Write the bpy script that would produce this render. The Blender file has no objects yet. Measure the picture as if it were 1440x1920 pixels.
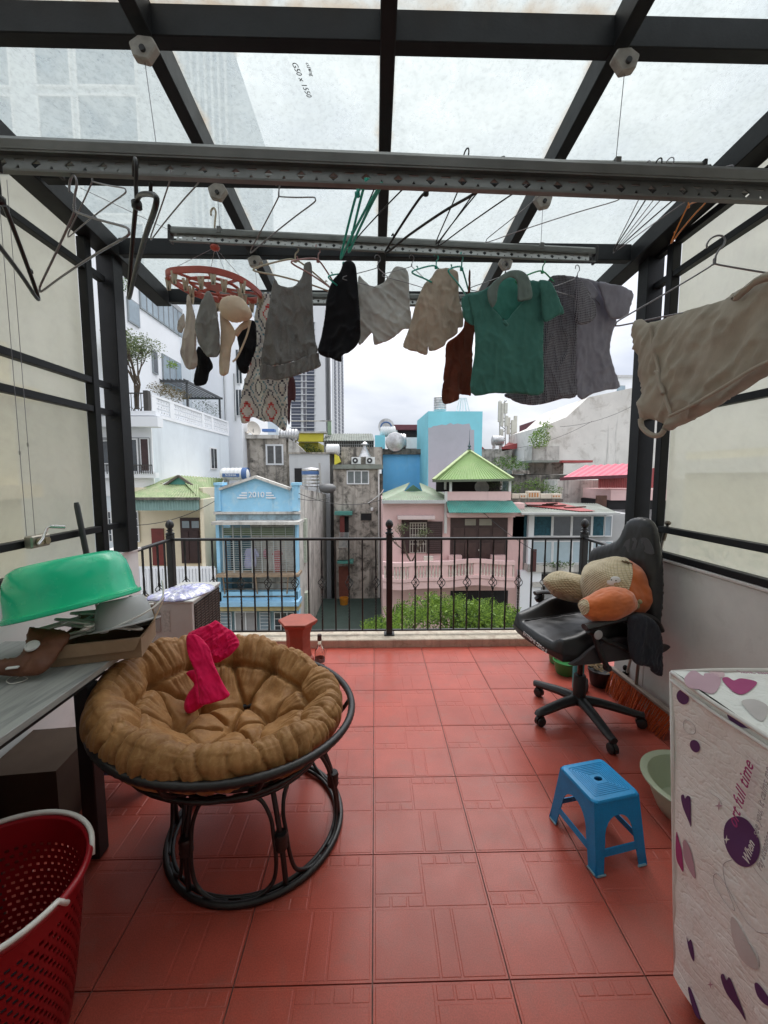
import bpy, bmesh, math, random
from mathutils import Vector, Matrix, noise
from mathutils.geometry import delaunay_2d_cdt
random.seed(7)
R = math.radians
PI = math.pi
sc = bpy.context.scene
col = sc.collection

# ------------------------------------------------------------------ camera, light, exposure
CAM_H = 1.465
FPX = 760.0
YAW = math.atan(17 / FPX)
PITCH = math.atan(70 / FPX)
cd = bpy.data.cameras.new('camera')
cam = bpy.data.objects.new('camera', cd)
col.objects.link(cam)
cam.location = (0, 0, CAM_H)
cam.rotation_euler = (PI / 2 - PITCH, 0, -YAW)
cd.sensor_fit = 'VERTICAL'
cd.sensor_height = 36
cd.sensor_width = 27
cd.lens = FPX / 1920 * 36
cd.clip_start = 0.02
cd.clip_end = 3000
sc.camera = cam

w = bpy.data.worlds.new('World')
sc.world = w
w.use_nodes = True
nt = w.node_tree
nt.nodes.clear()
wo = nt.nodes.new('ShaderNodeOutputWorld')
bg = nt.nodes.new('ShaderNodeBackground')
bg2 = nt.nodes.new('ShaderNodeBackground')
add = nt.nodes.new('ShaderNodeMixShader')   # thin gaps of clear sky behind an almost closed cloud layer
add.inputs[0].default_value = 0.82
sky = nt.nodes.new('ShaderNodeTexSky')
sky.sky_type = 'NISHITA'
sky.sun_disc = False
sky.sun_elevation = R(62)
sky.sun_rotation = R(20)
bg.inputs['Strength'].default_value = 0.05
nt.links.new(sky.outputs[0], bg.inputs[0])
tc = nt.nodes.new('ShaderNodeTexCoord')
mp = nt.nodes.new('ShaderNodeMapping')
mp.inputs['Scale'].default_value = (1.0, 1.0, 2.6)
nz = nt.nodes.new('ShaderNodeTexNoise')
nz.inputs['Scale'].default_value = 2.4
nz.inputs['Detail'].default_value = 7
nz.inputs['Roughness'].default_value = 0.52
nz.inputs['Distortion'].default_value = 0.3
cr = nt.nodes.new('ShaderNodeValToRGB')
cr.color_ramp.elements[0].position = 0.36
cr.color_ramp.elements[0].color = (0.45, 0.475, 0.54, 1)
cr.color_ramp.elements[1].position = 0.62
cr.color_ramp.elements[1].color = (0.72, 0.73, 0.75, 1)
nt.links.new(tc.outputs['Generated'], mp.inputs[0])
nt.links.new(mp.outputs[0], nz.inputs['Vector'])
nt.links.new(nz.outputs[0], cr.inputs[0])
nt.links.new(cr.outputs[0], bg2.inputs[0])
sep = nt.nodes.new('ShaderNodeSeparateXYZ')
nt.links.new(tc.outputs['Generated'], sep.inputs[0])
mr = nt.nodes.new('ShaderNodeMapRange')   # overcast sky: zenith brighter than the horizon
mr.inputs[1].default_value = 0.0
mr.inputs[2].default_value = 1.0
mr.inputs[3].default_value = 0.86
mr.inputs[4].default_value = 2.6
nt.links.new(sep.outputs[2], mr.inputs[0])
nt.links.new(mr.outputs[0], bg2.inputs['Strength'])
nt.links.new(bg.outputs[0], add.inputs[1])
nt.links.new(bg2.outputs[0], add.inputs[2])
nt.links.new(add.outputs[0], wo.inputs[0])

ld = bpy.data.lights.new('sun', 'SUN')
ld.energy = 1.5
ld.angle = R(50)
ld.color = (1.0, 0.97, 0.93)
sun = bpy.data.objects.new('sun', ld)
col.objects.link(sun)
# light comes from high up in front of the terrace
_d = Vector((math.sin(R(20)) * math.cos(R(62)), math.cos(R(20)) * math.cos(R(62)), math.sin(R(62))))
sun.rotation_euler = _d.to_track_quat('Z', 'Y').to_euler()
sc.view_settings.view_transform = 'Standard'
sc.view_settings.look = 'None'
sc.view_settings.exposure = 0.62
sc.view_settings.gamma = 1
sc.view_settings.use_curve_mapping = False
sc.render.engine = 'CYCLES'
sc.cycles.max_bounces = 10
sc.cycles.diffuse_bounces = 5
sc.cycles.glossy_bounces = 3
sc.cycles.transparent_max_bounces = 16
sc.cycles.transmission_bounces = 6
sc.cycles.caustics_reflective = False
sc.cycles.caustics_refractive = False
sc.cycles.use_denoising = True

# ------------------------------------------------------------------ from photo pixel to a point of the place
_f = Vector((math.sin(YAW) * math.cos(PITCH), math.cos(YAW) * math.cos(PITCH), -math.sin(PITCH)))
_r = Vector((math.cos(YAW), -math.sin(YAW), 0))
_u = _r.cross(_f)
_C = Vector((0, 0, CAM_H))


def ray(px, py):
    return _f + _r * ((px - 720) / FPX) - _u * ((py - 960) / FPX)


def onY(px, py, Y):
    d = ray(px, py)
    return _C + d * (Y / d.y)


def onZ(px, py, Z):
    d = ray(px, py)
    return _C + d * ((Z - CAM_H) / d.z)


def onX(px, py, X):
    d = ray(px, py)
    return _C + d * (X / d.x)


def onP(px, py, P, n):
    d = ray(px, py)
    return _C + d * ((P - _C).dot(n) / d.dot(n))


# ------------------------------------------------------------------ materials
MATS = {}


def nodes_of(m):
    m.use_nodes = True
    n = m.node_tree
    n.nodes.clear()
    return n


def ramp(n, fac, stops):
    r = n.nodes.new('ShaderNodeValToRGB')
    e = r.color_ramp.elements
    while len(e) < len(stops):
        e.new(0.5)
    for k, (p, c) in enumerate(stops):
        e[k].position = p
        e[k].color = (c[0], c[1], c[2], 1)
    n.links.new(fac, r.inputs[0])
    return r.outputs[0]


def mixc(n, fac, a, b, mode='MIX'):
    m = n.nodes.new('ShaderNodeMix')
    m.data_type = 'RGBA'
    m.blend_type = mode
    for s, v in ((0, fac), (6, a), (7, b)):
        if hasattr(v, 'is_linked'):
            n.links.new(v, m.inputs[s])
        elif s == 0:
            m.inputs[0].default_value = v
        else:
            m.inputs[s].default_value = (v[0], v[1], v[2], 1)
    return m.outputs[2]


def noise_out(n, vec, scale, detail=4, rough=.55, sc3=None, dist=0):
    if sc3:
        mpn = n.nodes.new('ShaderNodeMapping')
        mpn.inputs['Scale'].default_value = sc3
        n.links.new(vec, mpn.inputs[0])
        vec = mpn.outputs[0]
    t = n.nodes.new('ShaderNodeTexNoise')
    t.inputs['Scale'].default_value = scale
    t.inputs['Detail'].default_value = detail
    t.inputs['Roughness'].default_value = rough
    t.inputs['Distortion'].default_value = dist
    n.links.new(vec, t.inputs['Vector'])
    return t.outputs[0]


def math_n(n, op, a, b=None, clamp=False):
    m = n.nodes.new('ShaderNodeMath')
    m.operation = op
    m.use_clamp = clamp
    for k, v in ((0, a), (1, b)):
        if v is None:
            continue
        if hasattr(v, 'is_linked'):
            n.links.new(v, m.inputs[k])
        else:
            m.inputs[k].default_value = v
    return m.outputs[0]


def bump_n(n, h, strength, dist=0.01, nrm=None):
    b = n.nodes.new('ShaderNodeBump')
    b.inputs['Strength'].default_value = strength
    b.inputs['Distance'].default_value = dist
    n.links.new(h, b.inputs['Height'])
    if nrm:
        n.links.new(nrm, b.inputs['Normal'])
    return b.outputs[0]


def M(name, c, rough=.6, var=.18, scale=4, bump=0, bscale=60, bdist=.004, metal=0, spec=.5,
      c2=None, t=(.4, .65), streak=None, st=(.5, .75), sheen=0, coat=0, trans=0, alpha=1, fine=0, objr=0):
    """plain procedural surface: base colour with soft variation, optional second colour, rain streaks and relief"""
    if name in MATS:
        return MATS[name]
    m = bpy.data.materials.new(name)
    n = nodes_of(m)
    out = n.nodes.new('ShaderNodeOutputMaterial')
    b = n.nodes.new('ShaderNodeBsdfPrincipled')
    geo = n.nodes.new('ShaderNodeNewGeometry').outputs['Position']
    nf = noise_out(n, geo, scale, 6, .6)
    lo = [x * (1 - var) for x in c]
    hi = [min(1, x * (1 + var)) for x in c]
    colr = ramp(n, nf, [(.3, lo), (.7, hi)])
    if c2:
        f2 = noise_out(n, geo, scale * 1.9, 8, .68, dist=.4)
        fr = ramp(n, f2, [(t[0], (0, 0, 0)), (t[1], (1, 1, 1))])
        colr = mixc(n, fr, colr, c2)
    if streak:
        f3 = noise_out(n, geo, scale * 2.5, 5, .6, (1, 1, .09))
        fr = ramp(n, f3, [(st[0], (0, 0, 0)), (st[1], (1, 1, 1))])
        colr = mixc(n, fr, colr, streak)
    if objr:
        oi = n.nodes.new('ShaderNodeObjectInfo').outputs['Random']
        colr = mixc(n, objr, colr, ramp(n, oi, [(0, (.25, .25, .25)), (1, (.78, .74, .74))]), 'OVERLAY')
        dn = noise_out(n, geo, 7, 8, .75, dist=1.2)
        colr = mixc(n, ramp(n, dn, [(.56, (0, 0, 0)), (.78, (.32, .32, .32))]), colr, (.30, .17, .14))
    if fine:
        f4 = noise_out(n, geo, 260, 2, .5)
        colr = mixc(n, fine, colr, ramp(n, f4, [(.35, (0, 0, 0)), (.65, (1, 1, 1))]), 'OVERLAY')
    n.links.new(colr, b.inputs['Base Color'])
    rr = noise_out(n, geo, scale * 3, 4, .6)
    rm = n.nodes.new('ShaderNodeMapRange')
    rm.inputs[3].default_value = max(.02, rough - .08)
    rm.inputs[4].default_value = min(1, rough + .1)
    n.links.new(rr, rm.inputs[0])
    n.links.new(rm.outputs[0], b.inputs['Roughness'])
    b.inputs['Metallic'].default_value = metal
    b.inputs['Specular IOR Level'].default_value = spec
    b.inputs['Sheen Weight'].default_value = sheen
    b.inputs['Coat Weight'].default_value = coat
    b.inputs['Coat Roughness'].default_value = .2
    if trans:
        b.inputs['Transmission Weight'].default_value = trans
    if alpha < 1:
        b.inputs['Alpha'].default_value = alpha
    if bump:
        h = noise_out(n, geo, bscale, 5, .6)
        n.links.new(bump_n(n, h, bump, bdist), b.inputs['Normal'])
    n.links.new(b.outputs[0], out.inputs[0])
    MATS[name] = m
    return m


def fabric(name, c, fold=0, pat=None, c2=None):
    """woven cloth, a little light coming through"""
    m = bpy.data.materials.new(name)
    n = nodes_of(m)
    out = n.nodes.new('ShaderNodeOutputMaterial')
    b = n.nodes.new('ShaderNodeBsdfPrincipled')
    geo = n.nodes.new('ShaderNodeNewGeometry').outputs['Position']
    nf = noise_out(n, geo, 14, 5, .6)
    colr = ramp(n, nf, [(.3, [x * .86 for x in c]), (.7, [min(1, x * 1.12) for x in c])])
    if pat:
        colr = pat(n, geo, colr)
    n.links.new(colr, b.inputs['Base Color'])
    b.inputs['Roughness'].default_value = .85
    b.inputs['Specular IOR Level'].default_value = .2
    b.inputs['Sheen Weight'].default_value = .15
    h = noise_out(n, geo, 38, 6, .62, (1, 1, .45), dist=.6)
    h2 = noise_out(n, geo, 700, 2, .5)
    nb = bump_n(n, h, .22, .010)
    n.links.new(bump_n(n, h2, .25, .001, nb), b.inputs['Normal'])
    tr = n.nodes.new('ShaderNodeBsdfTranslucent')
    n.links.new(colr, tr.inputs[0])
    mx = n.nodes.new('ShaderNodeMixShader')
    mx.inputs[0].default_value = .22
    n.links.new(b.outputs[0], mx.inputs[1])
    n.links.new(tr.outputs[0], mx.inputs[2])
    n.links.new(mx.outputs[0], out.inputs[0])
    MATS[name] = m
    return m


def sheet_mat(name, tint, transl, clear, dirt, edge=None, scale=1.0, gloss=.0, soft=False):
    """see-through or frosted plastic sheet: part clear, part light-scattering, part grime"""
    m = bpy.data.materials.new(name)
    n = nodes_of(m)
    out = n.nodes.new('ShaderNodeOutputMaterial')
    geo = n.nodes.new('ShaderNodeNewGeometry').outputs['Position']
    tp = n.nodes.new('ShaderNodeBsdfTransparent')
    tp.inputs[0].default_value = (*tint, 1)
    tl = n.nodes.new('ShaderNodeBsdfTranslucent')
    df = n.nodes.new('ShaderNodeBsdfDiffuse')
    spk = noise_out(n, geo, 26 * scale, 8, .72, dist=.5)
    big = noise_out(n, geo, 2.6 * scale, 5, .6, dist=.8)
    strk = noise_out(n, geo, (9 if soft else 16) * scale, 5, .6, (1, 1, .1) if soft else (1, .18, 1))
    c1 = ramp(n, spk, [(.30, [x * (.9 if soft else .66) for x in transl]), (.52, transl)])
    c1 = mixc(n, ramp(n, strk, [(.5, (0, 0, 0)), (.8, (.45,) * 3 if soft else (.6,) * 3)]), c1, [x * .78 for x in transl])
    if edge:
        gen = n.nodes.new('ShaderNodeTexCoord').outputs['Generated']
        sp = n.nodes.new('ShaderNodeSeparateXYZ')
        n.links.new(gen, sp.inputs[0])
        e = None
        for k in (0, 1):
            a = math_n(n, 'ABSOLUTE', math_n(n, 'SUBTRACT', sp.outputs[k], .5))
            e = a if e is None else math_n(n, 'MAXIMUM', e, a)
        e = math_n(n, 'ADD', e, math_n(n, 'MULTIPLY', math_n(n, 'SUBTRACT', big, .5), .16))
        ef = ramp(n, e, [(.45, (0, 0, 0)), (.505, (.6, .6, .6))])
        c1 = mixc(n, ef, c1, edge)
    n.links.new(c1, tl.inputs[0])
    df.inputs[0].default_value = (*dirt, 1)
    m1 = n.nodes.new('ShaderNodeMixShader')
    fc = n.nodes.new('ShaderNodeMapRange')
    n.links.new(big, fc.inputs[0])
    fc.inputs[1].default_value = .3
    fc.inputs[2].default_value = .7
    fc.inputs[3].default_value = clear - .10
    fc.inputs[4].default_value = clear + .10
    f = fc.outputs[0]
    if edge:
        f = math_n(n, 'MULTIPLY', f, math_n(n, 'SUBTRACT', 1.0, ef))
    n.links.new(f, m1.inputs[0])
    m0 = n.nodes.new('ShaderNodeMixShader')
    m0.inputs[0].default_value = .12
    n.links.new(tl.outputs[0], m0.inputs[1])
    n.links.new(df.outputs[0], m0.inputs[2])
    n.links.new(m0.outputs[0], m1.inputs[1])
    n.links.new(tp.outputs[0], m1.inputs[2])
    last = m1
    if gloss:
        gl = n.nodes.new('ShaderNodeBsdfGlossy')
        gl.inputs['Roughness'].default_value = .25
        fr = n.nodes.new('ShaderNodeFresnel')
        fr.inputs[0].default_value = 1.4
        m2 = n.nodes.new('ShaderNodeMixShader')
        n.links.new(math_n(n, 'MULTIPLY', fr.outputs[0], gloss), m2.inputs[0])
        n.links.new(m1.outputs[0], m2.inputs[1])
        n.links.new(gl.outputs[0], m2.inputs[2])
        last = m2
    n.links.new(last.outputs[0], out.inputs[0])
    MATS[name] = m
    return m


def glass_mat(name, tint, rough=.02, ior=1.45):
    m = bpy.data.materials.new(name)
    n = nodes_of(m)
    out = n.nodes.new('ShaderNodeOutputMaterial')
    b = n.nodes.new('ShaderNodeBsdfPrincipled')
    b.inputs['Base Color'].default_value = (*tint, 1)
    b.inputs['Transmission Weight'].default_value = 1
    b.inputs['Roughness'].default_value = rough
    b.inputs['IOR'].default_value = ior
    n.links.new(b.outputs[0], out.inputs[0])
    MATS[name] = m
    return m


# ------------------------------------------------------------------ mesh building
WM = {}


class MB:
    def __init__(s):
        s.v = []
        s.f = []
        s.m = []

    def add(s, vs, fs, mi=0):
        o = len(s.v)
        s.v += [tuple(p) for p in vs]
        s.f += [tuple(i + o for i in f) for f in fs]
        s.m += [mi] * len(fs)
        return s

    def box(s, x0, x1, y0, y1, z0, z1, mi=0):
        x0, x1 = sorted((x0, x1)); y0, y1 = sorted((y0, y1)); z0, z1 = sorted((z0, z1))
        return s.add([(x0, y0, z0), (x1, y0, z0), (x1, y1, z0), (x0, y1, z0), (x0, y0, z1), (x1, y0, z1), (x1, y1, z1), (x0, y1, z1)],
                     [(0, 3, 2, 1), (4, 5, 6, 7), (0, 1, 5, 4), (1, 2, 6, 5), (2, 3, 7, 6), (3, 0, 4, 7)], mi)

    def hexa(s, p, mi=0):
        """8 corners: bottom ring then top ring"""
        return s.add(p, [(0, 3, 2, 1), (4, 5, 6, 7), (0, 1, 5, 4), (1, 2, 6, 5), (2, 3, 7, 6), (3, 0, 4, 7)], mi)

    def beam(s, a, b, w, h, up=(0, 0, 1), mi=0):
        a = Vector(a); b = Vector(b)
        d = (b - a).normalized()
        sd = d.cross(Vector(up))
        if sd.length < 1e-4:
            sd = d.cross(Vector((0, 1, 0)))
        sd = sd.normalized() * w / 2
        u = sd.cross(d).normalized() * h / 2
        p = [a - sd - u, a + sd - u, b + sd - u, b - sd - u, a - sd + u, a + sd + u, b + sd + u, b - sd + u]
        return s.hexa(p, mi)

    def tube(s, path, r, n=8, closed=False, cap=True, mi=0, sx=1.0):
        P = [Vector(p) for p in path]
        L = len(P)
        rr = r if hasattr(r, '__len__') else [r] * L
        ring = []
        prev = None
        for i in range(L):
            if closed:
                t = (P[(i + 1) % L] - P[i - 1]).normalized()
            else:
                t = (P[min(i + 1, L - 1)] - P[max(i - 1, 0)]).normalized()
            if prev is None:
                a = t.cross(Vector((0, 0, 1)))
                if a.length < .1:
                    a = t.cross(Vector((1, 0, 0)))
            else:
                a = prev - t * prev.dot(t)
            a.normalize()
            prev = a
            b = t.cross(a)
            ring.append([P[i] + (a * math.cos(2 * PI * k / n) * sx + b * math.sin(2 * PI * k / n)) * rr[i] for k in range(n)])
        vs = [p for q in ring for p in q]
        fs = []
        for i in range(L if closed else L - 1):
            j = (i + 1) % L
            for k in range(n):
                k2 = (k + 1) % n
                fs.append((i * n + k, i * n + k2, j * n + k2, j * n + k))
        if not closed and cap:
            fs.append(tuple(range(n - 1, -1, -1)))
            fs.append(tuple((L - 1) * n + k for k in range(n)))
        return s.add(vs, fs, mi)

    def lathe(s, prof, c=(0, 0, 0), n=16, mi=0, sx=1, sy=1, rot=None, cap=True):
        vs = []
        c = Vector(c)
        for r, z in prof:
            for k in range(n):
                a = 2 * PI * k / n
                p = Vector((r * math.cos(a) * sx, r * math.sin(a) * sy, z))
                if rot:
                    p = rot @ p
                vs.append(c + p)
        fs = []
        L = len(prof)
        for i in range(L - 1):
            for k in range(n):
                k2 = (k + 1) % n
                fs.append((i * n + k, i * n + k2, (i + 1) * n + k2, (i + 1) * n + k))
        if cap:
            if prof[0][0] > 1e-5:
                fs.append(tuple(range(n - 1, -1, -1)))
            if prof[-1][0] > 1e-5:
                fs.append(tuple((L - 1) * n + k for k in range(n)))
        return s.add(vs, fs, mi)

    def prism(s, poly, d, mi=0):
        """closed polygon of 3-D points pushed along vector d"""
        n = len(poly)
        P = [Vector(p) for p in poly]
        D = Vector(d)
        return s.add(P + [p + D for p in P], [tuple(range(n)), tuple(range(2 * n - 1, n - 1, -1))] +
                     [(k, k + n, (k + 1) % n + n, (k + 1) % n) for k in range(n)], mi)

    def corr(s, a, b, c, d, ribs, amp=.02, rows=1, th=.012, mi=0, sub=6):
        """ribbed sheet over the quad a b (one end) c d (other end: d above a); ribs run a->d"""
        a, b, c, d = map(Vector, (a, b, c, d))
        nrm = (b - a).cross(d - a).normalized()
        cols = ribs * sub
        vs = []
        for j in range(rows + 1):
            v = j / rows
            for i in range(cols + 1):
                u = i / cols
                p = (a * (1 - u) + b * u) * (1 - v) + (d * (1 - u) + c * u) * v
                vs.append(p + nrm * amp * math.sin(2 * PI * u * ribs))
        n0 = len(vs)
        vs += [p - nrm * th for p in vs]
        fs = []
        W = cols + 1
        for j in range(rows):
            for i in range(cols):
                q = j * W + i
                fs.append((q, q + 1, q + W + 1, q + W))
                fs.append((n0 + q, n0 + q + W, n0 + q + W + 1, n0 + q + 1))
        for i in range(cols):
            fs.append((i + 1, i, n0 + i, n0 + i + 1))
            q = rows * W + i
            fs.append((q, q + 1, n0 + q + 1, n0 + q))
        return s.add(vs, fs, mi)

    def ell(s, c, r, rot=None, n=20, m=12, mi=0, fn=None):
        vs = []
        c = Vector(c)
        for i in range(m + 1):
            th = PI * i / m
            for k in range(n):
                a = 2 * PI * k / n
                q = Vector((math.sin(th) * math.cos(a), math.sin(th) * math.sin(a), math.cos(th)))
                if fn:
                    q = q * fn(q)
                p = Vector((q.x * r[0], q.y * r[1], q.z * r[2]))
                if rot:
                    p = rot @ p
                vs.append(c + p)
        fs = []
        for i in range(m):
            for k in range(n):
                k2 = (k + 1) % n
                fs.append((i * n + k, (i + 1) * n + k, (i + 1) * n + k2, i * n + k2))
        return s.add(vs, fs, mi)

    def build(s, name, mat, parent=None, smooth=None, bevel=0, seg=1, local=False, weld=False):
        me = bpy.data.meshes.new(name)
        vs = s.v
        if parent is not None and not local:
            q = parent
            inv = WM[q.name].inverted()
            vs = [inv @ Vector(p) for p in vs]
        me.from_pydata([tuple(p) for p in vs], [], s.f)
        if isinstance(mat, (list, tuple)):
            for x in mat:
                me.materials.append(x)
            me.polygons.foreach_set('material_index', s.m)
        else:
            me.materials.append(mat)
        if bevel or weld:
            bm = bmesh.new()
            bm.from_mesh(me)
            if weld:
                bmesh.ops.remove_doubles(bm, verts=bm.verts, dist=1e-4)
            if bevel:
                bmesh.ops.bevel(bm, geom=[e for e in bm.edges if e.is_manifold and e.calc_face_angle(0) > .5], offset=bevel, segments=seg, profile=.6, affect='EDGES')
            bm.to_mesh(me)
            bm.free()
        if smooth is not None:
            me.polygons.foreach_set('use_smooth', [True] * len(me.polygons))
            if smooth < 180:
                me.set_sharp_from_angle(angle=R(smooth))
        me.update()
        o = bpy.data.objects.new(name, me)
        col.objects.link(o)
        if parent is not None:
            o.parent = parent
            WM[o.name] = WM[parent.name].copy()
        else:
            WM[o.name] = Matrix.Identity(4)
        return o


def tag(o, label=None, cat=None, group=None, kind=None):
    for k, v in (('label', label), ('category', cat), ('group', group), ('kind', kind)):
        if v:
            o[k] = v
    return o


def thing(name, label, cat, loc=(0, 0, 0), rz=0, group=None):
    o = bpy.data.objects.new(name, None)
    o.empty_display_size = .1
    col.objects.link(o)
    o.location = loc
    o.rotation_euler = (0, 0, rz)
    WM[o.name] = Matrix.Translation(Vector(loc)) @ Matrix.Rotation(rz, 4, 'Z')
    return tag(o, label, cat, group)


def copy_tree(o, parent=None, kids=None):
    c = o.copy()
    col.objects.link(c)
    if parent is not None:
        c.parent = parent
    WM[c.name] = WM[o.name].copy()
    for ch in list(o.children):
        copy_tree(ch, c)
    return c


def inst(src, name, parent, loc, rot=(0, 0, 0), scale=(1, 1, 1)):
    """another part with the mesh of src, placed in the frame of its parent"""
    o = bpy.data.objects.new(name, src if isinstance(src, bpy.types.Mesh) else src.data)
    col.objects.link(o)
    o.parent = parent
    o.location = loc
    o.rotation_euler = rot
    o.scale = scale
    WM[o.name] = WM[parent.name] @ Matrix.LocRotScale(Vector(loc), o.rotation_euler.to_quaternion(), Vector(scale))
    return o


def text_mesh(name, s, mat, parent, origin, xdir, ydir, size, depth=.001, shear=0, sp=1.0):
    cu = bpy.data.curves.new('t', 'FONT')
    cu.body = s
    cu.size = size
    cu.extrude = depth
    cu.shear = shear
    cu.space_character = sp
    cu.align_x = 'CENTER'
    cu.align_y = 'CENTER'
    cu.resolution_u = 3
    t = bpy.data.objects.new('t', cu)
    col.objects.link(t)
    bpy.context.view_layer.update()
    me = bpy.data.meshes.new_from_object(t.evaluated_get(bpy.context.evaluated_depsgraph_get()))
    bpy.data.objects.remove(t)
    X = Vector(xdir).normalized(); Yd = Vector(ydir).normalized(); Z = X.cross(Yd)
    m = MB()
    vs = [Vector(origin) + X * v.co.x + Yd * v.co.y + Z * v.co.z for v in me.vertices]
    m.add(vs, [tuple(p.vertices) for p in me.polygons])
    bpy.data.meshes.remove(me)
    return m.build(name, mat, parent)


def smooth_path(P, k=6, closed=False):
    P = [Vector(p) for p in P]
    n = len(P)
    out = []
    for i in range(n if closed else n - 1):
        if closed:
            a, b, c, d = P[i - 1], P[i], P[(i + 1) % n], P[(i + 2) % n]
        else:
            a, b, c, d = P[max(i - 1, 0)], P[i], P[i + 1], P[min(i + 2, n - 1)]
        for j in range(k):
            t = j / k
            out.append(0.5 * ((2 * b) + (c - a) * t + (2 * a - 5 * b + 4 * c - d) * t * t + (3 * b - a - 3 * c + d) * t ** 3))
    if not closed:
        out.append(P[-1])
    return out


def poly_fill(pts, res, seed=0):
    """2-D outline -> evenly spread triangle net; returns points, triangles, distance of each point to the outline"""
    n = len(pts)
    B = []
    for i in range(n):
        a = Vector(pts[i]); b = Vector(pts[(i + 1) % n])
        k = max(1, int((b - a).length / res))
        for j in range(k):
            B.append(a.lerp(b, j / k))
    nb = len(B)
    xs = [p.x for p in B]; ys = [p.y for p in B]

    def inside(x, y):
        c = False
        j = nb - 1
        for i in range(nb):
            yi, yj = ys[i], ys[j]
            if (yi > y) != (yj > y) and x < (xs[j] - xs[i]) * (y - yi) / (yj - yi) + xs[i]:
                c = not c
            j = i
        return c

    def dist(x, y):
        return math.sqrt(min((x - xs[i]) ** 2 + (y - ys[i]) ** 2 for i in range(nb)))
    rnd = random.Random(seed)
    I = []
    D = [0.0] * nb
    y = min(ys)
    row = 0
    while y < max(ys):
        x = min(xs) + (res / 2 if row % 2 else 0)
        while x < max(xs):
            px = x + rnd.uniform(-.12, .12) * res; py = y + rnd.uniform(-.12, .12) * res
            if inside(px, py):
                d = dist(px, py)
                if d > res * .45:
                    I.append(Vector((px, py))); D.append(d)
            x += res
        y += res * .87
        row += 1
    V = B + I
    r = delaunay_2d_cdt(V, [(i, (i + 1) % nb) for i in range(nb)], [], 0, 1e-6)
    vv, ff = r[0], r[2]
    tri = []
    for f in ff:
        cx = sum(vv[i].x for i in f) / 3; cy = sum(vv[i].y for i in f) / 3
        if inside(cx, cy):
            tri.append(tuple(f))
    if len(vv) != len(V):
        D = [dist(p.x, p.y) for p in vv]
        D = [0 if d < res * .1 else d for d in D]
    return vv, tri, D


def cloth_mb(outline, P, n, res=.008, puff=.012, fold=.010, fdir=(1, 0), ffreq=16, seed=0, hang=1.0, crease=.004, bulge=.03, mb=None, mi=0):
    """garment from its outline in the plane (P, n): two fabric layers joined at the edge, with folds that run down the cloth"""
    n = Vector(n).normalized()
    U = Vector((0, 0, 1)).cross(n)
    U.normalize()
    V = n.cross(U)
    P = Vector(P)
    pts = []
    for q in outline:
        w_ = onP(q[0], q[1], P, n) - P
        pts.append((w_.dot(U), w_.dot(V)))
    pts = [p.to_2d() if hasattr(p, 'to_2d') else Vector(p) for p in pts]
    sm = smooth_path([Vector((p[0], p[1], 0)) for p in pts], 4, True)
    vv, tri, D = poly_fill([(p.x, p.y) for p in sm], res, seed)
    top = max(p.y for p in vv); bot = min(p.y for p in vv)
    fx, fy = fdir
    front = []; back = []
    for p, d in zip(vv, D):
        s = p.x * fx + p.y * fy
        t = -p.x * fy + p.y * fx
        dn = min(1, (top - p.y) / max(1e-3, (top - bot)))
        q = Vector((s * ffreq + seed * 3.1, t * ffreq * .16, seed * 1.7))
        f1 = 1.15 * noise.noise(q + Vector((0, p.y * 2.5, p.x * 2.5)))
        r1 = 1 - 2.2 * abs(noise.noise(q * 1.6 + Vector((5, p.x * 5, p.y * 4))))
        r2 = 1 - 2.6 * abs(noise.noise(Vector((p.x * 15 + p.y * 6, p.y * 11 - p.x * 5, seed + 9))))
        f1 += .75 * max(0, r1) ** 5 + .45 * max(0, r2) ** 4 - .25
        q2 = Vector((s * 45, t * 22, seed))
        g = noise.noise(q2) * crease + noise.noise(q2 * 2.3) * crease * .45
        A = fold * (.35 + .65 * dn * hang)
        base = P + U * p.x + V * p.y
        e = min(1, d / bulge)
        pf = puff * math.sqrt(max(0, 1 - (1 - e) ** 2))
        dsp = A * f1 + g
        front.append(base + n * (dsp + pf))
        back.append(base + n * (dsp * .8 - pf))
    onb = [d <= 1e-6 for d in D]
    vs = list(front)
    idx = []
    for i, b_ in enumerate(onb):
        if b_:
            idx.append(i)
        else:
            idx.append(len(vs)); vs.append(back[i])
    # first fix orientation: front faces along n
    T = []
    for a, b, c in tri:
        nn = (vv[b] - vv[a]).to_3d().cross((vv[c] - vv[a]).to_3d()).z
        T.append((a, b, c) if nn > 0 else (a, c, b))
    fs = T + [(idx[a], idx[c], idx[b]) for a, b, c in T]
    mb = mb or MB()
    mb.add(vs, fs, mi)
    return mb


def plane_at(px, py, Y, yaw):
    """point at that depth and the normal of an upright plane turned by yaw degrees from facing the camera side"""
    P = onY(px, py, Y)
    a = R(yaw)
    return P, Vector((-math.sin(a), -math.cos(a), 0))


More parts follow.
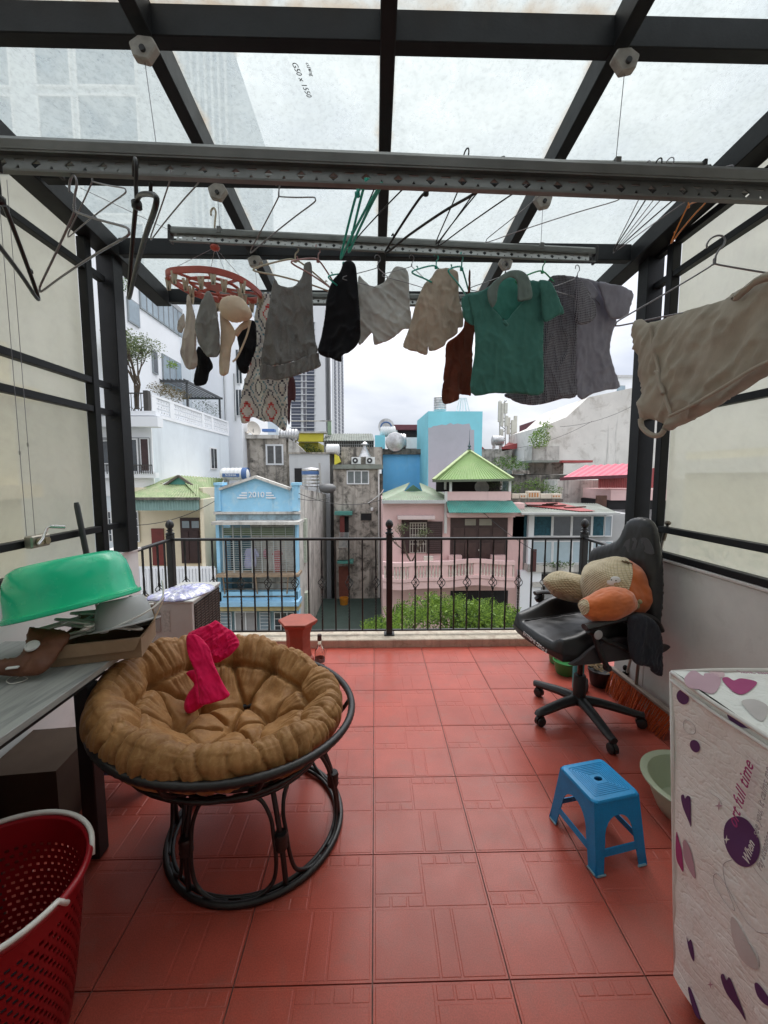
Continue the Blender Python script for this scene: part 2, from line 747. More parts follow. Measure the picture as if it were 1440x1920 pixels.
def leaves(mb, blobs, n, size, seed=1, flat=.0, mi=0, shape=1.8):
    rnd = random.Random(seed)
    tot = sum(b[1] * b[2] * b[3] if len(b) > 3 else b[1] ** 3 for b in blobs)
    for b in blobs:
        c = Vector(b[0])
        rr = Vector(b[1:4]) if len(b) > 3 else Vector((b[1],) * 3)
        k = int(n * rr.x * rr.y * rr.z / tot)
        for _ in range(k):
            while True:
                q = Vector((rnd.uniform(-1, 1), rnd.uniform(-1, 1), rnd.uniform(-1, 1)))
                if .25 < q.length < 1:
                    break
            if noise.noise(Vector((q.x * 2.2 + c.x, q.y * 2.2, q.z * 2.2 + c.z)) * 1.4) < -.12:
                continue
            p = c + Vector((q.x * rr.x, q.y * rr.y, q.z * rr.z))
            d = Vector((rnd.gauss(0, 1), rnd.gauss(0, 1), rnd.gauss(0, .7) - flat)).normalized()
            s_ = d.orthogonal().normalized()
            s_.rotate(Matrix.Rotation(rnd.uniform(0, 6.28), 3, d))
            L = size * rnd.uniform(.6, 1.4)
            a = p; t = p + d * L * shape * .55; e = p + d * L * shape
            mb.add([a, t + s_ * L * .32, e, t - s_ * L * .32], [(0, 1, 2, 3)], mi)
    return mb


def leaf_mat(name, dark, light):
    m = bpy.data.materials.new(name)
    n = nodes_of(m)
    out = n.nodes.new('ShaderNodeOutputMaterial')
    b = n.nodes.new('ShaderNodeBsdfPrincipled')
    g = n.nodes.new('ShaderNodeNewGeometry')
    f = noise_out(n, g.outputs['Position'], 3.0, 5, .7)
    f = math_n(n, 'ADD', math_n(n, 'MULTIPLY', f, .7), math_n(n, 'MULTIPLY', g.outputs['Random Per Island'], .4))
    c = ramp(n, f, [(.3, dark), (.75, light)])
    n.links.new(c, b.inputs['Base Color'])
    b.inputs['Roughness'].default_value = .5
    t = n.nodes.new('ShaderNodeBsdfTranslucent')
    n.links.new(c, t.inputs[0])
    x = n.nodes.new('ShaderNodeMixShader')
    x.inputs[0].default_value = .35
    n.links.new(b.outputs[0], x.inputs[1])
    n.links.new(t.outputs[0], x.inputs[2])
    n.links.new(x.outputs[0], out.inputs[0])
    MATS[name] = m
    return m
# ------------------------------------------------------------------ shared surfaces
tile_red = M('tile_red', (.42, .082, .056), .33, .16, 3.2, bump=.12, bscale=120, bdist=.001, c2=(.34, .10, .075), t=(.5, .8), spec=.36, fine=.12, objr=.12)
grout = M('grout', (.24, .14, .12), .9, .3, 9, c2=(.12, .08, .07))
steel = M('steel_black', (.006, .007, .009), .5, .3, 6, bump=.1, bscale=90, c2=(.022, .022, .022), t=(.6, .85), spec=.3)
iron = M('iron_black', (.012, .012, .013), .38, .3, 12, bump=.2, bscale=160, bdist=.001)
alu = M('alu_grey', (.22, .23, .22), .42, .2, 9, metal=.7, bump=.08, bscale=200)
alu_dk = M('alu_dark', (.20, .205, .20), .45, .2, 9, metal=.6)
plast_grey = M('plastic_grey', (.35, .34, .32), .5, .15)
plast_dk = M('plastic_dark', (.03, .03, .032), .45, .2)
kerb_m = M('kerb_beige', (.55, .48, .38), .7, .2, 6, c2=(.30, .24, .17), t=(.52, .72), bump=.3, bscale=50, streak=(.35, .26, .2))
wall_in = M('wall_grey_plaster', (.68, .70, .68), .8, .12, 2.5, bump=.2, bscale=45, c2=(.54, .56, .54), t=(.55, .8))
wall_wh = M('wall_white_plaster', (.68, .67, .65), .8, .1, 3, bump=.15, bscale=40, c2=(.5, .48, .45), t=(.6, .85))
wire_m = M('wire_steel', (.26, .25, .27), .35, .1, metal=.8)
roof_sheet = sheet_mat('roof_sheet', (.81, .83, .82), (.57, .60, .585), .60, (.5, .48, .42), edge=(.50, .36, .23), scale=2.4)
side_sheet = sheet_mat('side_sheet', (.97, .95, .88), (.78, .79, .73), .52, (.7, .66, .56), scale=.5, gloss=.35, soft=True)

# ------------------------------------------------------------------ terrace floor
m = MB().box(-1.75, 1.85, -1.2, 3.32, -.22, -.006)
floor = tag(m.build('terrace_floor', grout), kind='structure')
g = MB()
g.box(-.198, .198, -.198, .198, -.005, -.0009)
cells = [(.02, .43, .63, .98), (.02, .14, .52, .60), (.165, .285, .52, .60), (.31, .43, .52, .60),
         (.46, .575, .90, .98), (.60, .71, .90, .98), (.735, .845, .90, .98), (.87, .98, .90, .98), (.46, .98, .52, .87),
         (.02, .49, .02, .49), (.515, .65, .02, .49), (.675, .98, .02, .49)]
for a, b, c, d in cells:
    a, b, c, d = [(q - .5) * .396 for q in (a, b, c, d)]
    e = .0018
    g.hexa([(a - e, c - e, -.0009), (b + e, c - e, -.0009), (b + e, d + e, -.0009), (a - e, d + e, -.0009),
            (a, c, .0), (b, c, .0), (b, d, .0), (a, d, .0)])
tile0 = None
rnd = random.Random(3)
for i in range(-4, 5):
    for j in range(-3, 8):
        x = -.01 + .4 * i + .2
        y = 1.043 + .4 * j - .2
        if x < -1.7 or x > 1.9 or y > 3.3:
            continue
        wx = 1.0
        if tile0 is None:
            o = g.build('floor_tile', tile_red, floor, local=True)
            tile0 = o
        else:
            o = bpy.data.objects.new('floor_tile', tile0.data)
            col.objects.link(o)
            o.parent = floor
        o.location = (x, y, rnd.uniform(-.0007, .0007))
        o.rotation_euler = (rnd.uniform(-.0012, .0012), rnd.uniform(-.0012, .0012), 0)
# last cut row in front of the kerb
cut = MB().box(-.198, .198, -.125, .125, -.005, -.0004)
c0 = None
for i in range(-4, 5):
    x = -.01 + .4 * i + .2
    if c0 is None:
        c0 = cut.build('floor_tile', tile_red, floor, local=True); o = c0
    else:
        o = bpy.data.objects.new('floor_tile', c0.data); col.objects.link(o); o.parent = floor
    o.location = (x, 3.243 - .052 + .14, 0)
    o.scale = (1, .38, 1)

k = MB().box(-1.86, 1.92, 3.33, 3.56, -.25, .068)
kerb = tag(k.build('kerb', kerb_m, bevel=.006), kind='structure')
# the building under the terrace
b_ = MB().box(-1.8, 1.9, -6, 3.5, -8.2, -.26)
tag(b_.build('terrace_slab', wall_wh), kind='structure')

# ------------------------------------------------------------------ side walls
def side_wall(name, x0, x1, inner, label, light_y):
    t = thing(name, label, 'wall', ((x0 + x1) / 2, 1, 0))
    MB().box(x0, x1, -1.0, light_y, 0.001, .955).build('wall_body', wall_in, t, bevel=.004)
    MB().box(x0, x1, light_y + .002, 2.74, 0.001, .957).build('wall_end', wall_wh, t, bevel=.004)  # far end paler: stronger light near the opening put into the colour
    MB().box(x0 - .012, x1 + .012, -1.0, 2.76, .958, .975).build('coping', wall_wh, t, bevel=.003)
    s = inner
    MB().box(s, s + (.012 if s < 0 else -.012), -1, 2.74, .002, .09).build('skirting', M('skirting', (.33, .3, .27), .5), t)
side_wall('low_wall', -1.76, -1.6, -1.6, 'low plastered wall under the frosted sheets left of the table', 2.45)
side_wall('low_wall', 1.7, 1.86, 1.7, 'low grey wall behind the black office chair and broom', 2.43)

# ------------------------------------------------------------------ steel canopy with plastic roof
S = .0625
def zr(y): return 2.93 - S * y
RX = [-.725, .045, .80]
PY = [-.30, .285, .87, 1.45, 2.03, 2.60, 3.18]
can = thing('terrace_canopy', 'black steel canopy roofed with dirty see-through plastic sheets above the terrace', 'canopy', (0, 2.6, .98))
def beamY(x0, x1, y0, y1, h0=0, h1=.1):
    m = MB()
    m.hexa([(x0, y0, zr(y0) + h0), (x1, y0, zr(y0) + h0), (x1, y1, zr(y1) + h0), (x0, y1, zr(y1) + h0),
            (x0, y0, zr(y0) + h1), (x1, y0, zr(y0) + h1), (x1, y1, zr(y1) + h1), (x0, y1, zr(y1) + h1)])
    return m
for x in RX:
    beamY(x - .025, x + .025, -.3, 3.22).build('rafter', steel, can, bevel=.003)
for x in (-1.585, 1.635):
    beamY(x - .055, x + .055, -.3, 3.22, -.002, .102).build('side_beam', steel, can, bevel=.004)
for y in PY:
    z = zr(y)
    MB().box(-1.52, 1.57, y - .025, y + .025, z + .004, z + .098).build('purlin', steel, can, bevel=.003)
for x0, x1, y0, y1 in ((-1.66, -1.56, 2.575, 2.675), (1.65, 1.75, 2.53, 2.63)):
    MB().box(x0, x1, y0, y1, .976, zr(y0) + .02).build('column', steel, can, bevel=.004)
edges = [-1.60, -.725, .045, .80, 1.68]
for i in range(4):
    for (ya, yb) in ((-.35, 1.45), (1.452, 3.30)):
        m = MB()
        x0, x1 = edges[i] + .001, edges[i + 1] - .001
        if i == 3 and ya < 0:
            yb = 1.449
        h = .104
        p = []
        for dz in (h, h + .003):
            for (x, y) in ((x0, ya), (x1, ya), (x1, yb), (x0, yb)):
                p.append((x, y, zr(y) + dz))
        if i == 3 and ya < 0:
            # opaque ribbed part near the house
            ya2 = -.35
            mm = MB().corr((x0, ya2, zr(ya2) + .12), (x1, ya2, zr(ya2) + .12), (x1, 1.22, zr(1.22) + .12), (x0, 1.22, zr(1.22) + .12), 6, .008)
            mm.build('metal_roof_sheet', M('roof_metal_dark', (.10, .11, .12), .5, .2), can, smooth=60)
            for yy in (.1, .5, .78, 1.12):
                MB().beam((x0, yy, zr(yy) + .085), (x1, yy, zr(yy) + .085), .03, .03).build('batten', steel, can)
            p = []
            for dz in (h, h + .003):
                for (x, y) in ((x0, 1.15), (x1, 1.15), (x1, yb), (x0, yb)):
                    p.append((x, y, zr(y) + dz))
        m.hexa(p)
        m.build('roof_panel', roof_sheet, can)
# pen note written on the sheet
ink = M('ink', (.03, .03, .04), .6)
def roofpt(px, py, dz=.102):
    a = onZ(px, py, 2.85)
    for _ in range(4):
        a = onZ(px, py, zr(a.y) + dz)
    return a
for s, a, b, c in (('G50 x 1550', (552, 120), (578, 178), .036), ('cương', (572, 108), (588, 150), .036)):
    A = roofpt(*a); B = roofpt(*b)
    xd = (B - A).normalized()
    n_ = Vector((0, S, 1)).normalized()
    yd = -n_.cross(xd)
    text_mesh('pen_note', s, ink, can, (A + B) / 2, xd, yd, (B - A).length / 4.2, .0004, .3)
# gutter and front flashing
MB().tube([(-1.62, 2.7, zr(2.7) + .08), (-1.62, 3.3, zr(3.3) + .08)], .03, 10).build('gutter', alu, can, smooth=60)

# ------------------------------------------------------------------ glazed side screens
def screen(x, zs, y_end, label, sgn):
    t = thing('glazed_screen', label, 'screen', (x, y_end, .976))
    for z in zs:
        MB().box(x - .02, x + .02, -.9, y_end - .026, z - .0175, z + .0175).build('frame_rail', steel, t, bevel=.002)
    MB().box(x - .025, x + .025, y_end - .025, y_end + .025, .976, zr(y_end) - .004).build('frame_post', steel, t, bevel=.003)
    MB().box(x - .025, x + .025, .3, .35, .976, zr(.3) - .004).build('frame_post', steel, t, bevel=.003)
    for a, b in zip([zs[0]] + list(zs[1:]), list(zs[1:])):
        pass
    ya, yb = -.9, y_end - .03
    xo = x + sgn * .024
    z0 = .98
    for (zA, zB) in ((z0, zs[2] - .0), (zs[2] + .003, 2.95)):
        m = MB()
        m.hexa([(xo - .0025, ya, zA), (xo + .0025, ya, zA), (xo + .0025, yb, zA), (xo - .0025, yb, zA),
                (xo - .0025, ya, min(zB, zr(ya) + .08)), (xo + .0025, ya, min(zB, zr(ya) + .08)), (xo + .0025, yb, min(zB, zr(yb) + .08)), (xo - .0025, yb, min(zB, zr(yb) + .08))])
        m.build('frosted_sheet', side_sheet, t)
    for z in zs[1:]:
        MB().box(x - .02, x + .02, y_end + .026, y_end + .14, z - .016, z + .016).build('bracket', steel, t)
screen(-1.62, (.995, 1.148, 1.84, 2.0, 2.62), 2.42, 'tall frosted plastic screen in black frame along the left side above the table', -1)
screen(1.71, (.995, 1.143, 1.82, 2.60, 2.775), 2.40, 'tall frosted plastic screen in black frame on the right beside the office chair', 1)

# ------------------------------------------------------------------ railing
rl = thing('balcony_railing', 'black iron balcony railing with basket balusters on the beige kerb', 'railing', (.04, 3.45, .068))
xl, xm, xr, yr = -1.74, .123, 1.82, 3.45
def post(x, y):
    MB().box(x - .026, x + .026, y - .026, y + .026, .07, .955).box(x - .045, x + .045, y - .045, y + .045, .0685, .078).build('post', iron, rl, bevel=.003)
    MB().lathe([(.022, .956), (.034, .958), (.034, .972), (.02, .978), (.018, .988), (.027, .992), (.027, .998), (.017, 1.004), (.02, 1.012), (.031, 1.024), (.034, 1.04), (.031, 1.056), (.022, 1.072), (.008, 1.083), (0, 1.086)], (x, y, 0), 14).build('finial', iron, rl, smooth=50)
for x, y in ((xl, yr), (xm, yr), (xr, yr)):
    post(x, y)
for a, b in (((xl + .027, yr), (xm - .027, yr)), ((xm + .027, yr), (xr - .027, yr)), ((xl, yr - .027), (xl, 2.62)), ((xr, yr - .027), (xr, 2.66))):
    MB().beam((*a, .915), (*b, .915), .036, .020).build('top_rail', iron, rl, bevel=.003)
    MB().beam((*a, .106), (*b, .106), .024, .014).build('bottom_rail', iron, rl, bevel=.002)
def twisted(basket):
    m = MB()
    # twisted square bar: straight ends, twisted middle
    N = 40
    h0, h1 = .113, .905
    vs = []
    for i in range(N + 1):
        z = h0 + (h1 - h0) * i / N
        fr = (i / N)
        tw = 0
        if basket:
            tw = min(max(fr - .12, 0), .3) / .3 * 14 + min(max(fr - .62, 0), .26) / .26 * 14
        r = .0085
        if basket and .465 < fr < .60:
            r = .0035
        for k in range(4):
            a = tw + PI / 4 + k * PI / 2
            vs.append((r * math.cos(a), r * math.sin(a), z))
    fs = []
    for i in range(N):
        for k in range(4):
            k2 = (k + 1) % 4
            fs.append((i * 4 + k, i * 4 + k2, (i + 1) * 4 + k2, (i + 1) * 4 + k))
    if basket:
        m.add(vs, fs)
    else:
        m.box(-.006, .006, -.006, .006, h0, h1)
    if basket:
        zc, hh = .53, .05
        for k in range(4):
            pth = []
            for i in range(11):
                u = i / 10
                a = k * PI / 2 + u * PI * .9
                r = .004 + .030 * math.sin(PI * u)
                pth.append((r * math.cos(a), r * math.sin(a), zc - hh + 2 * hh * u))
            m.tube(pth, .0035, 5)
        m.lathe([(.011, zc - hh - .012), (.011, zc - hh + .002)], n=8).lathe([(.011, zc + hh - .002), (.011, zc + hh + .012)], n=8)
    return m
bt = twisted(True).build('baluster', iron, rl, local=True)
bp = twisted(False).build('baluster', iron, rl, local=True)
first = [bt, bp]
def balu(x, y, kind):
    src = first[kind]
    loc = (x - .04, y - 3.45, -.068)
    if not src.get('_used'):
        src['_used'] = 1; src.location = loc
    else:
        inst(src, 'baluster', rl, loc)
n = 16
for i in range(1, n):
    balu(xl + (xm - xl) * i / n, yr, (i + 1) % 2 if i != 20 else 0)
n = 15
for i in range(1, n):
    balu(xm + (xr - xm) * i / n, yr, i % 2)
for i in range(1, 8):
    balu(xl, yr - .105 * i, i % 2)
    balu(xr, yr - .1 * i, i % 2)
for q in first:
    if '_used' in q.keys():
        del q['_used']
# ------------------------------------------------------------------ clothes rails under the roof
def perforated(L, h, p=.064):
    holes = []
    a = [(.016 + .0085 * math.cos(t * PI / 4) * (1.15 if t % 2 == 0 else .8), .0 + .0085 * math.sin(t * PI / 4) * (1.15 if t % 2 == 0 else .8)) for t in range(8)]
    b = [(.038, .007), (.056, .007), (.056, .0108), (.038, .0108)]
    c = [(.043, -.010), (.051, -.010), (.047, -.002)]
    holes = [a, b, c]
    V = [Vector((0, -h / 2)), Vector((p, -h / 2)), Vector((p, h / 2)), Vector((0, h / 2))]
    E = [(0, 1), (1, 2), (2, 3), (3, 0)]
    for hh in holes:
        o = len(V)
        V += [Vector(q) for q in hh]
        E += [(o + k, o + (k + 1) % len(hh)) for k in range(len(hh))]
    r = delaunay_2d_cdt(V, E, [], 0, 1e-6)
    tri = []
    for f in r[2]:
        cx = sum(r[0][i].x for i in f) / len(f); cy = sum(r[0][i].y for i in f) / len(f)
        ok = True
        for hh in holes:
            ins = False; j = len(hh) - 1
            for i in range(len(hh)):
                if (hh[i][1] > cy) != (hh[j][1] > cy) and cx < (hh[j][0] - hh[i][0]) * (cy - hh[i][1]) / (hh[j][1] - hh[i][1]) + hh[i][0]:
                    ins = not ins
                j = i
            if ins:
                ok = False
        if ok:
            tri.append(f)
    return r[0], tri, holes, p
def rod(label, A, B, wires, mat=None, mat2=None, tilt=0.25):
    A = Vector(A); B = Vector(B)
    t = thing('drying_rail', label, 'drying rail', (A + B) / 2, group=None)
    mat = mat or alu; mat2 = mat2 or alu
    d = (B - A).normalized(); L = (B - A).length
    nrm = Vector((0, -1, 0)); up = d.cross(nrm) * -1
    up = Vector((0, 0, 1)); up = (up - d * up.dot(d)).normalized()
    # upper hollow profile
    prof = [(-.016, .0), (-.016, .022), (-.010, .031), (.010, .031), (.016, .022), (.016, 0)]
    m = MB()
    m.prism([A + nrm * (-q[0]) + up * q[1] for q in prof], B - A)
    m.prism([A + nrm * .017 + up * .004, A + nrm * .017 + up * .008, A + nrm * .0155 + up * .008, A + nrm * .0155 + up * .004], B - A)
    m.build('rail_body', mat, t)
    V, T, holes, p = perforated(L, .036)
    k = int(L / p)
    m = MB()
    lean = nrm * tilt
    for i in range(k):
        o = A + d * (i * p + (L - k * p) / 2)
        f = [o + d * v.x + (up * (v.y - .0185) + lean * (v.y - .0185) * -1) + nrm * .006 for v in V]
        bk = [q - nrm * .002 for q in f]
        nV = len(V)
        m.add(f + bk, [tuple(x) for x in T] + [tuple(i_ + nV for i_ in reversed(x)) for x in T])
    o2 = m.build('perforated_strip', mat2, t)
    q0 = -.0365
    lip = nrm * (.006 - q0 * tilt * 1.0)
    MB().beam(A + up * q0 + nrm * (.006 + .0365 * tilt), B + up * q0 + nrm * (.006 + .0365 * tilt), .012, .004).build('lower_lip', mat, t)
    for e in (A - d * .004, B + d * .004):
        MB().beam(e - d * .006 + up * .000, e + d * .006 + up * .000, .04, .070).build('end_cap', plast_dk, t, bevel=.002)
    for (x, top) in wires:
        u = (x - A.x) / (B.x - A.x)
        q = A.lerp(B, u)
        MB().beam(q + up * .024 - d * .010, q + up * .024 + d * .010, .038, .030).build('wire_clamp', alu_dk, t, bevel=.002)
        MB().tube([q + up * .035, top], .0012, 5).build('hanging_wire', wire_m, t)
    return t
hexm = M('pulley_beige', (.36, .34, .31), .55, .25, 30)
def pulley(px, py, Y, label, big=1.0):
    c = onY(px, py, Y)
    t = thing('ceiling_pulley', label, 'pulley', c, group='pulleys screwed under the canopy rafters')
    a = [(-.042, .018), (-.012, .038), (.03, .034), (.046, .008), (.014, -.034), (-.03, -.024)]
    if px > 720:
        a = [(-x, z) for x, z in reversed(a)]
    m = MB().prism([c + Vector((x * big, -.012, z * big)) for x, z in a], (0, .028, 0))
    m.build('housing', hexm, t, bevel=.004)
    MB().tube([c + Vector((.003, -.020, -.006)), c + Vector((.003, -.010, -.006))], .009, 12).build('screw', plast_dk, t)
    return c
pc = []
for px, py, Y, s in ((270, 96, 1.415, 'nearest on the left rafter'), (1172, 118, 1.415, 'nearest on the right rafter'), (408, 362, 1.99, 'on the left rafter behind the near rail'),
                     (1018, 378, 1.99, 'on the right rafter behind the near rail'), (478, 492, 2.565, 'on the left rafter above the beige plastic hanger'), (948, 496, 2.565, 'on the right rafter above the green polo')):
    pc.append(pulley(px, py, Y, 'small beige hexagonal pulley housing ' + s))
r2 = rod('grey rail whose end stops at the upper right behind the nearest rail', (-1.03, 1.45, 2.475), (1.105, 1.45, 2.482),
         [(pc[0].x + .01, pc[0] + Vector((0, 0, -.02))), (pc[1].x + .005, pc[1] + Vector((0, 0, -.02)))], mat=alu)
r3 = rod('silver perforated rail carrying the shirts and camisoles', (-.935, 2.0, 2.568), (1.04, 2.0, 2.498),
         [(pc[2].x, pc[2] + Vector((0, 0, -.02))), (pc[3].x, pc[3] + Vector((0, 0, -.02)))], mat=alu, mat2=M('alu_light', (.42, .43, .42), .4, .15, 9, metal=.5))
r4 = rod('silver rail farthest out, seen between the black shorts and the green polo', (-.95, 2.6, 2.542), (1.0, 2.6, 2.535),
         [(pc[4].x, pc[4] + Vector((0, 0, -.02))), (pc[5].x, pc[5] + Vector((0, 0, -.02)))], mat=alu, mat2=M('alu_light', (.42, .43, .42)) )
r1 = rod('nearest dark grey perforated rail crossing the whole view', (-1.12, .87, 2.094), (1.12, .87, 2.042),
         [(-.95, (-.95, .86, 2.87)), (.95, (.95, .86, 2.87))], mat=alu_dk, mat2=alu_dk)

# crank and cords on the left screen
ck = thing('winch', 'small metal cord winch with chrome crank handle on the left screen', 'winch', (-1.58, 1.85, 1.12))
a, b = onX(25, 1020, -1.58), onX(88, 1014, -1.58)
MB().box(-1.598, -1.56, b.y - .11, b.y + .0, 1.128, 1.185).build('housing', M('winch_metal', (.3, .28, .24), .4, metal=.7), ck, bevel=.006)
for dy in (.025, .065):
    MB().tube([(-1.558, b.y - .1 + dy, 1.155), (-1.545, b.y - .1 + dy, 1.155)], .016, 14).build('drum', M('brass_dull', (.35, .3, .2), .4, metal=.8), ck, smooth=40)
hp = [onX(72, 1020, -1.54), onX(80, 1010, -1.54), onX(88, 990, -1.54), onX(94, 987, -1.53), onX(120, 988, -1.50)]
MB().tube(hp, [.007, .007, .006, .006, .006], 8).build('crank_handle', M('chrome', (.7, .7, .7), .15, metal=1), ck, smooth=60)
MB().tube([hp[3], onX(122, 988, -1.49)], .009, 10).build('grip', M('chrome2', (.62, .62, .62), .25, metal=.8), ck, smooth=60)
for px in (50, 66):
    top = onX(px - 3, 330, -1.55)
    bot = onX(px, 1005, -1.57)
    MB().tube([bot, (bot.x, bot.y, 2.72)], .0013, 5).build('cord', wire_m, ck)
    mid = onX(px, 850 if px < 60 else 835, -1.565)
    MB().tube([(bot.x, bot.y, mid.z - .008), (bot.x, bot.y, mid.z + .008)], .004, 6).build('cord_joint', plast_grey, ck)
# thin wires under the roof
q = MB()
a = onY(150, 352, 1.6); b = onY(325, 435, 2.0)
q.tube([a, b], .0012, 5)
tag(q.build('loose_wire', wire_m), 'thin steel wire slanting to the left end of the silver perforated rail', 'wire')

# ------------------------------------------------------------------ house wall behind the camera
hw = MB().box(-1.9, 2.0, -1.35, -1.2, -.25, 3.6)
tag(hw.build('house_wall', wall_wh), kind='structure')
tag(MB().box(-1.9, 2.0, -1.2, -.36, 3.06, 3.2).build('unseen_shade_slab', wall_wh), kind='structure')  # unseen slab added overhead to darken the near floor
# ================================================================== the neighbourhood
GZ = -8.0
blue_p = M('paint_blue', (.30, .58, .78), .8, .12, 1.2, c2=(.52, .70, .78), t=(.5, .8), streak=(.16, .30, .40), st=(.6, .85))
blue_dp = M('paint_blue_deep', (.16, .50, .82), .8, .08, .6, c2=(.25, .56, .84), t=(.5, .8), streak=(.12, .33, .55), st=(.62, .85))
cyan_p = M('paint_cyan', (.22, .60, .70), .8, .08, .8, c2=(.28, .52, .6), t=(.6, .85))
white_p = M('paint_white', (.82, .84, .87), .8, .05, .5, streak=(.70, .72, .75), st=(.62, .9))
lblue_p = M('paint_pale_blue', (.68, .74, .79), .8, .06, .5, c2=(.60, .66, .71), t=(.5, .85), streak=(.42, .46, .5), st=(.6, .9))
cream_p = M('paint_cream', (.78, .69, .52), .8, .06, 1, c2=(.66, .58, .44), t=(.55, .8))
pink_p = M('paint_pink', (.76, .52, .50), .8, .06, 1, c2=(.64, .45, .43), t=(.55, .85), streak=(.42, .28, .26), st=(.62, .88))
grey_p = M('paint_grey_blue', (.40, .41, .46), .85, .06, .6, c2=(.35, .36, .40), t=(.5, .8), streak=(.24, .25, .28), st=(.6, .9))
conc = M('concrete_stained', (.42, .38, .33), .9, .3, 1.1, c2=(.07, .065, .055), t=(.46, .66), streak=(.10, .09, .08), st=(.5, .72), bump=.4, bscale=12, bdist=.03)
conc_l = M('concrete_light', (.56, .54, .50), .9, .2, .9, c2=(.22, .20, .18), t=(.52, .74), streak=(.14, .13, .12), st=(.50, .74), bump=.3, bscale=12, bdist=.03)
conc_d = M('concrete_dark', (.15, .14, .12), .9, .4, 1.4, c2=(.04, .04, .035), t=(.42, .62), streak=(.28, .26, .22), st=(.55, .75), bump=.4, bscale=14, bdist=.03)
wall_old = M('white_wall_stained', (.72, .70, .65), .9, .12, .45, c2=(.42, .39, .34), t=(.52, .72), streak=(.20, .19, .18), st=(.60, .74), bump=.3, bscale=8, bdist=.03)
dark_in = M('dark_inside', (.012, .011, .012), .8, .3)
brown_w = M('dark_brown_wood', (.045, .022, .022), .5, .25, 6)
red_door = M('red_door', (.17, .03, .025), .5, .2, 3)
frame_w = M('window_white', (.72, .73, .74), .5, .05)
glass_d = M('window_glass_dark', (.035, .045, .055), .08, .4, 1.5, spec=.8)
glass_b = M('window_glass_pale', (.24, .31, .36), .12, .3, .8, spec=.8)
curtain = M('teal_curtain', (.02, .08, .11), .8, .4, 8)
rgreen = M('roof_green', (.24, .32, .15), .6, .18, 1.6, c2=(.38, .38, .23), t=(.45, .7), streak=(.13, .17, .09), st=(.55, .8))
rgreen2 = M('roof_green_grey', (.25, .32, .22), .6, .15, 1.6, c2=(.24, .25, .19), t=(.45, .7))
rbright = M('roof_green_bright', (.21, .33, .11), .5, .1, 1.6, c2=(.27, .35, .15), t=(.5, .8))
rteal = M('roof_teal', (.07, .26, .22), .5, .15, 1.6, c2=(.12, .24, .2), t=(.5, .8))
rred = M('roof_red', (.32, .055, .055), .5, .2, 1.6, c2=(.28, .10, .09), t=(.55, .8))
rpink = M('roof_pink_red', (.55, .10, .15), .5, .12, 1.6, c2=(.44, .14, .16), t=(.5, .8))
rgrey = M('roof_grey_green', (.20, .22, .19), .7, .2, 1.2, c2=(.13, .12, .10), t=(.5, .75))
teal_w = M('valance_teal', (.26, .40, .38), .6, .1, 2, streak=(.16, .27, .25), st=(.5, .8))
yellow_p = M('paint_yellow', (.62, .55, .06), .8, .06, 1)
rail_m = M('railing_dark', (.05, .045, .04), .5, .2)
stainless = M('stainless', (.50, .50, .50), .3, .25, 2.5, metal=.75, c2=(.3, .27, .24), t=(.5, .75))
tankw = M('tank_white', (.70, .71, .70), .4, .08, 3)
tankb = M('tank_blue_label', (.06, .13, .30), .4, .1, 3)
leaf_d = leaf_mat('leaf_dark', (.015, .035, .012), (.05, .10, .025))
leaf_m = leaf_mat('leaf_mid', (.03, .07, .015), (.12, .22, .03))
leaf_y = leaf_mat('leaf_bright', (.03, .085, .012), (.26, .40, .055))
leaf_g = leaf_mat('leaf_sparse', (.06, .10, .04), (.20, .24, .10))
bark = M('bark', (.10, .075, .055), .9, .3, 20)

def fb(parent, name, x0, y0, x1, y1, Y, d, mat, bevel=0):
    """box whose front face covers these photo pixels at depth Y and which goes d metres back"""
    a = onY(x0, y0, Y); b = onY(x1, y1 if y1 is not None else 1500, Y)
    z0 = b.z if y1 is not None else GZ
    return MB().box(a.x, b.x, Y, Y + d, z0, a.z).build(name, mat, parent, bevel=bevel)
def house(name, label, cat, px, Y, group=None):
    p = onY(px, 1000, Y)
    return thing(name, label, cat, (p.x, Y, GZ), group=group)
def window(parent, x0, y0, x1, y1, Y, cols=2, fm=None, gm=None, fw=2.2, bars=0, rows=1, name='window'):
    """framed window standing 4 cm proud of the wall face at Y; pane set back inside the frame"""
    fm = fm or frame_w; gm = gm or glass_d
    a = onY(x0, y0, Y); b = onY(x1, y1, Y)
    t = fw / FPX * Y
    m = MB()
    f0, f1 = Y - .05, Y - .004
    m.box(a.x, b.x, f0, f1, a.z - t, a.z).box(a.x, b.x, f0, f1, b.z, b.z + t)
    for i in range(cols + 1):
        x = a.x + (b.x - a.x - t) * i / cols
        m.box(x, x + t, f0 + .004, f1, b.z + t, a.z - t)
    for j in range(1, rows):
        z = b.z + (a.z - b.z) * j / rows
        m.box(a.x + t, b.x - t, f0 + .006, f1, z - t * .3, z + t * .3)
    if bars:
        for i in range(bars):
            x = a.x + (b.x - a.x) * (i + .5) / bars
            m.box(x - .012, x + .012, f0 + .01, f0 + .03, b.z + t, a.z - t)
    o = m.build(name, fm, parent)
    MB().box(a.x + .01, b.x - .01, f1 - .022, f1 + .002, b.z + .01, a.z - .01).build('pane', gm, o)
    return o

# ground of the alley
g = MB().add([(-600, -20, GZ - .05), (600, -20, GZ - .05), (600, 2500, GZ - .05), (-600, 2500, GZ - .05)], [(0, 1, 2, 3)])
tag(g.build('ground', M('ground', (.12, .12, .11), .9, .3, .2)), kind='structure')

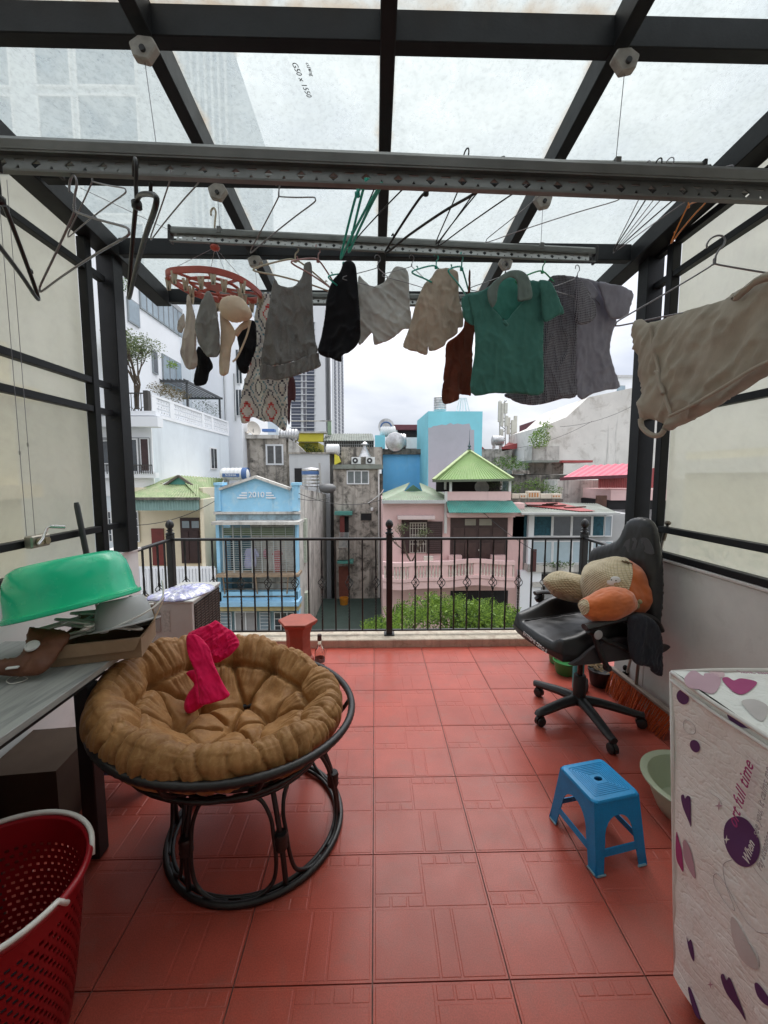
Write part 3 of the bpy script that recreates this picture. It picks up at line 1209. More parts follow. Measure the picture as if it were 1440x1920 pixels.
# ---- tall tower seen through the roof sheets at the left
t = house('high_rise', 'tall pale blue high-rise with framed windows seen through the roof sheets at upper left', 'high-rise', 200, 28)
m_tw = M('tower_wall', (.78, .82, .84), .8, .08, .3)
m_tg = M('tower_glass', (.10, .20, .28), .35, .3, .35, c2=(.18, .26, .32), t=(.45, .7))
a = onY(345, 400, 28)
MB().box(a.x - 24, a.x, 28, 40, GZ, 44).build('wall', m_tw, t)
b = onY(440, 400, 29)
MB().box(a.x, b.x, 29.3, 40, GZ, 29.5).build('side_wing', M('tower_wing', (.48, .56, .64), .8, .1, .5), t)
for i in range(6):
    x = a.x + .3 + i * (b.x - a.x - .3) / 6
    MB().box(x, x + .14, 29.05, 29.29, 3, 29).build('fin', m_tw, t)
for j in range(9):
    for i in range(4):
        px0 = 148 - i * 118
        p = onY(px0, 166, 28)
        z0 = p.z - 3.75 * (4 - j) + 7.5 - 3.6
        if z0 < 4: continue
        ww = 3.55 if i % 2 == 0 else 2.0
        xx = p.x + (0 if i % 2 == 0 else 1.4)
        o = MB().box(xx - .12, xx + ww + .12, 27.85, 27.998, z0 - .12, z0).box(xx - .12, xx + ww + .12, 27.85, 27.998, z0 + 3.1, z0 + 3.22).box(xx - .12, xx, 27.85, 27.998, z0, z0 + 3.1).box(xx + ww, xx + ww + .12, 27.85, 27.998, z0, z0 + 3.1).build('window', M('tower_frame', (.9, .9, .88), .6, .05), t)
        MB().box(xx, xx + ww, 27.93, 27.996, z0, z0 + 3.1).build('pane', m_tg, o)

# ---- cream neighbour outside the left screen (seen blurred through it)
t = thing('cream_villa', 'cream villa with arched windows, blurred behind the frosted sheets on the left', 'house', (-5.4, 4, GZ))
MB().box(-9, -5.4, -3, 6.3, GZ, 3.4).build('wall', M('villa_cream', (.74, .68, .50), .8, .08, .4), t)
MB().box(-5.4, -5.15, -3, 6.4, 1.12, 1.32).build('cornice', cream_p, t)
MB().box(-5.4, -5.05, -3, 6.4, 2.55, 2.75).build('cornice', cream_p, t)
for y in (1.3, 3.4, 5.2):
    o = MB().box(-5.4, -5.30, y - .42, y + .42, -.6, .75).build('window', glass_d, t)
    o = MB().box(-5.4, -5.32, y - .4, y + .4, 1.55, 2.45).build('window', glass_d, t)
    MB().box(-5.395, -5.22, y - .62, y - .5, -.6, 1.1).build('pilaster', white_p, t)
for y, z0, z1, w2 in ((-.2, -.6, .9, .35), (.6, 1.5, 2.5, .4), (2.3, -.4, 1.0, .3), (2.3, 1.6, 2.4, .35), (4.3, 1.5, 2.4, .35)):
    MB().box(-5.4, -5.31, y - w2, y + w2, z0, z1).build('window', M('villa_shutter', (.10, .12, .12), .6), t)
t = thing('cream_block', 'cream block blurred behind the frosted sheets on the right', 'house', (6.2, 4, GZ))
MB().box(6.2, 10, -3, 8.0, GZ, 1.9).build('wall', M('villa_cream', (.74, .68, .50)), t)
MB().box(6.05, 6.2, -3, 8.1, 1.5, 1.75).build('cornice', white_p, t)
MB().box(6.1, 6.2, 3.2, 4.4, .3, 1.3).build('window', glass_b, t)
lb = MB()
leaves(lb, [((5.2, 4.5, -.3), .9, 3.4, .9)], 2600, .07, 5)
o = tag(lb.build('garden_hedge', leaf_m), 'green hedge blurred behind the frosted sheets at right', 'hedge')

# ---- white building with terrace parapet
XW = onY(285, 800, 18.5).x
t = house('white_building', 'white building with pierced parapet, balcony and glazed terrace on the left', 'building', 285, 18.5)
top = onY(285, 738, 18.5).z
MB().box(XW - 9, XW, 18.5, 27.981, GZ, top - .95).build('wall', lblue_p, t)
MB().box(XW - 9, XW + .002, 18.419, 18.498, onY(285, 930, 18.5).z, top - .94).build('front_wall', white_p, t)
# opening of the loggia
c0 = onY(200, 822, 18.419); c1 = onY(284, 888, 18.419)
fb(t, 'loggia', 186, 820, 283, 884, 18.338, .06, M('loggia_grey', (.30, .31, .32), .8, .1))
fb(t, 'sill', 176, 886, 292, 896, 18.037, .3, white_p)
fb(t, 'ledge', 176, 780, 296, 800, 17.864, .45, white_p)
fb(t, 'ledge', 176, 770, 292, 779, 17.98, .35, white_p)
window(t, 231, 822, 262, 886, 18.315, 2, fw=2.5)
window(t, 262.5, 822, 282, 884, 18.315, 1, fw=1.2, gm=brown_w)
window(t, 190, 826, 208, 870, 18.315, 1, fw=1.5)
m = MB()
A = onY(200, 872, 17.922); B = onY(285, 872, 17.922)
m.beam((A.x, 17.922, A.z), (B.x, 17.922, B.z), .04, .04)
for i in range(22):
    x = A.x + (B.x - A.x) * i / 21
    m.box(x - .012, x + .012, 17.91, 17.933, A.z - .38, A.z)
m.build('loggia_railing', rail_m, t)
# narrow window in the side wall
def sidewin(t, px0, py0, px1, py1, X, mat=glass_d, fm=frame_w):
    a = onX(px0, py0, X); b = onX(px1, py0, X); c = onX(px0, py1, X)
    o = MB().box(X, X + .05, a.y, b.y, c.z, a.z).build('window', fm, t)
    k = (b.y - a.y)
    for u, v in ((.08, .46), (.54, .92)):
        MB().box(X + .045, X + .058, a.y + k * u, a.y + k * v, c.z + .08, a.z - .08).build('pane', mat, o)
sidewin(t, 393, 838, 405, 880, XW)
# pierced parapet: pillars, frame and cross-shaped blocks
H = .95
zt, zb = top, top - H
ys = [18.5, 19.83, 20.119, 23.587, 23.934, 25.438, 25.727, 27.981]
MB().box(XW - .12, XW + .05, 18.5, 27.981, zt - .10, zt).build('coping', white_p, t)
MB().box(XW - .1, XW + .04, 18.5, 27.981, zb - .02, zb + .12).build('band', white_p, t)
for ya, yb in ((18.5, 18.905), (20.119, 20.523), (23.761, 24.05), (25.091, 25.38), (27.75, 27.981)):
    MB().box(XW - .11, XW + .045, ya, yb, zb + .12, zt - .10).build('pillar', white_p, t)
for ya, yb in ((18.905, 20.119), (20.523, 23.761), (24.05, 25.091), (25.38, 27.75)):
    m = MB()
    n_ = max(3, int((yb - ya) / .24))
    for i in range(n_ * 2):
        y = ya + (yb - ya) * (i + .5) / (n_ * 2)
        m.box(XW - .05, XW, y - .018, y + .018, zb + .121, zt - .101)
    for j in range(6):
        z = zb + .12 + (H - .22) * (j + .5) / 6
        m.box(XW - .052, XW + .002, ya, yb, z - .02, z + .02)
    for i in range(n_):
        y = ya + (yb - ya) * (i + .5) / n_
        for j in range(3):
            z = zb + .12 + (H - .22) * (j + .5) / 3
            m.box(XW - .05, XW + .004, y - .055, y + .055, z - .055, z + .055)
    o = m.build('breeze_block_panel', white_p, t); o['kind'] = 'stuff'
# upper storeys, set back, and their receding glazed front
XU = XW - 1.6
Yu0, Yu1 = 14.453, onX(340, 700, XU).y
MB().box(XU - 8, XU, Yu0, Yu1, top - .9, onX(300, 549, XU).z).build('upper_wall', white_p, t)
MB().box(XU - .01, XU + .10, Yu0, Yu1 + .3, onX(300, 556, XU).z + .0, onX(300, 556, XU).z + .25).build('eaves', M('eaves_grey', (.35, .36, .37), .5, .1), t)
def strip(px0, px1, ptop0, pbot0, n, mat=glass_b):
    a = onX(px0, ptop0, XU); b = onX(px1, ptop0, XU); c = onX(px0, pbot0, XU)
    for i in range(n):
        y0 = a.y + (b.y - a.y) * i / n; y1 = a.y + (b.y - a.y) * (i + 1) / n
        o = MB().box(XU, XU + .07, y0 + .02, y1 - .02, c.z, a.z).build('window', M('window_grey', (.25, .28, .30), .4, .05), t)
        MB().box(XU + .066, XU + .075, y0 + .08, y1 - .06, c.z + .06, a.z - .06).build('pane', mat, o)
strip(258, 336, 520, 575, 8)
strip(302, 337, 662, 722, 3)
strip(236, 258, 555, 600, 1)
strip(283, 293, 655, 698, 1, glass_d)
# farther white block
x2 = onY(345, 600, 29).x
MB().box(x2 - 6, onY(447, 600, 29).x, 29, 36, GZ, onY(400, 556, 29).z).build('rear_block', white_p, t)
for x in (418, 437):
    window(t, x, 700, x + 6, 790, 28.95, 1, fw=.8)
window(t, 441, 655, 455, 720, 28.95, 2, fw=1, gm=glass_d)
window(t, 441, 730, 455, 780, 28.95, 2, fw=1, gm=glass_d)
# terrace rail at the left of the parapet
m = MB()
A = onY(196, 737, 18.153); B = onY(276, 737, 18.153); C0 = onY(196, 778, 18.153)
m.beam(A, (B.x, 18.153, A.z), .05, .05).beam(C0, (B.x, 18.153, C0.z), .04, .04)
for i in range(14):
    x = A.x + (B.x - A.x) * i / 13
    m.box(x - .012, x + .012, 18.142, 18.165, C0.z, A.z)
for i in range(6):
    x = A.x + (B.x - A.x) * (i + .5) / 6
    m.tube([(x + .14 * math.cos(k * PI / 5), 18.13, C0.z + .2 + .14 * math.sin(k * PI / 5)) for k in range(10)], .015, 5, closed=True)
m.box(B.x - .12, B.x + .08, 18.037, 18.269, C0.z, A.z + .1)
m.build('terrace_railing', rail_m, t)
# terrace pergola with dark slats
pg = thing('roof_pergola', 'dark slatted pergola on the terrace of the white building', 'pergola', onX(404, 780, XW - .5))
z1 = onY(405, 722, 23.1).z
pm = M('pergola_dark', (.06, .065, .07), .5, .1)
for (x, y) in ((XW - .25, 22.663), (XW - .25, 27.288), (XW - 3.2, 22.663), (XW - 3.2, 27.288)):
    MB().box(x - .05, x + .05, y - .05, y + .05, top - .95, z1).build('post', pm, pg)
for y in (22.547, 27.403):
    MB().box(XW - 3.9, XW - .1, y - .05, y + .05, z1 + .001, z1 + .12).build('beam', pm, pg)
for x in (XW - .2, XW - 3.8):
    MB().box(x - .05, x + .05, 22.605, 27.345, z1 + .002, z1 + .119).build('beam', pm, pg)
for i in range(16):
    x = XW - 3.6 + i * .22
    MB().box(x - .03, x + .03, 22.431, 27.519, z1 + .121, z1 + .18).build('slat', pm, pg)

def branchy(m, p, d, L, r, depth, rnd, tips):
    q = p + d * L
    mid = p.lerp(q, .5) + Vector((rnd.uniform(-1, 1), rnd.uniform(-1, 1), 0)) * L * .08
    m.tube([p, mid, q], [r, r * .85, r * .65], 6, cap=False)
    if depth == 0:
        tips.append(q); return
    for _ in range(rnd.choice((2, 3))):
        dd = (d + Vector((rnd.gauss(0, .45), rnd.gauss(0, .45), rnd.uniform(-.05, .35)))).normalized()
        branchy(m, q, dd, L * rnd.uniform(.62, .82), r * .62, depth - 1, rnd, tips)
def tree(label, base, h, spread, leafm, n, lsize, name='tree', seed=1, stems=1, depth=3, group=None, cat='tree', tipr=.28):
    rnd = random.Random(seed)
    t = thing(name, label, cat, base, group=group)
    m = MB(); tips = []
    for s in range(stems):
        d = Vector((rnd.gauss(0, .25) * spread, rnd.gauss(0, .2) * spread, 1)).normalized()
        branchy(m, Vector(base) + Vector((rnd.uniform(-.05, .05), 0, 0)), d, h * .36, h * .022, depth, rnd, tips)
    m.build('trunk', bark, t, smooth=60)
    lm = MB()
    leaves(lm, [(p, tipr * h * rnd.uniform(.6, 1.1)) for p in tips], n, lsize, seed)
    lm.build('crown', leafm, t)
    return t
tree('wispy bonsai-like tree with bare pale stems on the terrace of the white building', onY(270, 752, 18.384) + Vector((-.3, 0, -.35)), 3.0, 1.0, leaf_g, 7500, .055, seed=4, stems=3, depth=3, tipr=.16)
lm = MB()
for px, py, s in ((300, 728, .35), (318, 735, .4), (335, 742, .4)):
    leaves(lm, [(onX(px, py, XW - .6), s * 1.5, s * 1.8, s * .8)], 700, .05, int(px))
o = tag(lm.build('parapet_shrub', leaf_mat('leaf_rust', (.05, .05, .02), (.22, .16, .06))), 'green and rusty shrub hanging over the pierced white parapet', 'shrub')
lm = MB(); leaves(lm, [(onY(322, 684, 21.275), .30, .3, .22)], 260, .06, 3)
p = onY(322, 684, 21.275)
tag(lm.build('potted_fern', leaf_y), 'small bright green tuft hanging beside the glazed terrace front', 'plant')
lm = MB(); leaves(lm, [(onX(232, 520, XU + .2), .3, .7, .6)], 500, .06, 9)
tag(lm.build('hanging_plant', leaf_m), 'leafy plant spilling from the top edge of the white building', 'plant')
lm = MB()
for px, py in ((380, 760), (400, 768), (425, 775), (445, 785)):
    leaves(lm, [(onX(px, py, XW - .7), .5, .7, .55)], 330, .05, int(px) + 1)
tag(lm.build('roof_planting', leaf_d), 'dark planting under the slatted pergola behind the pierced parapet', 'plant')

# ---- cream house with green hipped roof
Y = 16.0
t = house('cream_house', 'cream house with green hipped roof, teal valance and red door', 'house', 320, Y)
fb(t, 'wall', 226, 915, 404, None, Y + 1.6, 6, cream_p)
fb(t, 'side_wing', 374, 936, 404, None, Y + .1, 1.49, cream_p)
a = onY(238, 937, Y); b = onY(374, 957, Y)
MB().corr((a.x, Y, b.z), (b.x, Y, b.z), (b.x, Y, a.z), (a.x, Y, a.z), 26, .025, th=.02).build('valance', teal_w, t, smooth=60)
e0 = onY(236, 935, Y - .1); e1 = onY(374, 935, Y - .1); r0 = onY(300, 908, Y + 2.0); r1 = onY(372, 908, Y + 2.0)
ap = onY(334, 891, Y + 3.0); ar = onY(420, 897, Y + 3.2)
MB().corr(e0, e1, r1, r0, 22, .02).build('roof', rgreen, t, smooth=60)
MB().corr(e1, onY(402, 934, Y + 3.4), ar, ap, 16, .02).build('roof', rgreen, t, smooth=60)
MB().corr(onY(226, 925, Y + 3), e0, r0, ap, 10, .02).build('roof', rgreen, t, smooth=60)
gp = [onY(308, 912, Y + 1.95), onY(364, 912, Y + 1.95), onY(336, 893, Y + 1.95)]
MB().prism(gp, (0, .1, 0)).build('gable', rteal, t)
for k in (0, 1):
    q = gp[k]; MB().beam(q + Vector((0, -.06, .02)), gp[2] + Vector((0, -.06, .02)), .10, .09).build('barge_board', M('ridge_brown', (.13, .11, .09), .8), t)
MB().beam(e0, e1, .12, .10).build('gutter', conc_d, t)
fb(t, 'door', 283, 991, 309, 1060, Y + 1.52, .07, red_door)
o = fb(t, 'door', 337, 971, 376, 1056, Y + 1.52, .07, brown_w)
for x in (341, 359):
    fb(o, 'pane', x, 977, x + 14, 990, Y + 1.49, .028, glass_b)
    fb(o, 'pane', x, 996, x + 14, 1050, Y + 1.49, .028, brown_w)
window(t, 252, 958, 263, 1016, Y + 1.56, 1, rows=4, fw=2)
window(t, 201, 958, 213, 1016, Y + 1.56, 1, rows=4, fw=2)
fb(t, 'balcony_slab', 240, 1120, 404, 1140, Y, 1.5, cream_p)
m = MB()
A = onY(246, 1064, Y + .05); B = onY(402, 1064, Y + .05)
m.beam(A, B, .08, .08)
for i in range(26):
    x = A.x + (B.x - A.x) * i / 25
    m.box(x - .05, x + .05, Y, Y + .08, A.z - 1.1, A.z - .04)
m.build('balustrade', white_p, t)
# water tank on the roof edge
def tank_h(label, x0, x1, yc, Y, txt=None, r=None, bands=True, mat=tankw, stand=True):
    A = onY(x0, yc, Y); B = onY(x1, yc, Y)
    r = r or (B.x - A.x) * .25
    t = thing('water_tank', label, 'water tank', (A + B) / 2 - Vector((0, 0, r)))
    m = MB()
    prof = []
    L = B.x - A.x
    ks = 34
    for i in range(ks + 1):
        u = i / ks
        rr = r * (1 + (.035 * math.cos(u * 2 * PI * 7)))
        if u < .06 or u > .94:
            rr *= .55 + .45 * min(u, 1 - u) / .06
        prof.append((rr, u * L))
    rot = Matrix(((0, 0, 1), (0, 1, 0), (-1, 0, 0)))
    m.lathe(prof, A, 24, rot=rot)
    m.build('tank_body', mat, t, smooth=50)
    if bands:
        MB().lathe([(r * 1.05, L * .80), (r * 1.05, L * .99)], A, 24, rot=rot, cap=False).build('blue_end', tankb, t, smooth=50)
    if txt:
        s = MB().box(A.x + L * .14, A.x + L * .74, A.y - r * 1.09, A.y - r * 1.0, A.z - r * .45, A.z + r * .1).build('label_plate', tankb, t)
        text_mesh('lettering', txt, tankw, s, (A.x + L * .44, A.y - r * 1.10, A.z - r * .17), (1, 0, 0), (0, 0, 1), r * .5, .005)
    if stand:
        for x in (A.x + L * .2, A.x + L * .8):
            MB().box(x - .04, x + .04, A.y - r * .8, A.y + r * .8, A.z - r - .28, A.z - r * .75).build('stand', stainless, t)
    return t
tank_h('horizontal white water tank with blue label above the blue house', 414, 466, 889, 19.8, 'SONHA', r=.30)

# ---- blue house with stepped gable, year 2010
Y = 16.2
t = house('blue_house', 'weathered light blue house with gable dated 2010 and barred balcony', 'house', 480, Y)
a = onY(402, 960, Y); b = onY(559, 960, Y)
zt = onY(480, 961, Y).z
P = [onY(402, 961, Y), onY(559, 961, Y), onY(559, 911, Y), onY(546, 916, Y), onY(480, 894, Y), onY(414, 917, Y), onY(402, 911, Y)]
MB().prism(P, (0, .35, 0)).build('gable', blue_p, t)
for px in (402, 547):
    fb(t, 'gable_pillar', px, 908, px + 12, 958, Y - .08, .5, blue_p)
    fb(t, 'pillar_cap', px - 2, 905, px + 14, 910, Y - .13, .6, blue_p)
for k in ((413, 917, 480, 894), (546, 917, 480, 894)):
    MB().beam(onY(k[0], k[1], Y - .02), onY(k[2], k[3], Y - .02), .30, .10).build('gable_coping', conc_l, t)
for (sx, dr) in ((463, -1), (499, 1)):
    for i, w_ in enumerate((10, 14, 18)):
        y = 924 + i * 4.6
        A = onY(sx, y, Y - .02); B = onY(sx + dr * w_, y, Y - .02)
        MB().box(A.x, B.x, Y - .045, Y - .001, A.z - .03, A.z + .02).build('relief_bar', white_p, t)
text_mesh('year_relief', '2010', white_p, t, onY(481, 928, Y - .02), (1, 0, 0), (0, 0, 1), .32, .03)
fb(t, 'cornice', 400, 960, 562, 964, Y - .15, .5, conc_l)
fb(t, 'frieze', 404, 965, 560, 978, Y, .4, M('paint_blue_worn', (.34, .47, .54), .85, .15, 2, c2=(.16, .2, .22), t=(.45, .7), streak=(.2, .24, .26)))
fb(t, 'canopy_slab', 396, 979, 561, 984, Y - .7, 1.1, conc_l)
fb(t, 'side_wall', 404, 984, 416, 1140, Y, 5, blue_p)
fb(t, 'side_wall', 553, 984, 560, 1200, Y, 5, blue_p)
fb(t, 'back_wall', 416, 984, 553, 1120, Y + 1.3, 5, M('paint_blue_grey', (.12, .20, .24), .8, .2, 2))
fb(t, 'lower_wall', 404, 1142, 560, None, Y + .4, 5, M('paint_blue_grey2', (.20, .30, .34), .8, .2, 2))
window(t, 418, 1010, 440, 1070, Y + 1.25, 1, gm=glass_d, fw=1)
window(t, 482, 1000, 505, 1090, Y + 1.25, 1, gm=M('door_blue', (.12, .25, .34), .6, .2), fw=1, name='door')
window(t, 511, 1030, 552, 1062, Y + 1.25, 1, gm=M('green_shutter', (.05, .09, .05), .7, .3), fw=1)
fb(t, 'valance', 418, 990, 552, 1003, Y + .25, .05, M('green_glass', (.16, .22, .13), .4, .2))
# security bars
m = MB()
for j in range(22):
    p0 = onY(417, 988 + j * 4.1, Y + .06); p1 = onY(553, 988 + j * 4.1, Y + .06)
    m.box(p0.x, p1.x, Y + .05, Y + .065, p0.z - .008, p0.z + .008)
o = m.build('grille_bars', M('bar_pale', (.42, .46, .45), .5, .1), t); o['kind'] = 'stuff'
for px in (418, 437, 452, 471, 490, 512, 535, 551):
    fb(t, 'grille_post', px, 986, px + 1.3, 1077, Y + .03, .05, M('bar_pale', (.5, .5, .5)))
fb(t, 'balcony_floor', 404, 1078, 560, 1082, Y - .3, .8, M('plank_rust', (.30, .22, .15), .8, .3, 5))
for px in (418, 479, 540):
    A = onY(px, 1082, Y - .3); B = onY(px + (6 if px < 500 else -3), 1130, Y + .2)
    MB().beam(A, B, .05, .05).build('bracket', M('plank_rust', (.3, .2, .1)), t)
for y in (1092, 1104, 1118):
    fb(t, 'balcony_bar', 418, y, 552, y + 1.4, Y - .05, .04, conc_d)
fb(t, 'ledge', 411, 1110, 560, 1128, Y, .5, blue_p)
fb(t, 'awning', 411, 1130, 560, 1137, Y - .35, .8, M('paint_sky', (.28, .50, .68), .7, .1))
fb(t, 'ledge', 411, 1138, 560, 1145, Y - .2, .6, M('ochre', (.42, .34, .17), .8, .15))
window(t, 413, 1147, 436, 1198, Y + .35, 1, gm=glass_b, fw=1, rows=8)
window(t, 440, 1146, 483, 1198, Y + .35, 2, gm=M('door_grey', (.30, .29, .29), .6, .1), fw=2, name='door')
window(t, 487, 1147, 508, 1198, Y + .35, 1, gm=glass_b, fw=1, rows=8)
window(t, 514, 1147, 552, 1198, Y + .35, 3, gm=glass_d, fw=1.4, rows=4)
# washing on the balcony
for lab, mt, out in (('pale lilac shirt drying behind the bars of the blue house', M('cloth_lilac', (.42, .42, .62), .9, .1), [(461, 1030), (466, 1028), (474, 1027), (480, 1030), (486, 1042), (482, 1044), (479, 1040), (480, 1062), (459, 1064), (460, 1040), (457, 1044)]),
                     ('pink top drying behind the bars of the blue house', M('cloth_pink', (.45, .18, .18), .9, .1), [(512, 1036), (520, 1031), (528, 1034), (530, 1040), (526, 1042), (524, 1072), (515, 1070), (513, 1044), (510, 1040)]),
                     ('small pink scrap of washing left of the pink top', M('cloth_pink2', (.42, .16, .22), .9, .1), [(494, 1033), (499, 1030), (502, 1040), (500, 1048), (495, 1044)])):
    m = cloth_mb(out, onY(500, 1050, Y + .2), (0, -1, 0), res=.09, puff=.03, fold=.02, crease=0, seed=1)
    tag(m.build('hung_garment', mt), lab, 'laundry')
# bare concrete party wall
t = thing('party_wall', 'tall streaked concrete side wall receding right of the blue house', 'wall', (onY(560, 1000, Y).x, Y + .5, GZ))
XS = onY(561, 1000, Y + .5).x
yend = onX(624, 1000, XS + .0).y
zt0 = onY(562, 915, Y + .5).z
MB().hexa([(XS - 2, Y + .5, GZ), (XS, Y + .5, GZ), (XS, yend, GZ), (XS - 2, yend, GZ), (XS - 2, Y + .5, zt0), (XS, Y + .5, zt0), (XS, yend, onX(624, 928, XS).z), (XS - 2, yend, onX(624, 928, XS).z)]).build('wall', conc_l, t)
a = onX(572, 1000, XS)
MB().box(XS, XS + .12, a.y - .45, a.y, onX(566, 1060, XS).z, onX(566, 975, XS).z).build('lattice', M('lattice', (.42, .46, .38), .8, .2, 12), t)
MB().box(XS, XS + .12, a.y - .45, a.y, onX(566, 1190, XS).z, onX(566, 1120, XS).z).build('lattice', M('lattice', (.3, .4, .3)), t)

# ---- old grey house with white window above the blue gable
Y = 30
t = house('grey_house', 'stained grey rendered house with white double window above the dated gable', 'house', 500, Y)
fb(t, 'wall', 452, 822, 551, None, Y, 8, conc)
fb(t, 'roof_slab', 449, 815, 520, 822, Y - .3, 9, conc_l)
window(t, 498, 833, 532, 872, Y, 2, gm=M('shutter_grey', (.09, .09, .09), .5, .3), fw=3)
fb(t, 'pipe', 448, 822, 451, 880, Y - .15, .1, plast_dk)
MB().prism([onY(541, 852, Y - .02), onY(541, 822, Y - .02), onY(556, 832, Y - .02), onY(573, 848, Y - .02), onY(573, 852, Y - .02)], (0, .4, 0)).build('sloping_parapet', conc_l, t)
for k, (px, lab) in enumerate(((458, 'pale satellite dish tipped on the grey roof, the left of the pair'), (475, 'pale satellite dish tipped on the grey roof, the right of the pair'))):
    c = onY(px, 800 + k * 4, Y)
    d_ = thing('satellite_dish', lab, 'satellite dish', c - Vector((0, 0, .7)), group='satellite dishes on roofs')
    rot = Matrix.Rotation(R(70), 3, 'Y') @ Matrix.Rotation(R(10 + 20 * k), 3, 'X')
    MB().lathe([(0, -.12), (.25, -.1), (.5, -.02), (.62, .08), (.6, .09), (.48, .0), (.24, -.08), (0, -.1)], c, 20, rot=rot, sx=.9).build('dish', M('dish_beige', (.55, .51, .45), .6, .1), d_, smooth=60)
    MB().tube([c, c - Vector((0, 0, .75))], .04, 6).build('mast', plast_grey, d_)
tank_h('small white tank lying on the roof beside the satellite dishes', 524, 560, 816, Y + .5, None, r=.45, bands=False, mat=stainless)
q = fb(None, 'solar_heater', 491, 804, 514, 809, Y + .3, .6, M('tarp_blue', (.08, .18, .45), .5, .1))
tag(q, 'flat blue panel on the roof behind the satellite dishes', 'panel')
# ---- pale grey block with tank in the middle
Y = 26
t = house('pale_block', 'plain pale grey wall block with a dark window behind the party wall', 'building', 590, Y)
fb(t, 'wall', 542, 851, 626, None, Y, 6, M('pale_grey_wall', (.50, .51, .52), .85, .06, .6, streak=(.38, .38, .38), st=(.6, .9)))
fb(t, 'coping', 540, 848, 628, 851, Y - .1, 6.2, conc)
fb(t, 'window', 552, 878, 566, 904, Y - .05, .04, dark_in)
MB().prism([onY(627, 851, Y - .02), onY(627, 872, Y - .02), onY(638, 866, Y - .02), onY(634, 855, Y - .02)], (0, 1, 0)).build('yellow_return', yellow_p, t)
def tank_v(label, px, ptop, pbot, wpx, Y, mat=stainless, ban=None, legs=True):
    c = onY(px, pbot, Y); r = wpx / 2 / FPX * Y; h = onY(px, ptop, Y).z - c.z
    t = thing('water_tank', label, 'water tank', c)
    pf = [(r * .2, 0), (r * .95, 0)]
    for i in range(24):
        u = i / 23
        pf.append((r * (1 + .025 * math.cos(u * 2 * PI * 5)), h * (.04 + .84 * u)))
    pf += [(r * .8, h * .94), (r * .3, h * .99), (0, h)]
    MB().lathe(pf, c, 24).build('tank_body', mat, t, smooth=50)
    if ban:
        MB().lathe([(r * 1.04, h * .62), (r * 1.04, h * .80)], c, 24, cap=False).build('blue_band', ban, t, smooth=60)
    if legs:
        for k in range(4):
            a = PI / 4 + k * PI / 2
            p = c + Vector((r * .8 * math.cos(a), r * .8 * math.sin(a), 0))
            MB().tube([p, p + Vector((math.cos(a) * .1, math.sin(a) * .1, -.7))], .03, 6).build('leg', stainless, t)
    return t
tank_v('upright steel water tank with blue band before the pale grey block', 584, 876, 912, 34, 20.5, ban=tankb)
q = MB().tube([onY(599, 868, 20.2), onY(602, 925, 20.2)], .05, 8).build('vent_pipe', plast_grey)
tag(q, 'thin upright pipe beside the blue banded water tank', 'pipe')
q = MB().lathe([(0, .22), (.25, .2), (.38, .1), (.42, 0), (.36, -.14), (.2, -.24), (0, -.27)], onY(614, 915, 20.2), 18, sx=1.05).build('roof_basin', M('basin_grey', (.13, .13, .13), .5, .1), smooth=60)
tag(q, 'dark rounded basin at the end of the streaked concrete wall', 'basin')
# ---- yellow house strip
Y = 34
t = house('yellow_house', 'bright yellow parapet of a house behind the pale grey block', 'house', 585, Y)
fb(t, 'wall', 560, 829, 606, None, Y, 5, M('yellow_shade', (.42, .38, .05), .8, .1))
fb(t, 'parapet', 558, 812, 606, 828, Y - .5, .5, yellow_p)
fb(t, 'coping', 556, 809, 612, 812, Y - .7, 1.0, conc_l)
fb(t, 'balcony_post', 614, 789, 621, 815, Y, .3, M('paint_pale_green', (.22, .30, .20), .8, .1))
fb(t, 'roof_rail', 543, 788, 622, 790, Y, .1, conc_l)
lm = MB(); leaves(lm, [(onY(578, 842, 33), .55, .5, .45), (onY(597, 847, 33), .4, .4, .3)], 900, .08, 8)
tag(lm.build('roof_shrub', leaf_d), 'dark green shrub in front of the yellow wall', 'shrub')
# ---- shed roof with lattice
Y = 33
t = house('shed', 'low shed with grey green sheet roof and lattice front beside the yellow parapet', 'shed', 650, Y)
fb(t, 'wall', 607, 826, 702, None, Y + .6, 4, conc_d)
A = onY(606, 826, Y); B = onY(702, 826, Y); Cc = onY(698, 813, Y + 2); D = onY(612, 813, Y + 2)
MB().corr(A, B, Cc, D, 20, .03).build('roof', rgrey, t, smooth=60)
m = MB()
for i in range(24):
    a = onY(608 + i * 4, 827, Y + .3); m.box(a.x, a.x + .04, Y + .3, Y + .34, a.z - 1.0, a.z)
for j in range(5):
    a = onY(608, 828 + j * 5, Y + .28); b = onY(702, 828, Y + .28); m.box(a.x, b.x, Y + .28, Y + .3, a.z - .03, a.z)
o = m.build('lattice', M('lattice_grey', (.4, .4, .38), .6, .1), t); o['kind'] = 'stuff'
tank_h('white tank lying in front of the lattice shed', 611, 637, 843, 31.5, None, r=.42, bands=False)
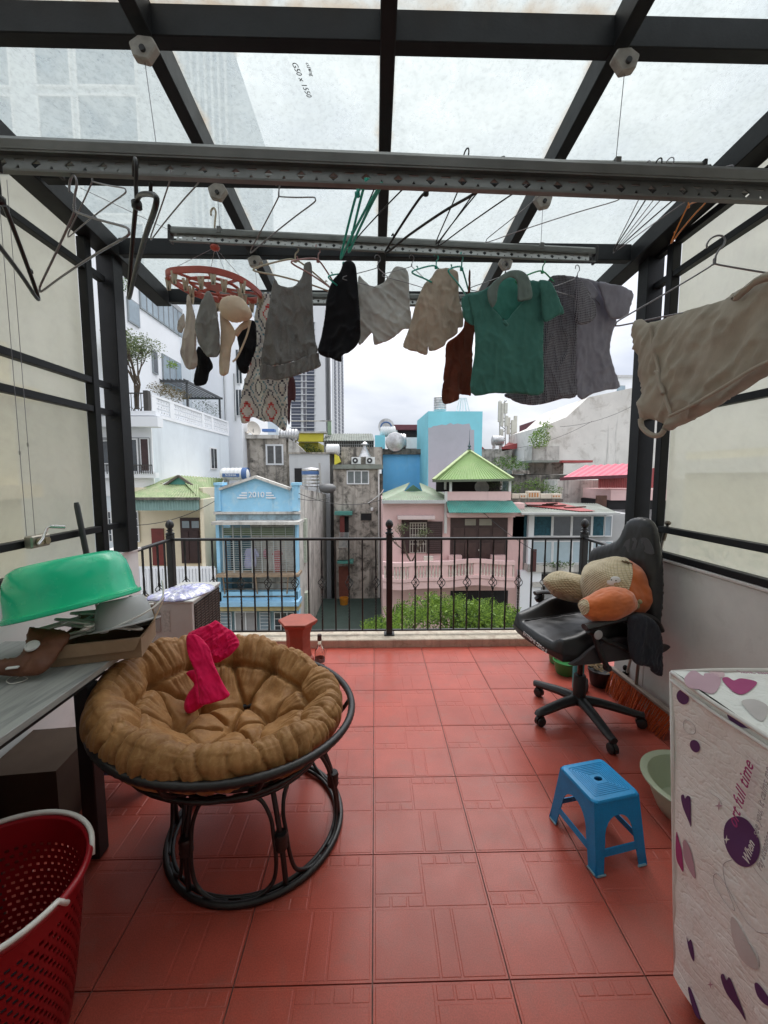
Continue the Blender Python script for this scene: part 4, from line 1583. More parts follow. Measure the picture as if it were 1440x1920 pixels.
# ---- dark concrete house
Y = 24
t = house('concrete_house', 'narrow dark stained concrete house with white triple window', 'house', 670, Y)
fb(t, 'wall', 625, 880, 712, None, Y, 8, conc)
fb(t, 'side_strip', 712.5, 888, 718, None, Y + .2, 7, conc_d)
fb(t, 'roof', 624, 871, 718, 879, Y - .25, 3, rgrey)
fb(t, 'rear_wall', 640, 838, 717, 871, Y + 2.6, 4, conc)
window(t, 650, 882, 692, 908, Y, 3, gm=M('glass_grey', (.16, .18, .18), .3, .2), fw=2)
fb(t, 'canopy', 627, 960, 660, 966, Y - .7, .7, rteal)
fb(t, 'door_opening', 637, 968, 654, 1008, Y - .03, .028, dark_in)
fb(t, 'door', 637, 968, 646, 1006, Y - .5, .06, red_door)
window(t, 676, 962, 697, 976, Y, 1, gm=dark_in, fm=conc_d, fw=1)
fb(t, 'balcony_wall', 632, 1028, 655, 1050, Y - .6, .5, conc)
fb(t, 'canopy', 632, 1053, 662, 1057, Y - .8, .8, rteal)
fb(t, 'door', 635, 1062, 655, 1118, Y - .05, .045, M('brick_red_door', (.19, .06, .04), .7, .2))
m = MB()
for i in range(8):
    a = onY(636 + i * 2.4, 998, Y - .6); m.box(a.x, a.x + .03, Y - .62, Y - .6, a.z - .9, a.z)
m.build('balcony_bars', M('bar_pale', (.5, .5, .5)), t)
MB().tube([onY(710, 880, Y - .1), onY(711, 1120, Y - .1)], .045, 8).build('drain_pipe', M('pipe_white', (.62, .62, .6), .5, .1), t)
MB().tube(smooth_path([onY(689, 944, Y - .1), onY(702, 935, Y - .1), onY(714, 925, Y - .15), onY(719, 918, Y - .2)], 4), .03, 6).build('hose', M('pipe_white', (.6, .6, .6)), t)
o = fb(t, 'lamp', 695, 952, 700, 958, Y - .2, .19, tankw, bevel=.03)
for k, (px, lab) in enumerate(((659, 'left of the two outdoor condensers on the dark concrete house'), (686, 'right of the two outdoor condensers on the dark concrete house'))):
    Yc = Y + .3
    a = onY(px, 857, Yc)
    c = thing('condenser_unit', lab, 'air conditioner', (a.x, Yc, onY(px, 870, Yc).z), group='condensers on the concrete house')
    fb(c, 'casing', px, 857, px + 17, 870, Yc, .5, tankw, bevel=.01)
    cc = onY(px + 7, 863.5, Yc - .015)
    MB().lathe([(.165, 0), (.165, .02)], cc, 16, rot=Matrix.Rotation(PI / 2, 3, 'X')).build('fan_grille', plast_dk, c)
    MB().lathe([(.06, 0), (.06, .02)], cc + Vector((0, -.03, 0)), 12, rot=Matrix.Rotation(PI / 2, 3, 'X')).build('fan_hub', tankw, c)
v = thing('roof_vent', 'steel cone roof vent with cap above the two condensers', 'vent', onY(684, 858, Y + 2))
MB().lathe([(.42, 0), (.10, .62), (.10, .75)], onY(684, 857, Y + 2) , 16).build('cone', stainless, v, smooth=40)
MB().lathe([(.14, .0), (.24, .04), (.24, .12), (.14, .16), (.1, .22), (0, .25)], onY(684, 857, Y + 2) + Vector((0, 0, .72)), 16).build('cap', stainless, v, smooth=40)
# yard between the walls
y0 = onZ(650, 1130, -6.2).y
fy = MB().box(XS, onY(718, 1000, 22).x, 15, 24, -8, -6.0)
tag(fy.build('yard_roof', M('yard_green', (.035, .06, .05), .6, .2, 2)), kind='structure')
cr_ = thing('bucket', 'small orange yellow bucket on the green yard below the brick red door', 'bucket', onZ(645, 1128, -6))
MB().lathe([(.22, 0), (.26, .4), (.24, .4), (.2, .03), (0, .03)], onZ(645, 1133, -6), 14).build('bucket_body', M('bucket_orange', (.5, .2, .02), .5), cr_)
q = MB().box(0, .8, 0, .5, 0, .25)
q.v = [tuple(Vector(p) + onZ(664, 1122, -6)) for p in q.v]
tag(q.build('foam_box', tankw, bevel=.02), 'white foam box lying on the green yard', 'box')

# ---- cyan/blue houses
Y = 28
t = house('blue_block', 'bright blue block with dark stained roof edge in the middle', 'building', 757, Y)
fb(t, 'wall', 718, 852, 800, None, Y, 6, blue_dp)
fb(t, 'roof_edge', 716, 842, 801, 852, Y - .3, 6.5, conc_d)
fb(t, 'roof_parapet', 703, 816, 722, 841, Y + 3, 3, cyan_p)
fb(t, 'roof_parapet', 756, 820, 786, 841, Y + 3, 3, tankw)
tk = tank_h('round steel tank end facing the terrace on the bright blue block', 727, 762, 830, Y + .5, None, r=.62, bands=False, mat=stainless)
c = onY(741, 829, Y - .35)
MB().lathe([(.66, 0), (.62, -.14), (.4, -.2), (.15, -.24), (0, -.24)], c, 24, rot=Matrix.Rotation(-PI / 2, 3, 'X')).build('end_cap', stainless, tk, smooth=50)
tk = tank_h('higher steel tank with blue arc label on the cyan parapet', 712, 742, 809, Y + 4, None, r=.42, bands=False, mat=tankw)
c = onY(724, 800, Y + 3.9)
MB().lathe([(.62, 0), (.62, .08)], c, 24, rot=Matrix.Rotation(PI / 2, 3, 'X')).build('round_end', stainless, tk, smooth=50)
MB().tube([c + Vector((.42 * math.cos(k * PI / 8), -.10, .42 * math.sin(k * PI / 8) - .08)) for k in range(9)], .06, 6).build('arc_label', tankb, tk)
t = house('red_shed', 'small maroon roofed shelter left of the blue and grey tower', 'shelter', 765, Y + 6)
fb(t, 'roof', 736, 796, 790, 806, Y + 6, 3, M('maroon', (.12, .03, .04), .6, .15), bevel=.02)
fb(t, 'wall', 745, 806, 790, 815, Y + 6.4, 2.5, dark_in)
fb(t, 'post', 743, 805, 745, 820, Y + 6.1, .1, tankw)
Y = 25
t = house('blue_tower', 'tall house painted cyan at the top and left raw grey below', 'house', 845, Y)
fb(t, 'wall', 803, 771, 889, None, Y, 4.4, cyan_p)
# bare grey render with a ragged upper edge
P = [onY(803, 940, Y - .012), onY(889, 940, Y - .012)]
edge = [(889, 806), (884, 806), (880, 794), (874, 795), (868, 796), (858, 794), (850, 796), (845, 793), (836, 797), (828, 796), (820, 798), (812, 799), (808, 802), (803, 802)]
P += [onY(a, b, Y - .012) for a, b in edge]
MB().prism(P, (0, .01, 0)).build('bare_render', grey_p, t)
xl_, xr_ = onY(803, 800, Y).x, onY(786, 800, Y + 4.4).x
x2_, y2_ = xl_ , Y
a = onY(803, 771, Y); b = onY(786, 800, Y + 3.0)
MB().hexa([(b.x, Y + 4.4, GZ), (a.x - .004, Y + .01, GZ), (a.x - .002, Y + 4.39, GZ), (b.x + .01, Y + 4.42, GZ), (b.x, Y + 4.4, a.z), (a.x - .004, Y + .01, a.z - .004), (a.x - .002, Y + 4.39, a.z - .004), (b.x + .01, Y + 4.42, a.z)]).build('side_wall', cyan_p, t)
tank_v('upright steel tank on top of the cyan and grey tower', 825, 743, 770, 23, Y + 2.5, legs=False)
m = thing('tank_stand', 'white tapered frame standing on top of the cyan and grey tower', 'frame', onY(867, 771, Y + 2))
for k in range(5):
    u = k / 4
    MB().tube([onY(856 + 24 * u, 771, Y + 2 + .3 * (k % 2)), onY(862 + 12 * u, 747, Y + 2)], .035, 6).build('leg', tankw, m)
MB().beam(onY(861, 747, Y + 2), onY(875, 747, Y + 2), .08, .08).build('top_bar', tankw, m)

# ---- pink house
Y = 17.5
t = house('pink_house', 'pink house with balustraded balcony, dark shutters and green roofs', 'house', 830, Y)
fb(t, 'wall', 718, 944, 966, None, Y, 8, pink_p)
fb(t, 'gutter', 716, 938, 836, 944, Y - .5, .5, M('gutter_grey', (.45, .46, .45), .5, .1))
A = onY(717, 938, Y - .45); B = onY(834, 938, Y - .45); Cc = onY(792, 921, Y + 1.4); D = onY(757, 921, Y + 1.4)
MB().corr(A, B, Cc, D, 24, .02).build('roof', rgreen2, t, smooth=60)
apx = onY(768, 905, Y + 3.2)
MB().corr(onY(717, 925, Y + 6), A, D, apx, 14, .02).build('roof', rgreen2, t, smooth=60)
MB().corr(B, onY(834, 925, Y + 6), apx + Vector((.5, 0, 0)), Cc, 14, .02).build('roof', rgreen2, t, smooth=60)
MB().prism([onY(759, 921, Y + 1.35), onY(791, 921, Y + 1.35), onY(775, 909, Y + 1.35)], (0, .1, 0)).build('gable', M('gable_green', (.06, .14, .09), .6), t)
o = fb(t, 'canopy', 746, 968, 816, 974, Y - .55, .55, M('pink_pale', (.62, .50, .48), .8, .05))
fb(t, 'window_recess', 753, 975, 801, 1037, Y - .02, .018, brown_w)
o = fb(t, 'shutter', 801, 978, 829, 1038, Y - .08, .05, brown_w)
for k in range(14):
    fb(o, 'louvre', 804, 982 + k * 4, 826, 984 + k * 4, Y - .10, .018, M('brown_edge', (.07, .04, .04), .5))
o = fb(t, 'shutter', 753, 978, 767, 1038, Y - .08, .05, brown_w)
m = MB()
for i in range(7):
    p = onY(769 + i * 5, 980, Y - .1); q = onY(769 + i * 5, 1036, Y - .1)
    m.box(p.x - .012, p.x + .012, Y - .12, Y - .1, q.z, p.z)
for i in range(6):
    p = onY(771.5 + i * 5, 984, Y - .11)
    m.tube([p + Vector((.055 * math.cos(k * PI / 4), 0, .055 * math.sin(k * PI / 4))) for k in range(8)], .010, 4, closed=True)
    m.tube([p + Vector((.04 * math.cos(k * PI / 4), 0, .09 * math.sin(k * PI / 4) - .6)) for k in range(8)], .009, 4, closed=True)
for y in (980, 991, 1003, 1020, 1036):
    p = onY(768, y, Y - .1); q = onY(800, y, Y - .1)
    m.box(p.x, q.x, Y - .115, Y - .1, p.z - .012, p.z + .012)
m.build('window_grille', M('grille_pale', (.50, .46, .40), .5, .1), t)
# big dark doors
dz = fb(t, 'door', 845, 971, 950, 1055, Y - .04, .035, brown_w)
for x0, x1 in ((872, 892), (899, 922)):
    fb(dz, 'pane', x0, 973, x1, 985, Y - .06, .018, M('glass_milky', (.25, .24, .20), .3, .1))
for x0 in (850, 872, 898, 924):
    for y0, y1 in ((990, 1012), (1018, 1046)):
        fb(dz, 'door_panel', x0, y0, x0 + 20, y1, Y - .065, .022, M('brown_light', (.06, .032, .03), .45))
for x0 in (897, 901):
    fb(dz, 'handle', x0, 1030, x0 + 1.5, 1033, Y - .1, .03, stainless)
fb(t, 'step_wall', 842, 1042, 866, 1056, Y - .3, .25, pink_p)
fb(t, 'step_wall', 922, 1042, 950, 1056, Y - .3, .25, pink_p)
# upper terrace
fb(t, 'terrace_parapet', 838, 922, 958, 938, Y - .1, .4, pink_p)
o = MB()
A = onY(842, 961, Y - 1.0); B = onY(978, 961, Y - 1.0); Cc = onY(960, 939, Y - .1); D = onY(836, 939, Y - .1)
o.corr(A, B, Cc, D, 40, .018); o.build('awning', rteal, t, smooth=60)
fb(t, 'beam', 840, 962, 966, 970, Y - .5, .5, pink_p)
fb(t, 'drain', 834, 922, 838, 1000, Y - .18, .08, M('pipe_white', (.6, .6, .6)))
# balcony: curved slab and balustrade
xs0, xs1 = 718, 967
def bfront(px):
    u = (px - 718) / 249
    return Y - 1.15 - .25 * math.sin(u * PI * 2.0 + .3) - .1 * math.sin(u * PI * 5)
pts = [px for px in range(718, 968, 8)]
def curve_band(name, y0, y1, off, th, mat):
    m = MB()
    f = [onY(px, y0, bfront(px) - off) for px in pts]
    m2 = [onY(px, y1, bfront(px) - off) for px in pts]
    z1 = onY(840, y0, Y - 1.15).z; z0 = onY(840, y1, Y - 1.15).z
    V = []
    for a in f:
        V += [(a.x, a.y, z0), (a.x, a.y, z1), (a.x, a.y + th, z1), (a.x, a.y + th, z0)]
    F = []
    for i in range(len(f) - 1):
        for k in range(4):
            k2 = (k + 1) % 4
            F.append((i * 4 + k, (i + 1) * 4 + k, (i + 1) * 4 + k2, i * 4 + k2))
    F += [(0, 1, 2, 3), tuple((len(f) - 1) * 4 + k for k in (3, 2, 1, 0))]
    m.add(V, F)
    return m.build(name, mat, t, smooth=50)
curve_band('balcony_rail', 1052, 1059, .04, .22, pink_p)
curve_band('balcony_base', 1082, 1088, .04, .24, pink_p)
curve_band('balcony_slab', 1089, 1102, .0, 1.2, pink_p)
bal = None
zt_ = onY(840, 1059, Y - 1.15).z; zb_ = onY(840, 1082, Y - 1.15).z; hh = zt_ - zb_
i = 0
for px in range(722, 966, 6):
    c = onY(px, 1082, bfront(px) + .05)
    if (px - 722) % 60 >= 48:
        o = MB().box(c.x - .07, c.x + .07, c.y - .06, c.y + .06, zb_, zt_).build('pier', pink_p, t)
        continue
    if bal is None:
        bal = MB().lathe([(.05, 0), (.05, hh * .1), (.03, hh * .16), (.055, hh * .32), (.045, hh * .5), (.025, hh * .72), (.035, hh * .86), (.05, hh * .92), (.05, hh)], (0, 0, 0), 8)
        bal = bal.build('baluster', M('pink_cream', (.60, .52, .46), .7, .1), t, local=True, smooth=50)
        o = bal
    else:
        o = inst(bal, 'baluster', t, (0, 0, 0))
    o.location = WM[t.name].inverted() @ Vector((c.x, c.y, zb_))
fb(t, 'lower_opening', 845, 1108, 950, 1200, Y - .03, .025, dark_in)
fb(t, 'planter', 795, 1044, 812, 1052, Y - 1.1, .2, M('pot_cream', (.55, .5, .44), .8))
# pavilion with bright green pyramid roof
t = house('roof_pavilion', 'open roof pavilion with bright green pyramid roof and finial on the pink house', 'pavilion', 890, Y)
e = [onY(813, 900, Y - .4), onY(962, 898, Y - .4), onY(948, 896, Y + 3.8), onY(826, 896, Y + 3.8)]
ap = onY(880, 845, Y + 1.6)
for k in range(4):
    p, q = e[k], e[(k + 1) % 4]
    MB().corr(p, q, ap + (q - p) * .004, ap, 26 if k % 2 == 0 else 20, .018).build('roof', rbright, t, smooth=60)
    MB().beam(p + Vector((0, 0, .03)), ap + Vector((0, 0, .03)), .16, .05).build('ridge', M('ridge_green', (.30, .38, .16), .5), t)
    MB().beam(p - Vector((0, 0, .04)), q - Vector((0, 0, .04)), .1, .10).build('fascia', M('fascia_dark', (.10, .12, .08), .6), t)
MB().lathe([(.05, 0), (.1, .06), (.04, .14), (.09, .2), (.03, .3), (.012, .5), (.006, .95), (0, 1.0)], ap, 10).build('finial', M('finial', (.05, .09, .10), .5), t)
for px, yy in ((845, Y), (956, Y), (835, Y + 3.2), (940, Y + 3.2)):
    a = onY(px, 901, yy)
    MB().box(a.x - .05, a.x + .05, yy - .05, yy + .05, onY(px, 923, Y).z, a.z).build('post', tankw, t)
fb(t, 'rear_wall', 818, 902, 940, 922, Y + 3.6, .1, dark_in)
q = thing('satellite_dish', 'grey satellite dish in the shade under the bright green pavilion roof', 'satellite dish', onY(903, 921, Y + 1), group='satellite dishes on roofs')
MB().lathe([(0, -.06), (.2, -.04), (.33, .04), (.32, .05), (.2, -.02), (0, -.04)], onY(903, 914, Y + 1), 20, rot=Matrix.Rotation(R(75), 3, 'X')).build('dish', M('dish_grey', (.3, .3, .3), .5), q, smooth=60)
MB().tube([onY(903, 914, Y + 1), onY(903, 921, Y + 1)], .03, 6).build('mast', plast_grey, q)
lm = MB(); leaves(lm, [(onY(938, 912, Y + 2.2), .6, .4, .3), (onY(925, 908, Y + 2.6), .5, .3, .2)], 500, .05, 18)
tag(lm.build('terrace_plant', leaf_d), 'dark plant under the right side of the green pavilion roof', 'plant')
tree('bare bonsai shrub with pale twigs on the pink balcony', onY(772, 1056, Y - 1.0), 1.6, 1.6, leaf_g, 900, .035, name='bonsai', seed=12, stems=3, depth=3, tipr=.10)

# ---- house at right with enclosed glazed balcony
Y = 17.0
t = house('glazed_house', 'white house with long glazed balcony, blue curtains and patched grey red roof', 'house', 1060, Y)
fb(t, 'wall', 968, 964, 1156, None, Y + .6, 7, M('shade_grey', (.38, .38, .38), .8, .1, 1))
A = onY(978, 963, Y - .8); B = onY(1162, 963, Y - .8); Cc = onY(1120, 944, Y + 3); D = onY(962, 940, Y + 3)
MB().corr(A, B, Cc, D, 36, .012).build('roof', rgrey, t, smooth=60)
def onplane(u, v, dz=.03):
    p = (A * (1 - u) + B * u) * (1 - v) + (D * (1 - u) + Cc * u) * v
    return p + Vector((0, -.01, dz))
MB().prism([onplane(.12, .55), onplane(.62, .12), onplane(.78, .14), onplane(.50, .98), onplane(.12, .98)], (0, 0, .012)).build('roof_patch', rred, t)
for u, v in ((.3, .6), (.42, .5), (.5, .35), (.62, .4), (.36, .7)):
    p = onplane(u, v, .06)
    MB().beam(p, p + Vector((.5, .1, .02)), .16, .05).build('roof_scrap', M('scrap', (.09, .04, .03), .9), t)
MB().beam(A, B, .1, .08).build('gutter', M('gutter_grey', (.4, .4, .4)), t)
for (x0, x1, gm) in ((993, 1034, curtain), (1036, 1070, glass_d), (1072, 1108, glass_d), (1110, 1132, curtain), (1133, 1146, glass_b)):
    window(t, x0, 966, x1, 1006, Y + .5, 1, gm=gm, fw=2)
    window(t, x0, 1014, x1, 1056, Y + .5, 1, gm=M('panel_pale', (.40, .50, .55), .4, .05), fw=2, name='panel')
fb(t, 'corner_post', 992, 964, 999, 1060, Y + .3, .2, white_p)
fb(t, 'side_opening', 962, 968, 992, 1012, Y + .5, .09, curtain)
fb(t, 'sill', 990, 1060, 1156, 1072, Y, .6, conc_l)
fb(t, 'lower_wall', 976, 1072, 1000, None, Y + .1, .4, white_p)
fb(t, 'lower_opening', 1002, 1078, 1060, 1092, Y + .45, .1, dark_in)
fb(t, 'ledge', 1000, 1092, 1100, 1100, Y, .6, conc_l)
fb(t, 'sign_board', 996, 1030, 1005, 1072, Y - .3, .05, M('maroon_dark', (.07, .02, .02), .6))
lm = MB(); leaves(lm, [(onY(1050, 1058, Y - .1), .8, .2, .16), (onY(1102, 1062, Y - .1), .3, .2, .2)], 500, .05, 28)
tag(lm.build('window_box_plants', leaf_m), 'low green plants on the sill of the glazed balcony', 'plant', kind='stuff')
for k, (pa, pb) in enumerate((((998, 968), (985, 1040)), ((985, 1040), (1030, 1090)))):
    pass
fb(t, 'brick_wall', 1148, 975, 1200, None, Y + 1, 4, M('brick_grey', (.20, .19, .19), .9, .3, 6))
# foam planters on the roof edge
Y = 18.2
k = 0
for x0, x1, lab in ((960, 974, 'pale foam planter box first from the pavilion'), (975, 989, 'stained foam planter box second from the pavilion'), (990, 1013, 'taller foam crate with orange stripes in the middle of the planter row'), (1014, 1034, 'white foam planter box right of the striped crate'), (1035, 1053, 'orange and white foam box at the right end of the planter row')):
    o = thing('planter_box', lab, 'planter', onY((x0 + x1) / 2, 935, Y), group='foam planter boxes on the roof edge')
    tp = 921 if k == 2 else 926
    fb(o, 'box_body', x0, tp, x1, 935, Y, .35, M('foam', (.62, .56, .46), .8, .1), bevel=.01)
    if k in (1, 2, 4):
        for xx in range(x0 + 2, x1 - 3, 5):
            fb(o, 'stripe', xx, tp + 3, xx + 2.5, 932, Y - .01, .008, M('foam_orange', (.5, .22, .08), .8))
    k += 1
q = fb(None, 'planter_shelf', 958, 936, 1056, 942, Y - .1, .6, conc_d)
tag(q, 'dark shelf carrying the row of foam planters', 'shelf')
lm = MB(); leaves(lm, [(onY(1004, 910, Y + .6), .75, .3, .35), (onY(1035, 918, Y + .5), .55, .3, .22), (onY(965, 915, Y + .5), .35, .3, .3)], 1500, .05, 38)
tag(lm.build('planter_greens', leaf_m), 'green plants growing in the row of foam planters', 'plant')
# ---- walls and roofs at right
Y = 26
t = house('old_wall_house', 'dark stained concrete terrace walls with weeds right of the pavilion', 'building', 1010, Y)
fb(t, 'wall', 958, 890, 1056, None, Y, 6, conc_d)
fb(t, 'upper_wall', 990, 868, 1056, 889, Y + 1.5, 4, conc)
fb(t, 'wall', 1046, 900, 1150, None, Y - 2, 4, conc_l)
fb(t, 'roof_slab', 960, 882, 992, 889, Y - .3, 3, conc)
for k in range(2):
    A = onY(985 + k * 55, 866, Y + 1); B = onY(1035 + k * 60, 866, Y + 1)
    MB().beam(A, B, 2.2, .14).build('sheet_roof', rgrey if k == 0 else rred, t)
lm = MB(); leaves(lm, [(onY(950, 868, Y - .5), .9, .5, .5), (onY(975, 874, Y), .6, .4, .35)], 900, .08, 48)
tag(lm.build('roof_weeds', leaf_m), 'weeds growing on the old roof slab right of the pavilion roof', 'weeds')
Y = 21
t = house('pink_roof_house', 'house with long pink red metal roof and red louvred gable at right', 'house', 1150, Y)
A = onY(1050, 898, Y - .5); B = onY(1178, 893, Y - .5); Cc = onY(1218, 867, Y + 2.5); D = onY(1096, 873, Y + 2.5)
MB().corr(A, B, Cc, D, 9, .03, sub=10).build('roof', rpink, t, smooth=40)
MB().beam(A, B, .06, .16).build('fascia', M('fascia_maroon', (.10, .02, .03), .6), t)
A2 = onY(1182, 893, Y - .5)
MB().corr(onY(1122, 915, Y), onY(1182, 915, Y), onY(1182, 896, Y), onY(1122, 896, Y), 14, .02).build('gable_cladding', rred, t, smooth=60)
MB().corr(onY(1182, 915, Y), onY(1240, 915, Y + 1), onY(1240, 872, Y + 1), onY(1182, 894, Y), 12, .02).build('gable_cladding', rred, t, smooth=60)
fb(t, 'wall', 1146, 918, 1250, 938, Y + .1, 4, pink_p)
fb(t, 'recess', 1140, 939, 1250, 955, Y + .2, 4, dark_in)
fb(t, 'door', 1119, 929, 1137, 954, Y - .2, .1, M('rust_door', (.10, .05, .035), .8, .2))
fb(t, 'lower_wall', 1140, 956, 1250, None, Y, 5, M('brick_grey', (.2, .2, .2)))
Y = 30
t = house('stained_wall_house', 'large white wall with long rain stains, highest building on the right', 'building', 1120, Y)
P = [onY(1024, 868, Y), onY(1024, 797, Y), onY(1062, 782, Y), onY(1103, 745, Y), onY(1210, 722, Y), onY(1270, 712, Y), onY(1270, 868, Y)]
P[0].z = GZ; P[-1].z = GZ
MB().prism(P, (0, 8, 0)).build('wall', wall_old, t)
fb(t, 'pillar_wall', 998, 836, 1023, None, Y - .3, 1.5, conc_l)
fb(t, 'upper_block', 1160, 708, 1280, 745, Y + 2, 5, white_p)
fb(t, 'roof_cap', 1156, 703, 1280, 708, Y + 1.8, 5.5, M('cap_grey', (.5, .5, .5), .7), )
window(t, 1155, 722, 1172, 740, Y + 1.6, 1, gm=glass_b, fw=1)
lm = MB(); leaves(lm, [(onY(1012, 822, Y - .6), .75, .5, .75), (onY(1022, 800, Y - .5), .5, .4, .4)], 1300, .09, 58)
tag(lm.build('roof_bush', leaf_y), 'yellow green bush at the left end of the stained white wall', 'bush')
Y = 36
t = house('red_roof_house', 'red sheet roof with open side left of the yellow green bush', 'house', 975, Y)
A = onY(941, 840, Y); B = onY(998, 826, Y); Cc = onY(998, 815, Y + 3); D = onY(955, 828, Y + 3)
MB().corr(A, B, Cc, D, 12, .03).build('roof', rred, t, smooth=60)
MB().prism([onY(941, 846, Y), onY(941, 838, Y), onY(998, 824, Y), onY(998, 836, Y)], (0, .1, 0)).build('fascia', rred, t)
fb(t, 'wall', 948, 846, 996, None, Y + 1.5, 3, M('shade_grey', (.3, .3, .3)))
fb(t, 'wall', 905, 842, 941, None, Y, 3, conc)
for px in (941, 978, 996):
    fb(t, 'post', px, 842, px + 1.5, 870, Y + .2, .1, plast_grey)
t = house('maroon_block', 'dark red roof block rising behind the yellow green bush', 'house', 1020, 40)
MB().prism([onY(1001, 806, 40), onY(1001, 789, 40), onY(1030, 779, 40), onY(1046, 779, 40), onY(1046, 806, 40)], (0, 4, 0)).build('wall', M('maroon', (.12, .03, .04)), t)
t = house('small_red_roof', 'small red roof end peeping out right of the cyan and grey tower', 'house', 900, 40)
MB().prism([onY(889, 842, 40), onY(889, 832, 40), onY(905, 838, 40), onY(912, 845, 40)], (0, 4, 0)).build('roof', rred, t)
fb(t, 'wall', 889, 843, 912, None, 40.5, 3, conc_l)
tank_h('small steel tank beside the mobile phone antennas', 922, 944, 826, 37, None, r=.45, bands=False, mat=stainless)
# antennas
def mast(label, px, ptop, pbot, Y, panels):
    a = onY(px, pbot, Y); b = onY(px, ptop, Y)
    t = thing('antenna_mast', label, 'antenna mast', a, group='phone antenna masts')
    w_ = .28
    for sx in (-1, 1):
        MB().tube([(a.x + sx * w_, Y, a.z), (b.x + sx * w_ * .8, Y, b.z)], .05, 6).build('mast_pole', plast_grey, t)
    m = MB()
    n_ = 10
    for i in range(n_):
        z0 = a.z + (b.z - a.z) * i / n_; z1 = a.z + (b.z - a.z) * (i + 1) / n_
        s = 1 if i % 2 else -1
        m.tube([(a.x - s * w_, Y, z0), (a.x + s * w_, Y, z1)], .03, 5)
    m.build('bracing', plast_dk, t)
    for (dx, z0, z1) in panels:
        p = onY(px + dx, z0, Y); q = onY(px + dx, z1, Y)
        MB().box(p.x - .16, p.x + .16, Y - .35, Y - .15, q.z, p.z).build('antenna_panel', M('antenna_beige', (.50, .49, .43), .5, .08), t, bevel=.04)
        MB().tube([(p.x, Y - .15, (p.z + q.z) / 2), (a.x, Y, (p.z + q.z) / 2)], .03, 5).build('arm', plast_dk, t)
mast('taller phone antenna mast with beige panels above the roofs', 942, 751, 842, 38, ((-6, 753, 792), (-2, 757, 800), (5, 756, 776), (6, 780, 800), (-3, 805, 820)))
mast('shorter phone antenna mast with slanted panels on the right of the taller one', 960, 790, 835, 38.5, ((-8, 783, 815), (0, 788, 818), (5, 780, 812)))
# apartment tower far away
Y = 110
t = house('apartment_tower', 'tall white apartment tower with dark window columns in the distance', 'high-rise', 590, Y)
fb(t, 'wall', 541, 560, 620, None, Y, 14, M('tower_white', (.66, .67, .68), .8, .04, .05))
a = onY(620.2, 560, Y + .3); b = onY(643, 560, Y + 14)
MB().hexa([(a.x, a.y, GZ), (a.x + .3, a.y, GZ), (b.x, b.y, GZ), (a.x, b.y, GZ), (a.x, a.y, a.z), (a.x + .3, a.y, a.z), (b.x, b.y, a.z), (a.x, b.y, a.z)]).build('side_wall', M('tower_side', (.62, .63, .65), .8, .04, .05), t)
fb(t, 'stair_strip', 565, 560, 573.5, 812, Y - .3, .29, M('tower_strip', (.10, .10, .12), .6, .1))
for j in range(17):
    y = 604 + j * 12.4
    for x0, x1 in ((546, 564), (575, 589)):
        o = fb(t, 'window', x0, y, x1, y + 10.6, Y - .25, .24, M('tower_glass2', (.05, .06, .09), .3, .3, .1))
        fb(o, 'sill_band', x0, y + 5, x1, y + 6.2, Y - .32, .06, M('tower_band', (.30, .31, .36), .5))
    fb(t, 'slab_edge', 543, y - 1.6, 591, y - .2, Y - .35, .34, M('tower_white', (.6, .6, .6)))
for j in range(34):
    y = 560 + j * 7.4
    for k in range(3):
        u = (k + .35) / 3
        p = Vector(a).lerp(Vector(b), u); p2 = Vector(a).lerp(Vector(b), u + .14)
        z = onY(620, y, Y).z
        d_ = (b - a).normalized(); nn = Vector((d_.y, -d_.x, 0)) * .12
        x_ = a.x + .3 + (b.x - a.x - .3) * u; y_ = a.y + (b.y - a.y) * u
        x2 = a.x + .3 + (b.x - a.x - .3) * (u + .15); y2 = a.y + (b.y - a.y) * (u + .15)
        MB().hexa([(x_, y_, z - .75), (x_ + nn.x, y_ + nn.y, z - .75), (x2 + nn.x, y2 + nn.y, z - .75), (x2, y2, z - .75), (x_, y_, z), (x_ + nn.x, y_ + nn.y, z), (x2 + nn.x, y2 + nn.y, z), (x2, y2, z)]).build('window', M('tower_glass2', (.05, .06, .09)), t)
